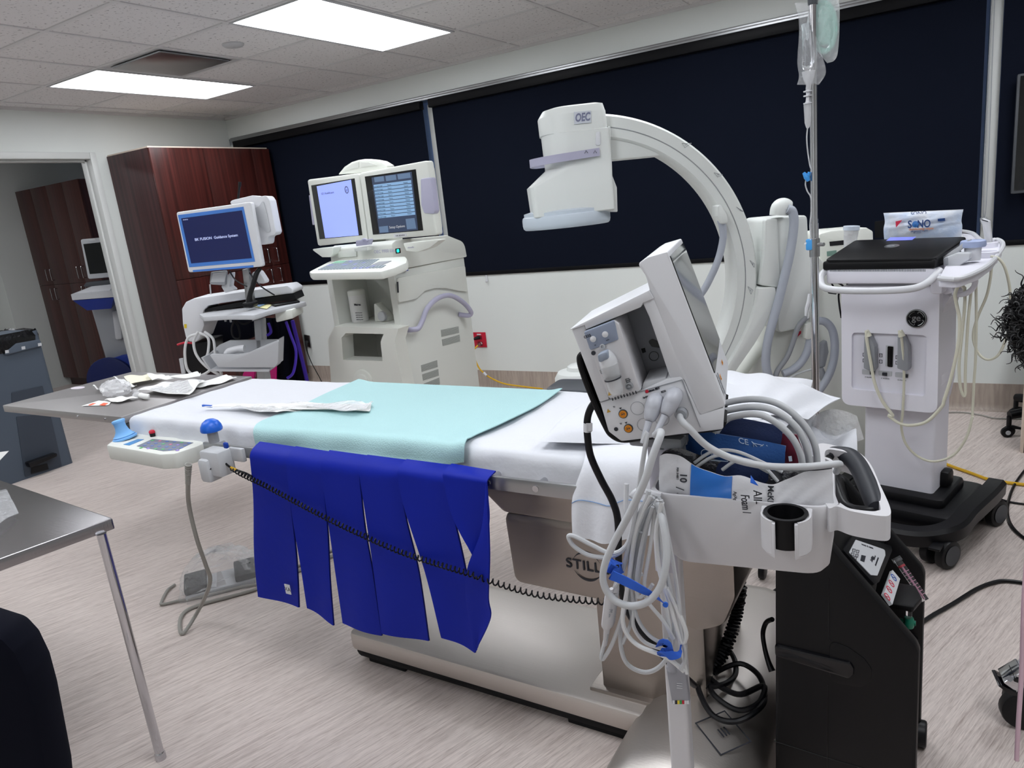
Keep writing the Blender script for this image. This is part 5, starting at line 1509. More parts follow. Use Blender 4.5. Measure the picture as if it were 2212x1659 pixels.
f = MB(); f.prism(rounded(k3([(636, 1112), (680, 1116), (674, 1276), (634, 1270)], h0), .004), h0 - .008, h0 - .004, M=PU.M); f.prism(k3([(648, 1135), (664, 1136), (662, 1255), (648, 1252)], h0), h0 - .004, h0 - .001, M=PU.M); f.go('socket_core', M_blackg, t)
f = MB(); f2 = MB(); f3 = MB()
for x, y in ((436, 1292), (564, 1302), (694, 1315)):
    f.prism(rounded(k3([(x, y), (x + 106, y + 8), (x + 102, y + 48), (x, y + 38)], h0), .004), h0 - .009, h0 - .0055, M=PU.M)
    dx = 66 if x != 564 else 34
    f2.prism(k3([(x + dx, y + 14), (x + dx + 34, y + 16), (x + dx + 34, y + 40), (x + dx, y + 36)], h0), h0 - .006, h0 + .002, M=PU.M)
    u, v = PU.uv(*u3(x + 52, y + 64), h0); f3.text('C A-LOCK', .0065, PU.M @ T(u, v, h0 - .0075))
for x, y in ((440, 1165), (440, 1210), (568, 1170), (568, 1218), (696, 1185), (696, 1228)):
    q = k3([(x, y), (x + 26, y + 2), (x + 26, y + 30), (x, y + 28)], h0); q2 = k3([(x + 4, y + 4), (x + 22, y + 6), (x + 22, y + 26), (x + 4, y + 24)], h0)
    f3.ring(q, q2, h0 - .0085, h0 - .0072, M=PU.M); u, v = PU.uv(*u3(x + 13, y + 15), h0); f3.text('+', .008, PU.M @ T(u, v, h0 - .0078))
f.go('latch', M_pale, t); f2.go('latch_slide', M_ink, t); f3.go('panel_lettering', M_ink, t)
for x in (462, 722):
    f = MB(); pr = rounded(k3([(x, 1030), (x + 42, 1020), (x + 84, 1110), (x + 88, 1285), (x + 70, 1305), (x - 4, 1280)], h0 + .02), .006)
    f.prism(pr, h0 - .008, h0 + .03, .006, M=PU.M); f.prism(k3([(x + 70, 1105), (x + 92, 1105), (x + 92, 1275), (x + 70, 1275)], h0), h0 - .008, h0 + .012, .002, 1, M=PU.M)
    o = f.go('probe_plug', [M_grey, M_ink], t)
    f = MB(); f.tube([PU.pw(*u3(*p), h0 + .034) for p in ((x + 30, 1035), (x + 22, 1010), (x + 14, 985))], [.012, .01, .007], 0, 10, 3); f.go('strain_relief', M_cablec, o)
ck = lambda pts, hs, r, nm='probe_cable', M=M_cablec: MB().tube([PU.pw(*p, hs[0] + (hs[1] - hs[0]) * i / (len(pts) - 1)) for i, p in enumerate(pts)], r, 0, 8).go(nm, M, t)
ck([u3(476, 990), u3(478, 1060), u3(505, 1220), u3(540, 1400), u3(600, 1540), u3(680, 1650), u4(372, 78), u4(420, 112), u4(475, 122), u4(545, 104), u4(610, 40), u3(1080, 1530), u3(1130, 1370), u3(1170, 1200), u3(1198, 1040), u3(1200, 900), u3(1178, 790), u3(1165, 710), u3(1185, 650), u3(1215, 636), u3(1238, 660)], (h0 + .04, .10), .0058)
ck([u3(738, 992), u3(752, 1080), u3(766, 1250), u3(766, 1450), u3(756, 1640), u4(430, 130), u4(450, 205), u4(505, 262), u4(580, 284), u4(665, 254), u4(722, 175), u4(747, 90), u3(1300, 1650), u3(1312, 1400), u3(1325, 1200), u3(1330, 900), u3(1328, 600)], (h0 + .04, -.02), .0046)
ck([u3(1240, 650), u3(1240, 800), u3(1215, 1050), u3(1196, 1250), u3(1205, 1420), u3(1232, 1498), u3(1246, 1470), u3(1244, 1350), u3(1252, 1150), u3(1268, 900), u3(1288, 700), u3(1290, 650)], (.06, .04), .005)
ck([u3(1440, 410), u3(1500, 425), u3(1550, 490), u3(1585, 620), u3(1597, 760), u3(1590, 920), u3(1560, 1060), u3(1500, 1180), u3(1420, 1215), u3(1350, 1170), u3(1310, 1070), u3(1312, 980), u3(1350, 860), u3(1410, 720), u3(1440, 580), u3(1450, 470)], (-.06, -.10), .0046)
# head: laptop base, handle, tray
zl = 1.12
ln = [onZ(1776, 566, zl), onZ(2022, 567, zl)]
fr0, fr1 = PU.uv(1776, 566)[0], PU.uv(2022, 567)[0]
hF = (ln[0] - OU).dot(PU.n)
f = MB()
bp = [u3(170, 505), u3(960, 500), u3(1065, 500), u3(1060, 560), u3(960, 565), u3(165, 600), u3(120, 560)]
w0, w1 = PU.uv(*u3(150, 560), hF)[0], PU.uv(*u3(1000, 560), hF)[0]
f.prism(rounded(rect(w0, w1, -hF + .005, .14), .02), zl - .085, zl - .03, .008, M=LU); f.go('laptop_dock', M_cool, t)
f = MB()
for k in range(60):
    x = 185 + 740 * k / 59
    f.prism(k3([(x, 512), (x + 6, 512), (x + 6, 530), (x, 530)], hF), hF - .006, hF - .0035, M=PU.M)
f.go('vent_slots', M_grey, t)
f = MB(); f.tube([PU.pw(*u3(*p), h) for p, h in (((165, 520), hF - .03), (128, 545) and ((130, 550), hF - .0), ((118, 600), hF + .03), ((150, 655), hF + .06), ((300, 676), hF + .07), ((600, 678), hF + .07), ((840, 660), hF + .06), ((950, 615), hF + .03), ((1010, 560), hF), ((1050, 520), hF - .03))], .0125, 0, 12); f.go('front_handle', M_white, t)
f = MB(); f.prism(rounded(k3([(335, 610), (960, 615), (1000, 690), (960, 705), (340, 660)], .06), .008), -.1, .07, .01, M=PU.M); f.go('neck', M_grey, t)
f = MB(LU); f.bx(w1 - .01, w1 + .03, -.12, .0, zl - .12, zl - .05, .01); f.go('handle_boss', M_cool, t)
# right tray with holders
trp = [onZ(*u3(*p), zl - .02) for p in ((1040, 575), (1190, 580), (1350, 520), (1450, 450), (1530, 350), (1536, 300), (1490, 275), (1380, 285), (1300, 225), (1200, 215), (1250, 300), (1120, 420), (1060, 520))]
f = MB(); f.prism(rounded([(p.x, p.y) for p in trp], .02), zl - .05, zl - .028, .006); f.go('probe_tray', M_cool, t)
f = MB(); f.tube([V((p.x, p.y, zl - .022)) for p in trp[:11]], .008, 0, 8, 5); f.go('tray_rim', M_white, t)
for x, y, r in ((1415, 325, .034), (1420, 400, .03)):
    f = MB(); c = onZ(*u3(x, y), zl - .02); f.lathe([(r, -.03), (r + .004, .012), (r - .002, .014), (r - .006, -.03)], 24, M=T(*c), caps=False)
    f.go('holder_ring', M_cool, t)
f = MB(); hk = [(1040, 600), (1130, 610), (1150, 660), (1180, 705), (1230, 718), (1300, 690), (1328, 600), (1310, 600), (1270, 660), (1210, 690), (1170, 640), (1160, 600)]
f.prism(rounded(k3([(1050, 610), (1140, 615), (1165, 690), (1100, 705), (1060, 690)], .06), .008), .0, .07, .008, M=PU.M); f.tube([PU.pw(*u3(*p), .08) for p in ((1150, 690), (1200, 708), (1260, 695), (1310, 650), (1325, 595))], .009, 0, 8); f.tube([PU.pw(*u3(*p), .0) for p in ((1130, 640), (1200, 610), (1270, 600), (1325, 595))], .009, 0, 8); f.go('cable_hook', M_cool, t)
f = MB()
for a in ([(190, 600), (220, 660), (180, 690), (240, 700)], [(240, 610), (300, 650), (260, 700), (265, 800), (280, 890)], [(300, 600), (330, 640), (260, 660)]): f.tube([PU.pw(*u3(*p), -.05) for p in a], .004, 0, 6)
f.go('rear_cable', M_black, t)

# closed laptop
tt = thing('laptop', 'large black closed laptop on top of the ultrasound cart', 'laptop', tuple((ln[0] + ln[1]) / 2))
lf = hF
B0, B1 = PU.pw(*u3(128, 492), lf), PU.pw(*u3(1012, 492), lf)
c_fl, c_fr = PU.pw(*u3(150, 436), lf), PU.pw(*u3(1010, 425), lf)
dp = .29
c_br, c_bl = PU.pw(*u3(1262, 243), lf - dp), PU.pw(*u3(385, 282), lf - dp)
f = MB(); f.bx((B0 - OU).dot(XH), (B1 - OU).dot(XH), -lf, -lf + dp + .02, zl - .033, zl + .002, .01, M=LU); f.go('base', M_satin, tt)
f = MB(); nrm = (c_fr - c_fl).cross(c_bl - c_fl).normalized()
if nrm.z < 0: nrm = -nrm
Q = [c_fl, c_fr, c_br, c_bl]
AL = Pl(c_fl, c_fr - c_fl, c_bl - c_fl - (c_fr - c_fl) * ((c_bl - c_fl).dot(c_fr - c_fl) / (c_fr - c_fl).length_squared))
f.prism(rounded([((q - c_fl).dot(AL.a), (q - c_fl).dot(AL.b)) for q in Q], .02), -.016, 0, .005, M=AL.M); f.go('lid', M_satin, tt)
f = MB(); e = AL.uv(*u3(672, 331)); f.lathe([(.026, 0), (.026, .0012), (0, .0014)], 28, M=AL.M @ T(e[0], e[1], 0)); f.text('ge', .026, AL.M @ T(e[0], e[1], .0014), 1); f.go('emblem', [M_alu, M_grey], tt)
f = MB(); f.prism([AL.uv(*u3(*p)) for p in ((660, 264), (862, 260), (830, 285), (628, 291))], .0002, .0012, M=AL.M); f.go('lid_label', mat('label_violet', (120, 130, 225), .3), tt)
f = MB(); f.prism(rounded(k3([(1012, 490), (1040, 440), (1290, 270), (1290, 300), (1060, 480), (1065, 505), (1020, 520)], .0), .006), -.0, .03, .004, M=Pl(OU + PU.n * (lf - .12), XH, (0, 0, 1)).M); f.go('side_port', M_pale, tt)
# things on the tray
tt = thing('handheld_probe', 'white T-shaped scanning probe standing in the tray holder', 'probe', tuple(onZ(*u3(1425, 320), zl - .02)))
c = onZ(*u3(1425, 325), zl - .02); Pt = Pl(c, XH, (0, 0, 1))
f = MB(); f.prism(rounded([Pt.uv(*u3(*p)) for p in ((1366, 122), (1385, 114), (1436, 134), (1438, 165), (1455, 310), (1405, 310), (1385, 160))], .006), -.014, .014, .005, M=Pt.M); f.go('handle', M_white, tt)
f = MB(); f.prism([Pt.uv(*u3(*p)) for p in ((1378, 118), (1430, 133), (1430, 140), (1380, 126))], -.01, .0155, M=Pt.M); f.go('lens', M_ink, tt)
tt = thing('flat_probe', 'grey flat scanning probe lying beside the laptop hinge', 'probe', tuple(onZ(*u3(1180, 470), zl - .01)))
a, b = onZ(*u3(1085, 440), zl), onZ(*u3(1260, 395), zl + .01)
f = MB(); f.prism(rounded([PU.uv(*u3(*p), hF * .6) for p in ((1072, 425), (1170, 385), (1282, 382), (1276, 432), (1180, 500), (1140, 500), (1075, 480))], .01), hF * .6 - .04, hF * .6, .012, M=PU.M); f.go('body', M_pale, tt)
f = MB(); f.prism(rounded([PU.uv(*u3(*p), hF * .6) for p in ((1072, 428), (1110, 412), (1115, 476), (1075, 482))], .005), hF * .6 - .042, hF * .6 + .002, .004, M=PU.M); f.go('grip_band', M_grey, tt)
tt = thing('gel_jar', 'small white jar with lilac lid on the scanner tray', 'jar', tuple(onZ(*u3(1300, 440), zl - .02)))
c = onZ(*u3(1300, 440), zl - .02)
f = MB(); f.lathe([(.024, 0), (.026, .045), (.026, .05)], 24, M=T(*c)); f.go('jar', M_white, tt)
f = MB(); f.lathe([(.038, .046), (.040, .052), (.038, .066), (.034, .069), (0, .07)], 28, M=T(*c)); f.go('lid', mat('lid_blue_grey', (165, 178, 212), .4), tt)
# wipes pack behind the laptop
PW_ = Pl(OU + YH * .30, XH, (0, 0, 1))
tt = thing('wipes_pack', 'white and blue soft wipes pack standing behind the laptop', 'pack', tuple(PW_.pw(*u3(910, 262))))
pouchbag(MB(), [(608, 75), (618, 140), (608, 200), (614, 290)], [(1228, 48), (1215, 130), (1222, 180), (1212, 290)], .0, .03, 20, 16, .006, 7, u3, PW_).go('wrapper', mat('wipes_wrap', (222, 226, 234), .25, bump=(40, .25), vary=((14, 14, 14), (190, 206, 230))), tt)
pouchbag(MB(), [(606, 72), (620, 92)], [(1230, 44), (1226, 66)], .0, .004, 20, 3, .002, 8, u3, PW_).go('crimped_edge', M_white, tt)
f = MB(); A = lambda x, y, h=.033: PW_.M @ T(PW_.uv(*u3(x, y), h)[0], PW_.uv(*u3(x, y), h)[1], h)
f.text('S', .042, A(812, 164), 0, .0005, bold=.0006, sx=.8); f.text('NO', .042, A(922, 159), 0, .0005, bold=.0006, sx=.72)
f.lathe([(.0, .0), (.0125, 0), (.0, .003)], 20, 1, A(857, 160)); f.text('disinfecting wipes', .0125, A(900, 196), 2, .0004)
f.text('ultrasound wipes', .009, A(885, 212), 0, .0004); f.text('50 count', .008, A(870, 226), 0, .0004); f.text('SONO', .02, A(880, 76, .02), 0, .0004)
f.prism([PW_.uv(*u3(*p), .033) for p in ((702, 138), (752, 128), (705, 185))], .030, .0335, 0, 3, M=PW_.M); f.prism([PW_.uv(*u3(*p), .033) for p in ((1030, 118), (1085, 112), (1086, 134), (1032, 138))], .030, .0335, 0, 0, M=PW_.M)
f.go('print', [mat('print_navy', (35, 70, 130), .4), mat('print_globe', (60, 120, 190), .4), mat('print_orange', (235, 140, 60), .4), mat('print_red', (220, 50, 80), .4)], tt)
f = MB(); f.prism(k3([(538, 140), (605, 132), (612, 262), (540, 268)], -.34), -.36, -.34, M=PU.M); solo(f, 'tablet_case', M_satin, 'black flat case standing beside the wipes pack', 'case')

PCU = Pl(OU + YH * .20, XH, (0, 0, 1))
tt = thing('specimen_cup', 'clear specimen cup with a pale lid behind the closed laptop', 'cup', tuple(PCU.pw(*u3(352, 335))))
A = T(*PCU.pw(*u3(352, 255))) @ RY(.08)
f = MB(); f.lathe([(.022, -.06), (.029, .03), (.027, .03), (.021, -.057), (0, -.057)], 24, M=A); f.go('cup', M_filmh, tt)
f = MB(); f.lathe([(.031, .026), (.031, .042), (0, .043)], 24, M=A); f.go('lid', mat('cup_lid', (205, 215, 228), .4), tt)

# ------------------------------------------------------------------ person at the edge
PP = facing(1.62)
h0_ = PP.pw(2303, 703)
t = thing('person', 'person with dark curly hair leaning in at the picture edge', 'person', (h0_.x + .45, h0_.y + .35, 0))
M_skin = mat('skin', (176, 128, 104), .5)
f = MB()
hc_ = h0_ + RH * .01
body_pts = [(hc_ + RH * .44 + V((0, 0, -.62)), .14), (hc_ + RH * .42 + V((0, 0, -.45)), .135), (hc_ + RH * .36 + V((0, 0, -.26)), .15), (hc_ + RH * .195 + V((0, 0, -.13)), .12), (hc_ + RH * .19 + V((0, 0, -.07)), .07), (hc_ + RH * .13 + V((0, 0, -.04)), .055), (hc_ + RH * .08 + V((0, 0, -.015)), .065), (hc_, .085), (hc_ - RH * .04 + V((0, 0, .02)), .082), (hc_ - RH * .075 + V((0, 0, .03)), .05), (hc_ - RH * .08 + V((0, 0, .035)), .01)]
f.tube([p for p, r in body_pts], [r for p, r in body_pts], 0, 20, 5); f.go('body', M_skin, t)
f = MB(); f.tube([body_pts[i][0] for i in range(4)] + [hc_ + RH * .225 + V((0, 0, -.10))], [.155, .15, .165, .135, .09], 0, 20, 5); f.go('shirt', M_navy, t)
# seated lower body on a stool, outside the frame
f = MB()
hip = body_pts[0][0]
for s in (-1, 1):
    k = hip + V((.0, s * .09, .0)); f.tube([k, k + V((.36, s * .05, .02)), k + V((.40, s * .06, -.2)), V((k.x + .40, k.y + s * .06, .08))], [.085, .065, .05, .04], 0, 14); f.tube([V((k.x + .34, k.y + s * .06, .045)), V((k.x + .52, k.y + s * .06, .04))], [.045, .035], 0, 12, 1)
f.go('trousers', M_navy, t)
M_hair = mat('black_hair', (12, 11, 13), .45)
f = MB()
r = random.Random(21)
ctr = hc_ - RH * .022 + V((0, 0, .012))
f.ball(tuple(ctr), (.100, .100, .104), nu=24, nv=16)
for k in range(1500):
    d = V((r.gauss(0, 1), r.gauss(0, 1), r.gauss(.05, 1))).normalized()
    if d.dot(RH) > .85 and d.z < -.1: continue
    st = ctr + V((d.x * .096, d.y * .096, d.z * .100))
    L = r.uniform(.01, .03) if r.random() < .86 else r.uniform(.03, .06)
    ax = (d + V((r.gauss(0, .6), r.gauss(0, .6), r.gauss(-.45, .5)))).normalized()
    u = ax.orthogonal().normalized(); w = ax.cross(u); ph = r.uniform(0, 6.3); R = r.uniform(.0045, .0095); n = 14; tw = r.uniform(.9, 1.9)
    P_ = [st + ax * (L * i / n) + (u * (math.cos(ph + tw * 2 * PI * i / n) - math.cos(ph)) + w * (math.sin(ph + tw * 2 * PI * i / n) - math.sin(ph))) * R for i in range(n + 1)]
    f.tube(P_, [.0021, .0019, .0007], 0, 4, 1)
o = f.go('hair', M_hair, t)
# office chair behind, castor and leg in view
q = onZ(2178, 942, 0)
cx, cy = q.x + .265, q.y + .14
t = thing('office_chair', 'black office chair with a castored foot by the low wall', 'chair', (cx, cy, 0))
for k in range(5):
    a = PI + .486 + k * 2 * PI / 5
    e = V((cx + .30 * math.cos(a), cy + .30 * math.sin(a), .115))
    f = MB(); f.tube([(cx, cy, .16), V((cx, cy, .155)).lerp(e, .5), e], [.035, .03, .022], 0, 12, 4); f.go('leg', M_satin, t)
    f = MB(); f.lathe([(.012, .05), (.012, .11)], 10, M=T(e.x, e.y, 0)); f.disc((e.x - .01, e.y - .012, .028), (.3, -1, 0), .028, .018, 0, 20, .004); f.disc((e.x + .0, e.y + .012, .028), (.3, -1, 0), .028, .018, 0, 20, .004)
    f.prism([(0, 0), (.055, -.004), (.06, .004), (.02, .016), (0, .016)], -.008, .008, .002, M=T(e.x, e.y, .045) @ RX(PI / 2)); o = f.go('caster', M_black, t)
    f = MB(); f.disc((e.x - .003, e.y - .031, .028), (.3, -1, 0), .012, .002, 0, 16); f.go('hub', M_pale, o)
f = MB(); f.rod((cx, cy, .15), (cx, cy, .44), .028); f.go('gas_post', M_black, t)
f = MB(); f.box((cx, cy, .48), (.46, .46, .07), .03); f.go('seat', M_navy, t)
f = MB(); f.box((cx + .24, cy, .75), (.06, .42, .48), .028); f.go('backrest', M_navy, t)
# wood cabinet edge
xx = onZ(2207, 963, 0)
t = thing('wood_panel', 'edge of a low dark wood panel with pale strip by the office chair', 'panel', (xx.x + .3, xx.y - .04, 0))
sx = onY(2207, 880, xx.y - .02).x
f = MB(); f.bx(sx + .012, sx + .6, xx.y - .06, xx.y - .11, 0, .52, .002); f.go('board', M_wooddk, t)
f = MB(); f.bx(sx, sx + .012, xx.y - .059, xx.y - .111, 0, .52, .002); f.go('edge_strip', M_edge, t)
# mobile stand with braked castor at the lower right edge
q = onZ(2195, 1548, 0)
t = thing('rolling_stand', 'white rolling stand foot with a steel braked castor at the picture edge', 'rolling stand', (q.x + .25, q.y - .02, 0))
f = MB(); f.disc((q.x + .01, q.y - .028, .055), (.2, -1, 0), .055, .026, 0, 26, .008); f.disc((q.x + .02, q.y + .022, .055), (.2, -1, 0), .055, .026, 0, 26, .008); f.go('wheel', M_black, t)
PQ = Pl((q.x, q.y - .03, 0), (1, .2, 0), (0, 0, 1)); s7 = lambda x, y: (2000 + x / 4.6226, 1300 + y / 4.6226)
f = MB(); f.prism(rounded([PQ.uv(*s7(*p)) for p in ((740, 740), (930, 630), (1000, 690), (940, 770), (870, 838))], .004), -.03, .03, .005, M=PQ.M); f.go('brake_plate', M_chrome, t)
f = MB(); f.prism([PQ.uv(*s7(*p), .03) for p in ((778, 762), (830, 735), (890, 765), (845, 800))], .03, .031, M=PQ.M); f.go('brake_label', M_grey, t)
f = MB(); f.prism(rounded([PQ.uv(*s7(*p)) for p in ((678, 752), (720, 750), (870, 830), (880, 862), (800, 845))], .003), -.03, .034, .004, M=PQ.M); f.prism(rounded([PQ.uv(*s7(*p)) for p in ((850, 670), (940, 705), (940, 745), (835, 710))], .003), -.02, .036, .004, M=PQ.M); f.go('brake_pedal', M_blackg, t)
f = MB(); f.bx(q.x - .003 + .0, q.x + .5, q.y - .03, q.y + .03, .132, .185, .02); f.rod((q.x + .02, q.y, .1), (q.x + .02, q.y, .15), .016); f.go('foot_beam', M_white, t)
f = MB(); f.rod((q.x + .3, q.y, .15), (q.x + .3, q.y, 1.2), .02); f.go('post', M_white, t)
PT = facing(1.30)
f = MB(); f.tube([PT.pw(*p) for p in ((2222, 1150), (2212, 1300), (2207, 1450), (2200, 1560), (2196, 1642))], .0048, 0, 10)
solo(f, 'hanging_tube', mat('pink_tube', (214, 182, 196), .35), 'pale pink tube hanging down at the picture edge', 'tube')
# cords on the floor to the right
fz = lambda pts, z=.006: [onZ(x, y, z) for x, y in pts]
for nm, lb, pts, r_, m_c in (('supply_cable', 'black power cord running from the black oxygen machine across the floor', [(1990, 1345), (2016, 1328), (2060, 1303), (2110, 1272), (2150, 1257), (2180, 1255), (2230, 1262)], .0065, M_black),
                            ('floor_cable', 'black cable curving down to the floor by the scanner cart wheel', [(2240, 985), (2212, 1018), (2190, 1050), (2178, 1085), (2177, 1115), (2188, 1140), (2212, 1162), (2240, 1175)], .006, M_black),
                            ('thin_cable', 'thin black cord on the floor behind the scanner cart wheel', [(2130, 1066), (2160, 1078), (2190, 1086), (2240, 1092)], .0045, M_black),
                            ('yellow_cable', 'yellow cord on the floor behind the scanner cart', [(1900, 952), (1990, 978), (2045, 1003), (2095, 1021), (2140, 1037), (2180, 1043), (2240, 1050)], .0075, M_yellow),
                            ('grey_cable', 'thin grey cable lying along the foot of the low wall', [(1990, 897), (2030, 892), (2080, 891), (2120, 897), (2155, 904), (2240, 905)], .004, M_taupe)):
    f = MB(); f.tube(fz(pts, r_ + .001), r_, 0, 8); solo(f, nm, m_c, lb, 'cord')
# ------------------------------------------------------------------ patient monitor on its rolling stand
wdir = ray(1601, 395).normalized()
n_ = -wdir
o_ = on(1400, 800, FH * 1.05, FH)
mq = lambda x, y: (1200 + x / 3.457, 500 + y / 3.457)
_t = lambda x, y: on(*mq(x, y), o_, n_)
b_ = (_t(115, 725) - _t(385, 1480)) + (_t(845, 170) - _t(1205, 1130))
b_ = b_ - n_ * b_.dot(n_)
PN = Pl(o_, b_.cross(n_), b_)
if PN.n.dot(n_) < 0: PN = Pl(o_, n_.cross(b_), b_)
n2 = lambda pts, h=0: [PN.uv(*mq(*p), h) for p in pts]
nw = lambda x, y, h=0: PN.pw(*mq(x, y), h)
SX = V((.991, .134, 0)).normalized(); SY = V((-.134, .991, 0)).normalized()
pole = on(1462, 1400, FH * 1.12, FH); pole.z = 0
t = thing('monitor_stand', 'white monitor rolling stand with a deep accessory basket, black grip and cup holder', 'rolling stand', (pole.x, pole.y, 0))
LS = Matrix(((SX.x, SY.x, 0, pole.x), (SX.y, SY.y, 0, pole.y), (0, 0, 1, 0), (0, 0, 0, 1)))
_k = on(1590, 1150, FH * .99, FH); _k.z = 0
PK = Pl(_k, SX, (0, 0, 1))
q8 = lambda x, y: (1380 + x / 3.8138, 840 + y / 3.8138)
zr = PK.pw(*q8(700, 880)).z
M_stand = mat('stand_white', (204, 203, 206), .42)
# basket: rim outline (room plan) from the picture, walls tapering down
ori = lambda p: ((V(p) - PK.o).dot(SX), (V(p) - PK.o).dot(SY))
FU = lambda x, y: PK.uv(*q8(x, y))
uL, uR = FU(68, 840)[0], FU(1625, 960)[0]
uLb, uRb = FU(232, 1490)[0], FU(1580, 1570)[0]
zb = FU(900, 1545)[1]
DB = .215
LK = Matrix(((SX.x, SY.x, 0, PK.o.x), (SX.y, SY.y, 0, PK.o.y), (0, 0, 1, 0), (0, 0, 0, 1)))
zt_l, zt_r = FU(110, 862)[1], FU(1500, 985)[1]
zr = (zt_l + zt_r) / 2
f = MB()
def bring(z, k, ins):
    a, b = uL + (uLb - uL) * k + ins, uR + (uRb - uR) * k - ins
    return [LK @ V((p[0], p[1], z + (zt_r - zt_l) * ((p[0] - a) / (b - a) - .5) * (1 - k))) for p in rounded(rect(a, b, .0 + .012 * k + ins, DB - .012 * k - ins), .032, 7)]
outer = [bring(zb, .97, .022), bring(zb + .004, .97, .008), bring(zb + .016, .93, .001), bring(zr - .06, .35, 0), bring(zr - .004, 0, 0), bring(zr, 0, .0015)]
inner = [bring(zr, 0, .006), bring(zr - .01, .02, .0075), bring(zb + .02, .93, .009), bring(zb + .012, .95, .02)]
f.loft(outer + inner); f.go('basket', M_stand, t, ang=35)
# grip at the right end
def smooth2(P): return [(p.x, p.y) for p in spline([(q[0], q[1], 0) for q in P], 6, True)]
Zr = PK.w(0, zt_r).z
hz = lambda x, y, dz=0: onZ(*q8(x, y), Zr + dz)
P2 = lambda pts, dz=0: [tuple(hz(x, y, dz))[:2] for x, y in pts]
ho = smooth2(P2([(1545, 965), (1640, 975), (1760, 1015), (1985, 1052), (2070, 1040), (2062, 960), (1985, 790), (1905, 620), (1800, 520), (1650, 478), (1470, 466), (1490, 700)]))
hi = smooth2(P2([(1640, 935), (1660, 945), (1740, 990), (1900, 1012), (1965, 1008), (1990, 980), (1935, 810), (1850, 630), (1760, 548), (1640, 512), (1535, 520), (1560, 700)]))
f = MB(); f.ring(ho, hi, Zr - .036, Zr + .001); f.go('handle_frame', M_stand, t)
f = MB(); gp = [hz(x, y, -.010) for x, y in ((1560, 535), (1640, 535), (1735, 560), (1810, 640), (1880, 780), (1935, 920), (1955, 985))]
f.tube(gp, [.0115, .0135, .0155, .0155, .0155, .0145, .012], 0, 16, 8, flat=.85); f.go('grip', mat('grip_black', (24, 27, 36), .5), t)
f = MB(); f.tube([hz(x, y, -.014) for x, y in ((1555, 545), (1580, 660), (1635, 800), (1690, 940), (1760, 985), (1880, 1000), (1950, 990))], .0065, 0, 10, 6); f.go('grip_liner', M_black, t)
# cup holder on the front
c0 = PK.pw(*q8(1210, 1050), .032)
def shell(r, z0, z1, gap, mi, f, th=.003):
    def fn(u, v):
        a = -PI / 2 + gap + (2 * PI - 2 * gap) * u
        zz = z1 + (z0 - z1) * v
        return LK.to_3x3() @ V((r * math.cos(a), r * math.sin(a), zz)) + c0
    f.surf(fn, 40, 6, th, mi)
f = MB(); shell(.0305, -.046, .004, .55, 0, f, .003)
for s in (-1, 1):
    A = LK.to_3x3().to_4x4(); A.translation = c0
    f.prism(rounded([(s * .0125, -.0345), (s * .026, -.018), (s * .0335, .004), (s * .0345, .028), (s * .026, .028), (s * .025, .004), (s * .0125, -.024)], .004), -.050, .002, .003, M=A)
f.go('cup_holder', M_stand, t, ang=50)
f = MB(); A = LK.to_3x3().to_4x4(); A.translation = c0
f.lathe([(.0268, -.040), (.0268, .0045), (.0300, .0055), (.0300, .0068), (.0245, .0068), (.0240, -.036), (0, -.036)], 32, 0, A); f.go('cup_liner', M_satin, t)
# posts
PP_ = Pl(pole, SX, (0, 0, 1))
a, b = PP_.uv(1432, 1240), PP_.uv(1476, 1240); c, d = PP_.uv(1449, 1655), PP_.uv(1494, 1655)
f = MB(); f.prism(rounded(rect((a[0] + c[0]) / 2, (b[0] + d[0]) / 2, -.018, .018), .006), .10, PP_.uv(1450, 1225)[1] + .03, M=LS); f.go('lower_post', M_stand, t)
pu = PP_.uv(1405, 1000)[0], PP_.uv(1458, 1000)[0]
f = MB(); f.prism(rounded(rect(pu[0], pu[1], -.02, .02), .008), PP_.uv(1450, 1225)[1], PP_.uv(1430, 955)[1], M=LS); f.go('upper_post', mat('post_lavender', (190, 188, 198), .4), t)
f = MB(); mtop = nw(800, 1520, -.08); f.tube([PP_.w((pu[0] + pu[1]) / 2, PP_.uv(1430, 965)[1]), mtop], .022, 0, 16, 1); f.box(tuple(mtop), (.09, .08, .02), .006); f.go('tilt_mount', M_grey, t)
f = MB()
for x, y0, y1 in ((1352, 1045, 1110), (1362, 1180, 1245)):
    f.tube([PK.pw(x + 25, y1 - 6, .0), PK.pw(x + 6, y1, .01), PK.pw(x, y1 - 12, .015), PK.pw(x + 1, y0, .012)], .0042, 0, 8)
f.tube([PK.pw(1428, 1070, 0), PK.pw(1380, 1060, .0), PK.pw(1364, 1075, .01)], .005, 0, 8); f.go('cable_hook', M_white, t)
f = MB()
for k in range(5):
    a = k * 2 * PI / 5 + .94
    f.tube([V((pole.x, pole.y, .13)), V((pole.x + .10 * math.cos(a), pole.y + .10 * math.sin(a), .115)), V((pole.x + .18 * math.cos(a), pole.y + .18 * math.sin(a), .085))], [.028, .022, .018], 0, 12)
f.go('foot_star', M_pale, t)
for k in range(5):
    a = k * 2 * PI / 5 + .94; e = V((pole.x + .18 * math.cos(a), pole.y + .18 * math.sin(a), .04))
    f = MB(); f.disc(e - V((.012, .01, 0)), (1, 0, 0), .04, .026, 0, 18, .005); f.box((e.x, e.y, .075), (.025, .025, .02), .004); f.go('caster', M_black, t)

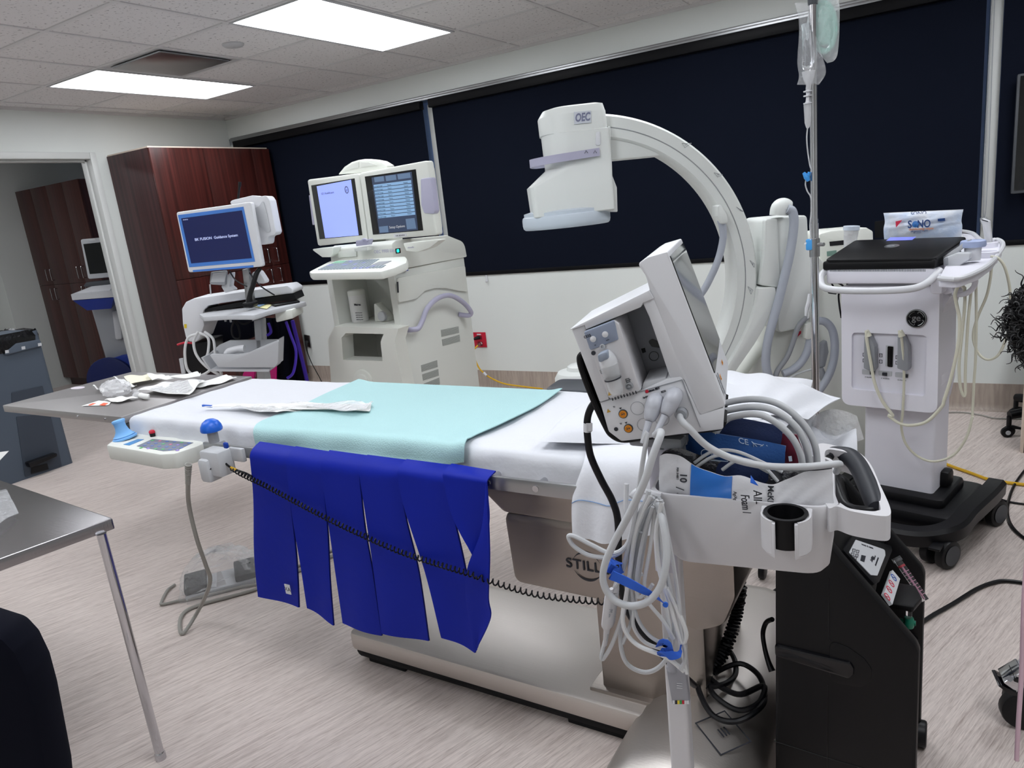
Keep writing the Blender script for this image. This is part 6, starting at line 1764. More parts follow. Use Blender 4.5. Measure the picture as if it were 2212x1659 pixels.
# the monitor itself
t = thing('patient_monitor', 'white patient monitor tilted back on its stand, open side bay facing out', 'patient monitor', tuple(nw(800, 1520, -.08)))
WB, WS = .165, .262
f = MB()
bo = n2([(118, 728), (222, 697), (650, 500), (735, 495), (1075, 1280), (1262, 1310), (1252, 1478), (490, 1568), (395, 1500), (290, 1280)])
f.prism(rounded(bo, [.003, .003, .003, .003, .01, .01, .012, .022, .015, .01]), -WB, -.085, .004, M=PN.M)
# walls round the side bay
f.prism(n2([(118, 728), (222, 697), (235, 760), (640, 1190), (935, 1110), (1075, 1372), (1262, 1310), (1252, 1478), (490, 1568), (395, 1500), (310, 1280)][:0] or [(330, 1275), (400, 1258), (640, 1190), (855, 1092), (940, 1065), (1078, 1365), (1262, 1312), (1252, 1480), (490, 1570), (395, 1498)]), -.09, 0, .003, M=PN.M)
f.prism(n2([(118, 728), (218, 692), (230, 735), (400, 1255), (330, 1278)]), -.09, 0, .002, M=PN.M)
f.prism(n2([(648, 528), (735, 495), (985, 1130), (940, 1095), (855, 1092), (700, 640)]), -.09, 0, .002, M=PN.M)
f.go('housing', M_white, t)
f = MB(); f.prism(n2([(112, 726), (700, 436), (735, 497), (655, 530), (640, 562), (232, 728), (222, 695), (118, 732)]), -WB - .002, .004, .003, M=PN.M); f.go('top_lid', M_white, t)
f = MB(); f.prism(rounded(n2([(232, 700), (655, 520), (870, 1095), (640, 1200), (400, 1260)]), .002), -.0865, -.084, M=PN.M); f.go('bay_back', mat('bay_grey', (150, 152, 158), .5), t)
f = MB()
z_ = -.084
f.prism(rounded(n2([(690, 818), (725, 800), (790, 830), (800, 870), (720, 860)], z_), .004), z_, z_ + .0015, 0, M=PN.M); c = PN.uv(*mq(735, 930), z_); f.ring([(c[0] + .008 * math.cos(k * PI / 10), c[1] + .008 * math.sin(k * PI / 10)) for k in range(20)], [(c[0] + .007 * math.cos(k * PI / 10), c[1] + .007 * math.sin(k * PI / 10)) for k in range(20)], z_, z_ + .001, M=PN.M)
f.prism(n2([(640, 875), (668, 868), (676, 900), (650, 908)], z_), z_, z_ + .001, M=PN.M); f.go('bay_socket', M_blackg, t)
f = MB(); f.prism(n2([(690, 1060), (850, 1020), (870, 1090), (650, 1185)], -.06), -.084, -.004, .002, M=PN.M); f.go('bay_ramp', M_pale, t)
# rubber edge guard
f = MB(); gd = [(185, 925), (168, 960), (190, 1060), (280, 1290), (365, 1470), (410, 1535), (490, 1572), (620, 1560), (900, 1520), (1180, 1488), (1240, 1465), (1258, 1430)]
P_ = spline([nw(x, y) for x, y in gd], 6); rr = []
for p in P_: rr.append(p)
for h in (-.01, -WB + .01): f.tube([p + PN.n * h for p in P_], .0046, 0, 8, 1)
f.surf(lambda u, v: P_[min(int(u * (len(P_) - 1)), len(P_) - 1)] + PN.n * (-.01 + (-WB + .02) * v), len(P_) - 1, 2, .004); f.go('edge_guard', M_satin, t)
f = MB(); f.prism(n2([(330, 1276), (942, 1104), (950, 1108), (1084, 1462), (1080, 1462), (940, 1112), (332, 1280)]), .0002, .0008, M=PN.M); f.go('panel_seam', M_grey, t)
# gas module with its water trap
f = MB(); f.prism(rounded(n2([(212, 748), (440, 662), (475, 690), (640, 1188), (560, 1215), (402, 1256)], .006), [.003, .003, .003, .004, .004, .008]), -.08, .008, .003, M=PN.M); mo = f.go('gas_module', M_stand, t)
f = MB(); f.prism(rounded(n2([(210, 750), (438, 662), (470, 808), (258, 890)], .010), .003), .0, .0105, .002, M=PN.M); f.go('module_header', mat('header_blue_grey', (140, 150, 170), .45), mo)
f = MB()
for x, y in ((281, 803), (371, 768)): c = PN.uv(*mq(x, y), .0105); f.lathe([(.0047, 0), (.0046, .0018), (.0032, .0024), (0, .0025)], 20, M=PN.M @ T(c[0], c[1], .0105))
f.go('module_button', M_white, mo)
B2 = lambda x, y, h, an=-.0: PN.M @ T(*PN.uv(*mq(x, y), h), h) @ RZ(an)
f = MB(); f.text('CO2', .0056, B2(238, 783, .0107, .04), 0, .0003, bold=.0002); f.text('</>', .004, B2(390, 812, .0107), 0, .0003); f.text('=', .0045, B2(297, 850, .0107), 0, .0003)
for x, y, r in ((283, 908, .0034), (452, 1476, .0032)):
    f.lathe([(r, 0), (r, .0008), (0, .0009)], 18, 0, B2(x, y, .0085 if y < 1000 else .0003))
for x, y in ((350, 1045), (540, 1112)):
    f.ring([(-.003, -.003), (.003, -.003), (.003, .003), (-.003, .003)], [(-.0024, -.0024), (.0024, -.0024), (.0024, .0024), (-.0024, .0024)], 0, .0006, M=B2(x, y, .0085 if x > 400 else .0235)); f.tube([(-.002, 0, .0004), (.005, 0, .0004)], .0005, 0, 4, 1, M=B2(x, y, .0085 if x > 400 else .0235))
f.text('T1', .0032, B2(438, 1310, .0004)); f.text('T2', .0032, B2(488, 1436, .0004)); f.text('ECG', .0038, B2(806, 1195, .0004), bold=.0001); f.text('SpO2', .0036, B2(672, 1237, .0004), bold=.0001)
for x, y in ((485, 1320), (527, 1428), (725, 1220), (866, 1175)): f.prism([(-.0022, .001), (.0022, .001), (0, -.002)], 0, .0005, M=B2(x, y, .0003))
f.text('Masimo SET', .0046, B2(724, 1184, .0004, .0), 0, .0003, bold=.0003)
for k in range(9): f.tube([B2(425 + 22 * k, 1253 - 6.5 * k, .0085) @ V((0, d, .0002)) for d in (-.0022, .0022)], .0009, 0, 5, 1)
f.go('printed_lettering', M_ink, t)
f = MB(); f.lathe([(.0026, 0), (.0026, .0008), (0, .001)], 16, 0, B2(683, 1194, .0004)); f.go('red_badge', M_red, t)
f = MB()
for x, y, h in ((404, 1212, .0085), (395, 1340, .0003)): f.prism([(-.0032, -.0023), (.0032, -.0023), (0, .0034)], 0, .0005, M=B2(x, y, h))
f.go('caution_mark', mat('caution_yellow', (190, 150, 50), .5), t)
f = MB(); c = B2(352, 858, .0085); f.lathe([(.0042, 0), (.0042, .003), (.0025, .0032), (.0025, .001), (0, .001)], 18, 0, c); c = B2(551, 1155, .0085); f.lathe([(.006, 0), (.006, .003), (.0045, .0034), (.0045, .001), (.002, .001), (.002, .003), (0, .003)], 20, 1, c); f.go('gas_port', [M_pale, M_grey], mo)
# trap: upper cap, clear band, clear cup; axis runs along the module
ax0, ax1 = nw(370, 890, .016), nw(455, 1195, .016)
d_ = (ax1 - ax0); Lx = d_.length
A = look(ax0, d_) @ Matrix.Scale(.74, 4)
f = MB(); f.lathe([(.0, -.001), (.012, .001), (.019, .008), (.0235, .018), (.0245, .026), (.024, .030)], 28, M=A, sy=.75); M_trap = mat('trap_clear', (245, 248, 250), .05, alpha=.32, spec=.8); tr = f.go('trap_cap', mat('trap_frost', (240, 242, 245), .2, alpha=.6), mo)
f = MB(); f.prism(rounded(n2([(315, 918), (385, 890), (402, 945), (325, 982)], .03), .004), .012, .034, .004, M=PN.M); f.go('trap_button', mat('trap_grey', (140, 150, 165), .4), mo)
f = MB(); f.lathe([(.0245, .030), (.0255, .033), (.0255, .044), (.0245, .047), (.0245, .056), (.0215, .060)], 28, 0, A, sy=.75); f.go('trap_band', M_trap, mo)
f = MB(); f.lathe([(.0228, .058), (.0228, .061)], 28, 0, A, sy=.76); f.go('trap_seal', M_ink, mo)
f = MB(); f.lathe([(.0215, .060), (.0212, .078), (.019, .088), (.013, .094), (0, .096)], 28, 0, A, sy=.75); f.go('trap_cup', M_trap, mo)
# sockets, plugs
f = MB()
for x, y in ((505, 1362), (545, 1470)):
    c = B2(x, y, .0004); c = c @ Matrix.Scale(.78, 4); f.lathe([(.0092, -.001), (.0092, .0012), (.0078, .0018), (.0076, 0)], 22, 1, c, caps=False); f.lathe([(.0072, 0), (.0072, .0035), (.0055, .0038), (.005, .002), (0, .002)], 22, 0, c)
    for s in (-1, 1): f.lathe([(.0012, .002), (.0012, .004), (0, .004)], 8, 1, c @ T(s * .002, 0, 0))
f.go('temperature_socket', [M_orange, M_dgrey], t)
f = MB()
for x, y in ((612, 1320), (662, 1443), (797, 1400), (940, 1360)):
    c = PN.uv(*mq(x, y)); f.ring([(c[0] + .0107 * math.cos(k * PI / 14), c[1] + .0107 * math.sin(k * PI / 14)) for k in range(28)], [(c[0] + .0102 * math.cos(k * PI / 14), c[1] + .0102 * math.sin(k * PI / 14)) for k in range(28)], .0002, .0008, M=PN.M)
f.go('blank_cover', M_grey, t)
f = MB(); c = B2(940, 1352, .0004); f.lathe([(.006, 0), (.006, .008), (.004, .009), (.004, .012), (0, .012)], 18, 0, c); f.go('pressure_socket', M_alu, t)
# screen block
f = MB()
f.prism(rounded(n2([(612, 240), (690, 192), (835, 150), (1268, 1290), (1262, 1308), (1085, 1372), (1060, 1340), (945, 1075), (820, 725), (700, 430), (672, 330)]), [.006, .004, .003, .002, .008, .008, .01, .02, .02, .02, .02]), -WS, 0, .004, M=PN.M); sb = f.go('screen_block', M_white, t)
Us = PN.uv(*mq(845, 165))[0] + .002
PSn = Pl(PN.o + PN.a * (Us - .0), -PN.n, PN.b)
if PSn.n.dot(PN.a) < 0: PSn = Pl(PSn.o, PN.n, PN.b)
vT, vB = PN.uv(*mq(845, 165))[1], PN.uv(*mq(1205, 1130))[1]
vb2 = PN.uv(*mq(1268, 1290))[1]
# front glass lies in the plane of the block's front edge, which follows the block's slant
e0, e1 = PN.uv(*mq(838, 158)), PN.uv(*mq(1268, 1290))
bd = V((e0[0] - e1[0], e0[1] - e1[1])).normalized()
wd = PN.a * bd.x + PN.b * bd.y
orig = PN.w(e0[0], e0[1])
PF2 = Pl(orig, -PN.n, wd)
sg = 1 if PF2.n.dot(PN.a) > 0 else -1
AF = PF2.M
Ln = V((e0[0] - e1[0], e0[1] - e1[1])).length
f = MB(); f.prism(rounded(rect(.006, WS - .006, -Ln * .80, -.006), .003), min(0, sg * .0015), max(0, sg * .0015), M=AF); f.go('screen_glass', M_screen, sb)
f = MB()
Lx_ = lambda u, v: AF @ T(u, v, sg * .002)
if sg < 0: Lx_ = lambda u, v: AF @ T(u, v, -.002) @ RY(PI)
f.text('GE', .012, Lx_(.05, -Ln * .88), 0, .0003); f.text('B125', .009, Lx_(.15, -Ln * .88), 0, .0003); f.go('front_marks', M_orange, sb)
f = MB()
for k in range(4): f.lathe([(.005, 0), (.005, .001), (0, .0012)], 14, 0, Lx_(.025, -Ln * (.84 + .035 * k)))
f.go('front_button', M_grey, sb)
# plugs belong to their cables
def plug(tt, x, y, x2, y2, r=.0128):
    a = nw(x, y, .0); c = nw(x, y, .02); e = nw(x2, y2, .034)
    d = (e - c).normalized()
    f = MB(); f.tube([a, c + d * .004, c + d * .014, c + d * .022, c + d * .030, c + d * .033], [r, r, r * .98, r * .86, r * .66, r * .42], 0, 20, 4)
    f.tube([c + d * .034, c + d * .055, c + d * .068], [r * .42, r * .33, r * .26], 0, 14, 3)
    f.go('plug', mat('plug_grey', (178, 180, 188), .42), tt)
    return c + d * .066


PB2 = Pl(PK.o, SX, (0, 0, 1))
kk = lambda x, y, h=.03: PK.pw(x, y, h)
# SpO2 cable and connector
tt = thing('sensor_cable', 'thin pale cable with an inline white connector hanging from the monitor', 'cable', tuple(kk(1318, 1310)))
e = plug(tt, 745, 1262, 706, 1390)
f = MB(); f.tube([e, kk(1398, 935, .04), kk(1388, 1000, .05), kk(1376, 1080, .045), kk(1362, 1160, .04), kk(1343, 1240, .035), kk(1329, 1268, .03)], .0036, 0, 8); f.tube([kk(1311, 1368), kk(1303, 1400), kk(1299, 1418), kk(1304, 1422), kk(1325, 1385), kk(1350, 1310), kk(1368, 1230), kk(1385, 1150)], .0034, 0, 8); f.go('cable', M_cable, tt)
f = MB(); f.tube([kk(1332, 1256), kk(1329, 1275), kk(1322, 1282), kk(1314, 1345), kk(1311, 1360), kk(1307, 1395)], [.0035, .007, .0145, .0145, .007, .004], 0, 14, 5, flat=.5); f.go('inline_connector', M_stand, tt)
f = MB(); a = kk(1317, 1300, .04); A = Pl(a, (kk(1325, 1301, .04) - a), (kk(1321, 1280, .04) - a)).M
f.text('CE', .008, A @ T(.003, -.018, -.001)); f.lathe([(.0045, -.001), (.0045, -.0005), (0, -.0005)], 14, 0, A @ T(.001, -.027, 0)); f.go('connector_print', M_grey, tt)
# ECG trunk, block, leads
tt = thing('ecg_cable', 'thick grey trunk cable looping from the monitor to a grey lead block', 'cable', tuple(kk(1465, 1480)))
e = plug(tt, 888, 1222, 826, 1352)
f = MB(); f.tube([e, kk(1428, 935, .07), kk(1412, 980, .085), kk(1392, 1040, .09), kk(1362, 1105, .085), kk(1330, 1165, .08), kk(1308, 1215, .08), kk(1303, 1255, .08), kk(1320, 1290, .08), kk(1355, 1308, .08), kk(1395, 1302, .08), kk(1424, 1272, .078), kk(1437, 1230, .075), kk(1440, 1180, .065), kk(1430, 1120, .05), kk(1420, 1090, .03)], .0056, 0, 10); f.go('trunk', M_cable, tt)
f = MB(); blk = [PP_.uv(*p, .05) for p in ((1438, 1441), (1480, 1446), (1489, 1521), (1452, 1523))]
f.prism(rounded(blk, .003), .035, .05, .003, M=PP_.M); f.tube([PP_.pw(1454, 1445, .043), PP_.pw(1452, 1425, .045), PP_.pw(1448, 1405, .05)], [.011, .009, .005], 0, 12, 3); f.go('lead_block', mat('block_grey', (150, 151, 158), .45), tt)
f = MB()
for k in range(7):
    x = 1453 + 5.1 * k
    f.prism([PP_.uv(*p, .05) for p in ((x, 1513), (x + 4.6, 1513), (x + 4.8, 1520.5), (x + .3, 1520.5))], .05, .0508, 0, [0, 1, 2, 3, 4, 0, 0][k] if k not in (0, 5, 6) else 0, M=PP_.M)
f.go('lead_key', [M_white, M_ink, mat('key_yellow', (230, 205, 60), .5), mat('key_leaf', (50, 150, 70), .5), M_red], tt)
f = MB()
for k in range(3): f.tube([PP_.pw(1462, 1476 + 5 * k, .051), PP_.pw(1474, 1477 + 5 * k, .051)], .0005, 0, 4, 1)
f.go('block_mark', M_white, tt)
tt = thing('lead_wires', 'bundle of thin white lead wires hung in loops with blue straps', 'lead wires', tuple(kk(1390, 1300)))
loops = [[(1425, 1075), (1395, 1110), (1368, 1200), (1352, 1300), (1340, 1375), (1352, 1430), (1390, 1452), (1425, 1440), (1450, 1400), (1456, 1330), (1440, 1240), (1420, 1150), (1412, 1080)],
         [(1420, 1080), (1400, 1130), (1385, 1220), (1372, 1300), (1368, 1350), (1390, 1385), (1425, 1400), (1450, 1398), (1438, 1300), (1432, 1200), (1422, 1090)],
         [(1412, 1075), (1380, 1120), (1362, 1200), (1362, 1260), (1375, 1330), (1400, 1370), (1430, 1388), (1446, 1380)],
         [(1405, 1070), (1375, 1140), (1360, 1240), (1352, 1290), (1345, 1330), (1352, 1365), (1380, 1395), (1440, 1420), (1478, 1450)],
         [(1428, 1080), (1440, 1140), (1455, 1220), (1466, 1300), (1472, 1360), (1480, 1420), (1470, 1446)],
         [(1420, 1085), (1435, 1160), (1440, 1250), (1452, 1330), (1470, 1400), (1484, 1455)],
         [(1398, 1075), (1372, 1130), (1352, 1180), (1320, 1202), (1275, 1200), (1240, 1180), (1228, 1160), (1240, 1158), (1280, 1178), (1320, 1195), (1352, 1180), (1385, 1120), (1402, 1060)],
         [(1415, 1090), (1405, 1180), (1392, 1260), (1400, 1300), (1432, 1340), (1455, 1380)],
         [(1410, 1095), (1390, 1160), (1375, 1250), (1380, 1290), (1400, 1275), (1410, 1262)],
         [(1430, 1085), (1418, 1150), (1424, 1230), (1447, 1300), (1462, 1352), (1474, 1388), (1482, 1366), (1460, 1310), (1440, 1270)],
         [(1418, 1070), (1392, 1140), (1376, 1220), (1360, 1300), (1364, 1340), (1345, 1390)]]
for i, L_ in enumerate(loops):
    f = MB(); f.tube([kk(x, y, .020 + .0065 * (i % 5) + (.012 if i == 6 else 0)) for x, y in L_], .0031 if i % 3 else .0037, 0, 8); f.go('lead_wire', M_cablew if i % 2 else M_cable, tt)
M_velcro = mat('velcro_blue', (48, 98, 205), .85)
def strap(pts, hs, wdt, nm='strap'):
    P_ = spline([kk(x, y, h) for (x, y), h in zip(pts, hs)], 6)
    f = MB(); rr = []
    for k, p in enumerate(P_):
        d = (P_[min(k + 1, len(P_) - 1)] - P_[max(k - 1, 0)]).normalized(); u = d.cross(PK.n)
        u = (u * .8 + V((0, 0, .45))).normalized() if u.length > .2 else V((0, 0, 1))
        rr.append([p + u * s * wdt + PK.n * h for s, h in ((-1, 0), (1, 0), (1, .0016), (-1, .0016))])
    f.loft(rr); f.go(nm, M_velcro, tt, ang=60)
strap([(1330, 1232), (1316, 1225), (1318, 1212), (1338, 1214), (1340, 1232), (1320, 1240), (1345, 1252), (1380, 1270), (1412, 1288), (1430, 1300)], [.06, .07, .055, .03, .045, .075, .078, .078, .07, .05], .0085)
strap([(1425, 1395), (1430, 1388), (1442, 1392), (1446, 1408), (1428, 1408), (1440, 1416), (1462, 1412), (1472, 1398)], [.03, .055, .06, .05, .05, .062, .06, .045], .0075)
f = MB(); c = kk(1438, 1305, .06); f.disc(c, PK.n, .0042, .003, 0, 16); f.go('stud', M_blue, tt)

# blood pressure hose and cuffs in the basket
tt = thing('pressure_hose', 'grey air hose from the monitor coiled over the basket', 'hose', tuple(kk(1660, 1000, -.05)))
a = nw(940, 1352, .012)
f = MB(); f.tube([a, nw(935, 1375, .025)], [.0085, .0085], 0, 12, 1); f.go('hose_fitting', M_grey, tt)
hh = [a, nw(932, 1400, .03), kk(1488, 925, .02), kk(1530, 965, .01), kk(1590, 993, .0), kk(1660, 1007, -.01), kk(1740, 1008, -.02), kk(1795, 1003, -.03), kk(1812, 1002, -.045), kk(1814, 1004, -.06)]
f = MB(); f.tube(hh, .0052, 0, 12, 8); f.tube([kk(1803, 1003, -.04), kk(1812, 1008, -.05), kk(1806, 1020, -.06)], .005, 0, 8)
f.go('hose', M_cable, tt)
H = lambda pts, h: [kk(x, y, h) for x, y in pts]
f = MB(); f.tube(H([(1490, 960), (1510, 900), (1560, 873), (1625, 862), (1680, 872), (1726, 905), (1756, 950), (1765, 1000), (1755, 1060)], -.11) + H([(1700, 1085), (1600, 1060)], -.13), .0052, 0, 12, 8)
f.tube(H([(1500, 975), (1530, 905), (1585, 884), (1645, 880), (1692, 898), (1730, 937), (1748, 1000), (1735, 1060), (1680, 1080)], -.095), .0052, 0, 12, 8)
f.tube(H([(1520, 985), (1560, 915), (1600, 897), (1645, 897), (1688, 922), (1720, 960), (1733, 1010), (1715, 1060), (1640, 1070)], -.08), .0052, 0, 12, 8)
f.tube(H([(1478, 960), (1470, 920), (1478, 985), (1500, 1030)], -.07), .0052, 0, 10, 8); f.go('hose_coil', M_cable, tt)
tt = thing('blood_pressure_cuff', 'blue fabric pressure cuff folded in the basket', 'cuff', tuple(kk(1600, 980, -.11)))
M_cuff = mat('cuff_blue', (24, 74, 136), .75, bump=(300, .12), sheen=.2); M_cuffd = mat('cuff_navy', (14, 36, 82), .75, bump=(300, .12), sheen=.2)
def patch(quad, hs, m_, nm, bow=.012, th=.006):
    Q = [kk(x, y, h) for (x, y), h in zip(quad, hs)]
    def fn(u, v):
        p = Q[0].lerp(Q[1], u).lerp(Q[3].lerp(Q[2], u), v)
        return p + PK.n * bow * math.sin(PI * u) * (.3 + .7 * math.sin(PI * v)) + PK.n * .002 * math.sin(7 * u + 5 * v)
    f = MB(); f.surf(fn, 18, 12, th); return f.go(nm, m_, tt, ang=55)
patch([(1500, 893), (1568, 893), (1692, 926), (1688, 955)][:0] or [(1470, 880), (1692, 925), (1680, 985), (1470, 940)], [-.13, -.115, -.09, -.11], M_cuffd, 'folded_edge')
patch([(1478, 920), (1698, 962), (1690, 1030), (1478, 1030)], [-.09, -.075, -.07, -.09], M_cuff, 'cuff_panel', .01)
patch([(1480, 985), (1660, 1005), (1655, 1075), (1480, 1060)], [-.07, -.062, -.06, -.075], M_cuffd, 'lower_panel', .012)
f = MB()
c = kk(1612, 958, -.070); A = Pl(c, kk(1640, 965, -.070) - c, kk(1610, 945, -.070) - c).M
f.text('CE', .013, A @ T(-.004, .002, 0), 0, .0004)
for k in (0, 1):
    c = A @ T(.018 + .022 * k, -.002, 0)
    f.tube([c @ V(p) for p in ((-.007, -.006, .001), (.007, -.006, .001), (.007, .006, .001), (-.007, .006, .001), (-.007, -.006, .001))], .0006, 0, 4, 1); f.tube([c @ V((-.009, -.008, .001)), c @ V((.009, .008, .001))], .0006, 0, 4, 1); f.tube([c @ V((-.009, .008, .001)), c @ V((.009, -.008, .001))], .0006, 0, 4, 1)
f.prism([(.062, -.012), (.067, -.010), (.067, -.002), (.062, -.004)], 0, .001, M=A)
c = kk(1545, 1000, -.055); A = Pl(c, kk(1570, 1004, -.055) - c, kk(1543, 985, -.055) - c).M
f.tube([A @ V((.008 * math.cos(k * PI / 6) - .012, .008 * math.sin(k * PI / 6) + .012, 0)) for k in range(13)], .0007, 0, 4, 2); f.tube([A @ V(p) for p in ((-.015, .002, 0), (.02, .006, 0), (.02, .014, 0), (-.004, .014, 0))], .0007, 0, 4, 1)
f.go('cuff_print', mat('cuff_ink', (190, 205, 225), .6), tt)
f = MB(); f.tube(H([(1500, 1000), (1540, 975), (1590, 975), (1650, 1000), (1690, 1020)], -.045), .0028, 0, 8); f.tube(H([(1500, 1012), (1545, 985), (1600, 990), (1660, 1020)], -.042), .0028, 0, 8); f.tube(H([(1560, 1015), (1600, 992), (1650, 1010), (1680, 1040)], -.04), .0028, 0, 8); f.go('cuff_tube', M_cable, tt)
tt = thing('small_cuff', 'maroon pressure cuff standing behind the blue cuff', 'cuff', tuple(kk(1712, 980, -.12)))
patch([(1670, 932), (1724, 938), (1742, 1040), (1680, 1050)], [-.135, -.125, -.12, -.13], mat('cuff_maroon', (112, 18, 48), .75, sheen=.2), 'cuff_panel')
# electrode pouch in front
tt = thing('electrode_pouch', 'open white and blue foil pouch of foam electrodes in the basket', 'pouch', tuple(kk(1600, 1080, -.02)))
up = [(1426, 985), (1440, 979), (1470, 985), (1500, 1003), (1530, 1017), (1565, 1027), (1600, 1026), (1640, 1040), (1672, 1046), (1700, 1034), (1735, 1020), (1765, 1016), (1798, 1012)]
lo = [(1426, 1105), (1440, 1106), (1470, 1110), (1500, 1113), (1530, 1117), (1565, 1120), (1600, 1124), (1640, 1128), (1672, 1132), (1700, 1135), (1735, 1137), (1765, 1138), (1802, 1138)]
us, ls = spline(H(up, -.028), 4), spline(H(lo, -.020), 4)
def pf(u, v, off=0):
    k = u * (len(us) - 1); i = min(int(k), len(us) - 2)
    a, b = us[i].lerp(us[i + 1], k - i), ls[i].lerp(ls[i + 1], k - i)
    p = a.lerp(b, v)
    return p + PK.n * (.016 * math.sin(PI * min(1, v * .9 + .05)) * math.sin(PI * (.06 + .88 * u)) + .0014 * math.sin(u * 31 + v * 9) * math.sin(v * 11 + u * 6) + off)
def strip(u0, u1, off, th, m_, nm):
    f = MB(); f.surf(lambda u, v: pf(u0 + (u1 - u0) * u, v, off), max(4, int(60 * (u1 - u0))), 16, th); return f.go(nm, m_, tt, ang=50)
M_foil = mat('pouch_white_foil', (214, 214, 218), .38, bump=(50, .12))
strip(0, 1, 0, .0015, M_foil, 'front_sheet')
strip(.235, .46, .0022, .0018, mat('pouch_blue', (38, 110, 196), .35), 'blue_band')
f = MB()
def backsheet(u, v):
    k = u * (len(us) - 1); i = min(int(k), len(us) - 2); a, b = us[i].lerp(us[i + 1], k - i), ls[i].lerp(ls[i + 1], k - i)
    top = a + V((0, 0, .012 * math.sin(PI * u))) - PK.n * (.03 * math.sin(PI * u) + .002)
    return top.lerp(b - PK.n * .03 * math.sin(PI * u), v)
f.surf(backsheet, 40, 8, .001); f.go('foil_lining', mat('foil_grey', (120, 120, 124), .22, 1, bump=(60, .4)), tt)
def tx(f, s, size, u, v, mi=0, **k):
    c = pf(u, v, .0036 if size > .01 else .002); e = pf(min(1, u + .02), v, .0014) - pf(max(0, u - .02), v, .0014); d = pf(u, min(1, v + .03), .0014) - pf(u, max(0, v - .03), .0014)
    nn = e.cross(d); nn = nn if nn.dot(PK.n) > 0 else -nn
    x = d.normalized(); y = nn.cross(x).normalized()
    f.text(s, size, Pl(c, x, y).M, mi, .0004, **k)
f = MB()
tx(f, '10', .015, .19, .30, bold=.0003); tx(f, '5', .015, .185, .74, bold=.0003); tx(f, 'PER SHEET', .0044, .155, .28); tx(f, 'SHEETS PER POUCH', .004, .155, .74); tx(f, '/', .018, .17, .5)
tx(f, 'All-Purpose', .0175, .582, .66); tx(f, 'Foam Electrodes', .0175, .532, .84, bold=.0001); tx(f, 'Ag/AgCl | Conductive', .0068, .482, .62); tx(f, 'McKESSON', .0120, .648, .42, bold=.0002)
f.go('pouch_lettering', M_ink, tt)
f = MB(); f.prism([(0, 0), (.012, 0), (0, .012)], 0, .0004, M=Pl(pf(.545, .06, .0015), pf(.56, .06) - pf(.53, .06), pf(.545, .02) - pf(.545, .1)).M); f.go('corner_tab', M_blue, tt)

# black mains cable down the back of the stand
t = thing('mains_cable', 'black mains cable with a white tag hanging beside the monitor', 'cable', tuple(kk(1335, 1180, -.05)))
pm = [kk(1292, 862, -.06), kk(1277, 880, -.06), kk(1269, 905, -.06), kk(1269, 940, -.06), kk(1276, 985, -.06), kk(1298, 1035, -.06), kk(1322, 1080, -.06), kk(1334, 1120, -.06), kk(1336, 1180, -.06), kk(1338, 1250, -.06), kk(1352, 1310, -.06), kk(1375, 1350, -.055), kk(1405, 1385, -.05), kk(1440, 1425, -.07), kk(1475, 1458, -.10), kk(1500, 1480, -.16)]
f = MB(); f.tube(pm, .0062, 0, 10); f.go('cord', M_black, t)
f = MB(); f.tube([kk(1269, 913, -.06), kk(1269.5, 932, -.06)], .0072, 0, 10, 1); f.surf(lambda u, v: kk(1266 + 14 * u, 914 + 17 * v, -.054), 2, 2, .0006); f.go('tag', M_white, t)
# ------------------------------------------------------------------ oxygen concentrator
YC0, YC1 = 1.48, 1.845
PCn = planeY(YC0)
o8 = lambda x, y: (1640 + x / 3.0786, 1120 + y / 3.0786)
kc8 = lambda pts: [PCn.uv(*o8(*p)) for p in pts]
t = thing('oxygen_concentrator', 'tall black oxygen machine with sloping control panel beside the rolling stand', 'oxygen concentrator', (-.19, 1.66, 0))
A_side = lambda y: Pl((0, y, 0), (1, 0, 0), (0, 0, 1)).M
side = kc8([(140, 90), (420, 110), (545, 270), (1045, 850), (1068, 900), (1060, 1400)])
xl = PCn.uv(*o8(100, 1500))[0]; xr = PCn.uv(*o8(1050, 1600))[0]
side = [(xl, .05)] + [(xl + .012, side[0][1])] + side[1:5] + [(xr, .05)]
sl = rounded(side, [.02, .03, .04, .02, .03, .03, .02], 5)
f = MB(); f.prism(sl, -.035, 0, .008, M=A_side(YC0)); f.prism(sl, -(YC1 - YC0), -(YC1 - YC0) + .035, .008, M=A_side(YC0))
s1, s2 = V(side[3]), V(side[4])
dv = (s2 - s1).normalized(); nv = V((dv.y, -dv.x)) if dv.y < 0 else V((-dv.y, dv.x))
if nv.x < 0: nv = -nv
ins = [side[0], side[1], side[2], tuple(s1 - nv * .022), tuple(s1.lerp(s2, .55) - nv * .022), tuple(s1.lerp(s2, .62) - nv * .10), (xr - .10, side[5][1] - .12), (xr - .012, side[5][1] - .17), (xr - .008, .05)]
f.prism(ins, -(YC1 - YC0) + .03, -.03, .004, M=A_side(YC0))
f.go('body', M_satin, t)
f = MB()
hp = kc8([(105, 828), (610, 945), (634, 985), (632, 1025), (600, 1056), (108, 905)])
f.prism(rounded(hp, .008), -.01, .009, .008, M=PCn.M); f.go('carry_handle', M_blackg, t)
f = MB(); rec = kc8([(470, 805), (600, 860), (700, 930), (752, 1000), (740, 1080), (680, 1120), (470, 1085)]); f.prism(rounded(rec, .02), -.0, .0025, .0022, M=PCn.M); f.go('handle_recess', M_satin, t)
f = MB()
for seg_ in ([(462, 395), (462, 800), (480, 815)], [(456, 1100), (454, 1595), (454, 1659)], [(100, 1480), (455, 1592), (1030, 1760)]): f.tube([PCn.pw(*o8(*p), .0) for p in seg_], .0012, 0, 5, 1)
f.go('panel_joint', M_blackg, t)
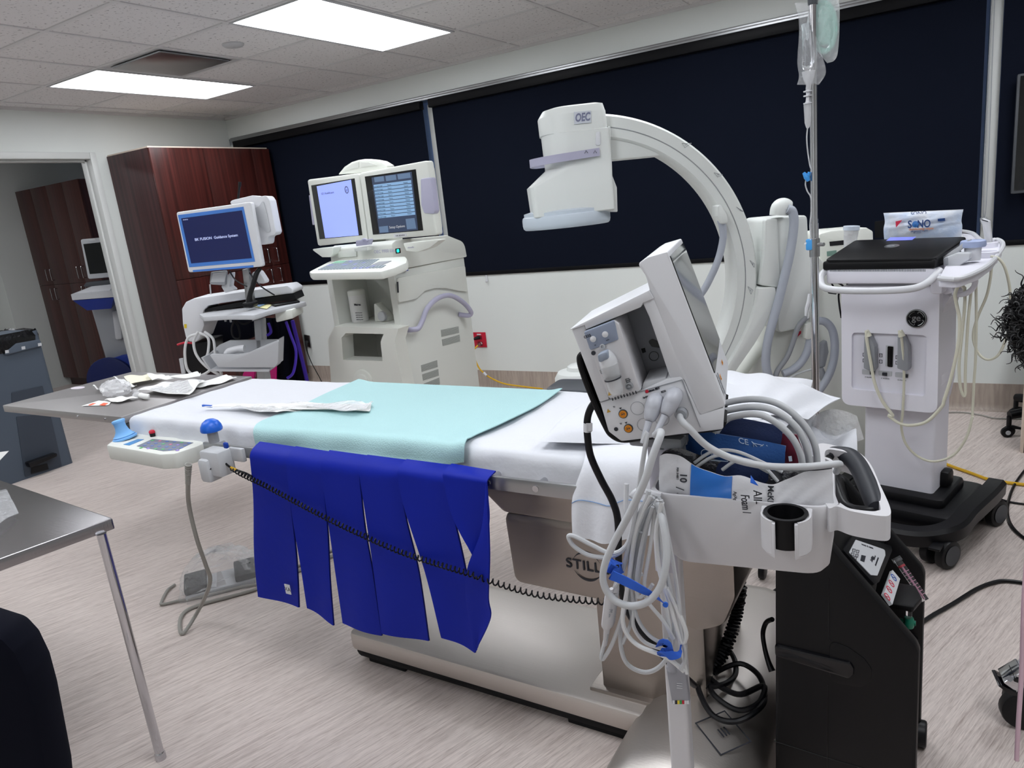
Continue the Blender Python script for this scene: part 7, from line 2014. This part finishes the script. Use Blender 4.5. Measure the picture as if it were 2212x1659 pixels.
# sloping control panel
c0 = V((s1.x - nv.x * .022, YC0, s1.y - nv.y * .022))
PS2 = Pl(c0, (0, 1, 0), V((-dv.x, 0, -dv.y)))
if PS2.n.x < 0: PS2 = Pl(c0, (0, -1, 0), V((-dv.x, 0, -dv.y)))
s8 = lambda pts, h=0: [PS2.uv(*o8(*p), h) for p in pts]
f = MB(); f.prism(rounded(s8([(560, 210), (625, 110), (880, 180), (885, 215), (800, 420), (770, 440)], .006), .006), -.01, .006, .004, M=PS2.M); f.go('panel_pod', M_black, t)
f = MB(); f.prism(rounded(s8([(598, 226), (642, 142), (835, 208), (838, 245), (785, 380), (742, 376)], .007), .004), .006, .0075, 0, M=PS2.M); f.go('panel_label', mat('label_silver', (208, 210, 214), .4), t)
f = MB()
BB = lambda x, y, an, h=.0078: PS2.M @ T(*PS2.uv(*o8(x, y), h), h) @ RZ(an)
du = V(PS2.uv(*o8(760, 340), .0078)) - V(PS2.uv(*o8(795, 235), .0078))
an = math.atan2(-du.y, -du.x)
e = V(PS2.uv(*o8(805, 235), .0078)) - V(PS2.uv(*o8(765, 345), .0078)); an = math.atan2(e.y, e.x)
f.text('5 LITER OXYGEN CONCENTRATOR', .0046, BB(783, 287, an), 0, .0003, bold=.0001, sx=.62); f.text('DeVilbiss', .0095, BB(752, 268, an), 0, .0003, bold=.0003, sx=.8); f.text('HEALTHCARE', .004, BB(768, 262, an), 0, .0003)
e2 = V(PS2.uv(*o8(790, 210), .0078)) - V(PS2.uv(*o8(650, 160), .0078)); an2 = math.atan2(e2.y, e2.x)
f.text('HOURS  ■  000000', .006, BB(720, 186, an2), 0, .0003)
f.prism(s8([(680, 243), (708, 250), (698, 290), (672, 280)], .0078), .0075, .0085, M=PS2.M)
for x, y in ((630, 212), (655, 220), (622, 238), (650, 248), (640, 262)):
    q = s8([(x - 10, y - 12), (x + 10, y - 8), (x + 6, y + 12), (x - 12, y + 8)], .0078); c = (sum(p[0] for p in q) / 4, sum(p[1] for p in q) / 4)
    f.ring(q, [(c[0] + (p[0] - c[0]) * .8, c[1] + (p[1] - c[1]) * .8) for p in q], .0075, .0084, M=PS2.M); f.text('!', .005, PS2.M @ T(c[0], c[1], .0078) @ RZ(an), 0, .0003)
f.go('panel_lettering', M_ink, t)
f = MB(); f.prism(s8([(888, 342), (938, 402), (886, 572), (832, 498)], .004), -.004, .004, 0, M=PS2.M)
for k, (x, y) in enumerate(((895, 392), (880, 432), (865, 472), (852, 520))):
    c = PS2.uv(*o8(x, y), .0044); R0 = .009
    f.ring([(c[0] + R0 * math.cos(a * PI / 10), c[1] + R0 * math.sin(a * PI / 10)) for a in range(20)], [(c[0] + R0 * .78 * math.cos(a * PI / 10), c[1] + R0 * .78 * math.sin(a * PI / 10)) for a in range(20)], .004, .0048, 2 if k == 0 else 1, M=PS2.M); f.tube([PS2.w(c[0] - .006, c[1] + .006, .0046), PS2.w(c[0] + .006, c[1] - .006, .0046)], .0008, 2 if k == 0 else 1, 4, 1)
f.go('warning_strip', [M_white, mat('warn_red', (210, 40, 70), .5), mat('warn_blue', (40, 90, 180), .5)], t)
a, b = PS2.pw(*o8(915, 270), .008), PS2.pw(*o8(1105, 545), .008)
f = MB(); f.rod(a, b, .0085, 0, 14); f.rod(a.lerp(b, -.04), a.lerp(b, .06), .011, 0, 12); f.go('flow_tube', M_clear, t)
f = MB(); f.rod(a.lerp(b, .15), a.lerp(b, .2), .0065, 0, 12); f.rod(a.lerp(b, .2), a.lerp(b, .97), .0018, 1, 8)
for k in range(8): f.disc(a.lerp(b, .3 + .08 * k), (b - a), .0088, .0012, 1, 14)
f.go('flow_float', [M_red, mat('tube_pink', (205, 150, 175), .4)], t)
f = MB(); q1 = PS2.pw(*o8(965, 520), .0); f.prism(rounded([(-.045, -.05), (.02, -.05), (.035, .0), (.02, .05), (-.045, .05)], .008), -.008, .006, .004, M=Pl(q1, (1, 0, 0), (0, 1, 0)).M); f.go('humidifier_ledge', M_satin, t)
q1 = on(*o8(995, 690), (-.06, 1.66, .42), V((.3, -1, 0)).normalized())
f = MB(); f.rod(q1 + V((0, 0, .006)), q1 + V((0, 0, .05)), .0065, 1, 12); f.tube([q1 + V((0, 0, -.012)), q1 + V((0, 0, .0)), q1 + V((0, 0, .012))], [.010, .0125, .009], 0, 14, 3); f.rod(q1 - V((.018, 0, 0)), q1 + V((.014, 0, 0)), .006, 0, 10); f.go('outlet_nipple', [M_green, M_clear], t)
for x in (xl + .04, xr - .03):
    for y in (YC0 + .035, YC1 - .03):
        f = MB(); f.disc((x - .012 + (.03 if x > -.2 else 0), y, .034), (1, 0, 0), .034, .026, 0, 20, .006); f.rod((x, y, .03), (x, y, .06), .012); f.go('caster', M_black, t)
f = MB(); f.tube([onY(1668, 1338, 1.62), onY(1655, 1345, 1.66), onY(1648, 1368, 1.68), onY(1652, 1400, 1.66), onY(1660, 1430, 1.64), onY(1668, 1450, 1.63)], [.006, .006, .006, .006, .007, .009], 0, 10); f.go('rear_cord', M_black, t)

# ------------------------------------------------------------------ steel table at the near left
zt = .75
K0, K1, K2 = onZ(244, 1119, zt), onZ(20, 1043, zt), onZ(0, 1207, zt)
d1, d2 = (K1 - K0).normalized(), (K2 - K0).normalized()
t = thing('instrument_table', 'polished steel instrument table corner with a straight tube leg', 'table', (K0.x - .3, K0.y - .15, 0))
C4 = [K0, K0 + d1 * 1.3, K0 + d1 * 1.3 + d2 * .75, K0 + d2 * .75]
f = MB(); f.prism(rounded([(p.x, p.y) for p in C4], .006), zt - .032, zt, .004); f.go('top', M_steeld, t)
def leg(p, nm='leg'):
    f = MB(); f.lathe([(.0125, 0), (.0125, zt - .03)], 20, M=T(p.x, p.y, 0)); f.lathe([(.015, 0), (.015, .02), (.0125, .025)], 18, M=T(p.x, p.y, 0)); return f.go(nm, M_chrome, t)
lg = onZ(221, 1160, zt - .04)
lg2 = K0 + d1 * .04 + d2 * .05
leg(V((lg.x, lg.y, 0))); leg(K0 + d1 * 1.26 + d2 * .04); leg(K0 + d1 * 1.26 + d2 * .71); leg(K0 + d1 * .04 + d2 * .71)
t = thing('clear_wrapper', 'crumpled clear plastic wrapper on the steel table corner', 'wrapper', tuple(onZ(5, 1100, zt)))
sheetpoly([onZ(*p, zt + .004) for p in ((-150, 1090), (15, 1062), (42, 1115), (-60, 1190))], 0, .0006, .012, 14, 3).go('film', M_film, t)
_b = onZ(-34, 1050, zt + .003)
f = MB(); _q = [onZ(-130, 1066, zt + .003), _b, on(19, 974, _b, FH), on(-70, 985, _b, FH)]
f.surf(lambda u, v: _q[0].lerp(_q[1], u).lerp(_q[3].lerp(_q[2], u), v) - FH * .03 * math.sin(PI * v) * u, 10, 10, .001)
solo(f, 'paper_slip', M_paper, 'white paper slip at the far edge of the steel table', 'paper')
# navy chair under it
PV = facing(.92)
t = thing('navy_chair', 'navy upholstered chair with chrome frame under the steel table', 'chair', tuple(PV.w(PV.uv(-60, 1650)[0], 0, -.1)))
f = MB(); f.prism(rounded([PV.uv(*p) for p in ((-500, 1330), (-120, 1340), (0, 1378), (32, 1412), (58, 1465), (76, 1530), (92, 1610), (110, 1700), (120, 1800), (-500, 1800))], .03), -.07, .0, .02, M=PV.M); f.go('backrest', M_navy, t)
zb_ = PV.uv(0, 1800)[1]
f = MB(); f.tube([PV.pw(70, 1540, -.085), PV.pw(92, 1600, -.085), PV.pw(108, 1635, -.085), PV.pw(122, 1665, -.085), PV.pw(140, 1760, -.085)], .008, 0, 10)
a = PV.pw(140, 1760, -.085); f.tube([a, V((a.x, a.y, .02))], .008, 0, 10, 1); b = PV.pw(-450, 1760, -.085); f.tube([b, V((b.x, b.y, .02))], .008, 0, 10, 1); f.tube([V((a.x, a.y, .02)), V((b.x, b.y, .02))], .008, 0, 10, 1); f.go('frame', M_chrome, t)
f = MB(); m_ = (a + b) / 2; f.box((m_.x - .16, m_.y - .12, zb_ - .02), (.36, .34, .06), .02); f.go('seat', M_navy, t)

# ------------------------------------------------------------------ tray table at the foot end
zt = .85
TA, TB, TC, TD = onZ(254, 900, zt), onZ(551, 813, zt), onZ(551, 813, zt), onZ(0, 877, zt)
x0, x1, y0, y1 = TD.x - .0, (TA.x + TB.x) / 2, TA.y, TB.y
t = thing('tray_table', 'dark steel tray table level with the foot end of the operating table', 'table', ((x0 + x1) / 2, (y0 + y1) / 2, 0))
f = MB(); f.prism(rounded(rect(x0, x1, y0, y1), .004), zt - .030, zt, .003); f.go('top', mat('grey_steel_top', (172, 169, 169), .42, .9, bump=((3, 200, 3), .03)), t)
f = MB()
for x, y in ((168, 899), (227, 905)): f.disc(onY(x, y, y0), (0, -1, 0), .004, .003, 0, 12)
f.go('edge_screw', M_chrome, t)
f = MB(); f.prism([(x1 - .005, zt - .03), (x1 - .06, zt - .03), (x1 + .02, zt - .16), (x1 + .05, zt - .16), (x1 + .05, zt - .12)], -y0 - .06, -y0 - .02, .003, M=Matrix(((1, 0, 0, 0), (0, 0, -1, 0), (0, 1, 0, 0), (0, 0, 0, 1)))); f.prism([(x1 - .005, zt - .03), (x1 - .06, zt - .03), (x1 + .02, zt - .16), (x1 + .05, zt - .16), (x1 + .05, zt - .12)], -y1 + .02, -y1 + .06, .003, M=Matrix(((1, 0, 0, 0), (0, 0, -1, 0), (0, 1, 0, 0), (0, 0, 0, 1)))); f.bx(x1 + .02, x1 + .10, y0 + .02, y1 - .02, zt - .13, zt - .095, .004); f.go('support_bracket', M_dgrey, t)
p9 = lambda x, y: (200 + x / 6.144, 790 + y / 6.144)
on9 = lambda x, y, h=.002: onZ(*p9(x, y), zt + h)
def pouch(label, quad, m_, h=.004, wob=.006, seed=1, extra=None, grp='peel pouches on the tray table'):
    t = thing('peel_pouch', label, 'pouch', tuple(on9(*quad[0])), grp)
    sheetpoly([on9(x, y, h) for x, y in quad], 0, .0012, wob, 16, seed).go('paper', m_, t)
    if extra and seed == 2: sheetpoly([on9(x, y, h + .005) for x, y in extra], 0, .0008, wob * .7, 14, seed + 3).go('film', M_filmh, t)
    return t
pouch('largest white peel pouch at the tray table front, its corner over the edge', [(600, 350), (1000, 230), (1490, 210), (1290, 408)], M_paper, .012, .006, 2, [(720, 340), (1150, 215), (1460, 215), (1250, 380)])
pouch('long narrow white peel pouch reaching to the far right of the tray table', [(1130, 300), (1780, 140), (1920, 180), (1500, 300)], M_paper, .003, .004, 5, [(1100, 290), (1700, 150), (1800, 160), (1400, 250)])
pouch('white peel pouch with rolled top lying highest on the tray table pile', [(950, 190), (1380, 95), (1440, 120), (1430, 165)], M_paper, .020, .005, 8)
pouch('cream lined peel pouch behind the plastic clump', [(415, 165), (720, 130), (960, 150), (500, 270)], mat('pouch_cream', (232, 228, 205), .8), .012, .005, 11, [(480, 215), (700, 190), (840, 210), (600, 270)])
pouch('small square white peel pouch at the back of the pile', [(720, 130), (960, 145), (1080, 190), (800, 215)], M_paper, .026, .006, 14)
pouch('curled white paper peel strip with a pointed end', [(275, 175), (380, 200), (600, 300), (450, 280)], M_paper, .018, .007, 17)
f = sheetpoly([on9(*p) for p in ((10, 320), (80, 325), (190, 335), (120, 380))], 0, .001, .012, 10, 4); solo(f, 'paper_strip', M_paper, 'short curled white strip beside the plastic clump', 'paper')
def clump(u, v):
    r = random.Random(int(u * 26) * 13 + int(v * 14) * 101); a = 2 * PI * (u % 1); b = PI * (v - .5)
    k = 1 + .22 * (r.random() - .5)
    return on9(330, 400, 0) + V((.083 * math.cos(a) * math.cos(b) * k, .055 * math.sin(a) * math.cos(b) * k, max(.002, .034 + .036 * math.sin(b) * k)))
t = thing('plastic_clump', 'crumpled ball of clear plastic packaging on the tray table', 'plastic', tuple(on9(330, 450)))
f = MB(); f.surf(clump, 26, 14); f.go('film', M_filmh, t, ang=15)
f = sheetpoly([on9(x, y, .004) for x, y in ((160, 470), (400, 420), (610, 440), (330, 500))], 0, .001, .004, 8, 2); f.go('white_backing', M_paper, t)
f = MB(); f.tube([on9(560, 340, .01), on9(600, 380, .016), on9(560, 400, .012)], .012, 0, 10); f.go('rolled_sleeve', M_filmh, t)
t = thing('cotton_roll', 'small white rolled sleeve in front of the largest pouch', 'roll', tuple(on9(690, 420)))
f = MB(); f.tube([on9(640, 395, .012), on9(700, 410, .013), on9(750, 415, .010)], .012, 0, 12); f.go('roll', M_paper, t)
f = sheetpoly([onZ(x, y, zt + .001) for x, y in ((176, 878), (214, 866), (242, 868), (234, 876))], 0, .0006, .0006, 6, 2)
t = thing('orange_label', 'white label card with orange prints on the tray table', 'label', tuple(onZ(210, 872, zt)))
f.go('card', M_paper, t)
f = MB()
for q in (((188, 876), (200, 871), (208, 871), (196, 876)), ((214, 875), (224, 870), (234, 871), (226, 876))): f.prism([tuple(onZ(*p, zt + .003))[:2] for p in q], zt + .0022, zt + .0032)
f.go('orange_print', mat('print_orange2', (235, 95, 60), .5), t)
q = onZ(168, 838, zt)
f = MB(); f.lathe([(.045, 0), (.045, .0012), (0, .0014)], 26, M=T(q.x, q.y, zt), sy=.5); solo(f, 'round_sticker', mat('sticker_pale', (214, 205, 214), .5), 'pale oval sticker near the back edge of the tray table', 'sticker')
EXPOSURE = -0.1
# ------------------------------------------------------------------ camera and view
cam = bpy.data.objects.new('Camera', bpy.data.cameras.new('Camera'))
COL.objects.link(cam)
cam.data.sensor_fit = 'HORIZONTAL'; cam.data.sensor_width = 36
cam.data.lens = FOC / 2212 * 36
cam.data.clip_start = .02
cam.matrix_world = Matrix(((_R.x, _U.x, -_F.x, EYE.x), (_R.y, _U.y, -_F.y, EYE.y), (_R.z, _U.z, -_F.z, EYE.z), (0, 0, 0, 1)))
S.camera = cam
w = bpy.data.worlds.new('World'); S.world = w
w.use_nodes = True
w.node_tree.nodes['Background'].inputs['Color'].default_value = (.6, .7, 1, 1)
w.node_tree.nodes['Background'].inputs['Strength'].default_value = .3
vs = S.view_settings
vs.view_transform = 'Standard'; vs.look = 'None'; vs.gamma = 1; vs.use_curve_mapping = False
vs.exposure = EXPOSURE
for o in bpy.data.objects:
    if '_b' in o: del o['_b']
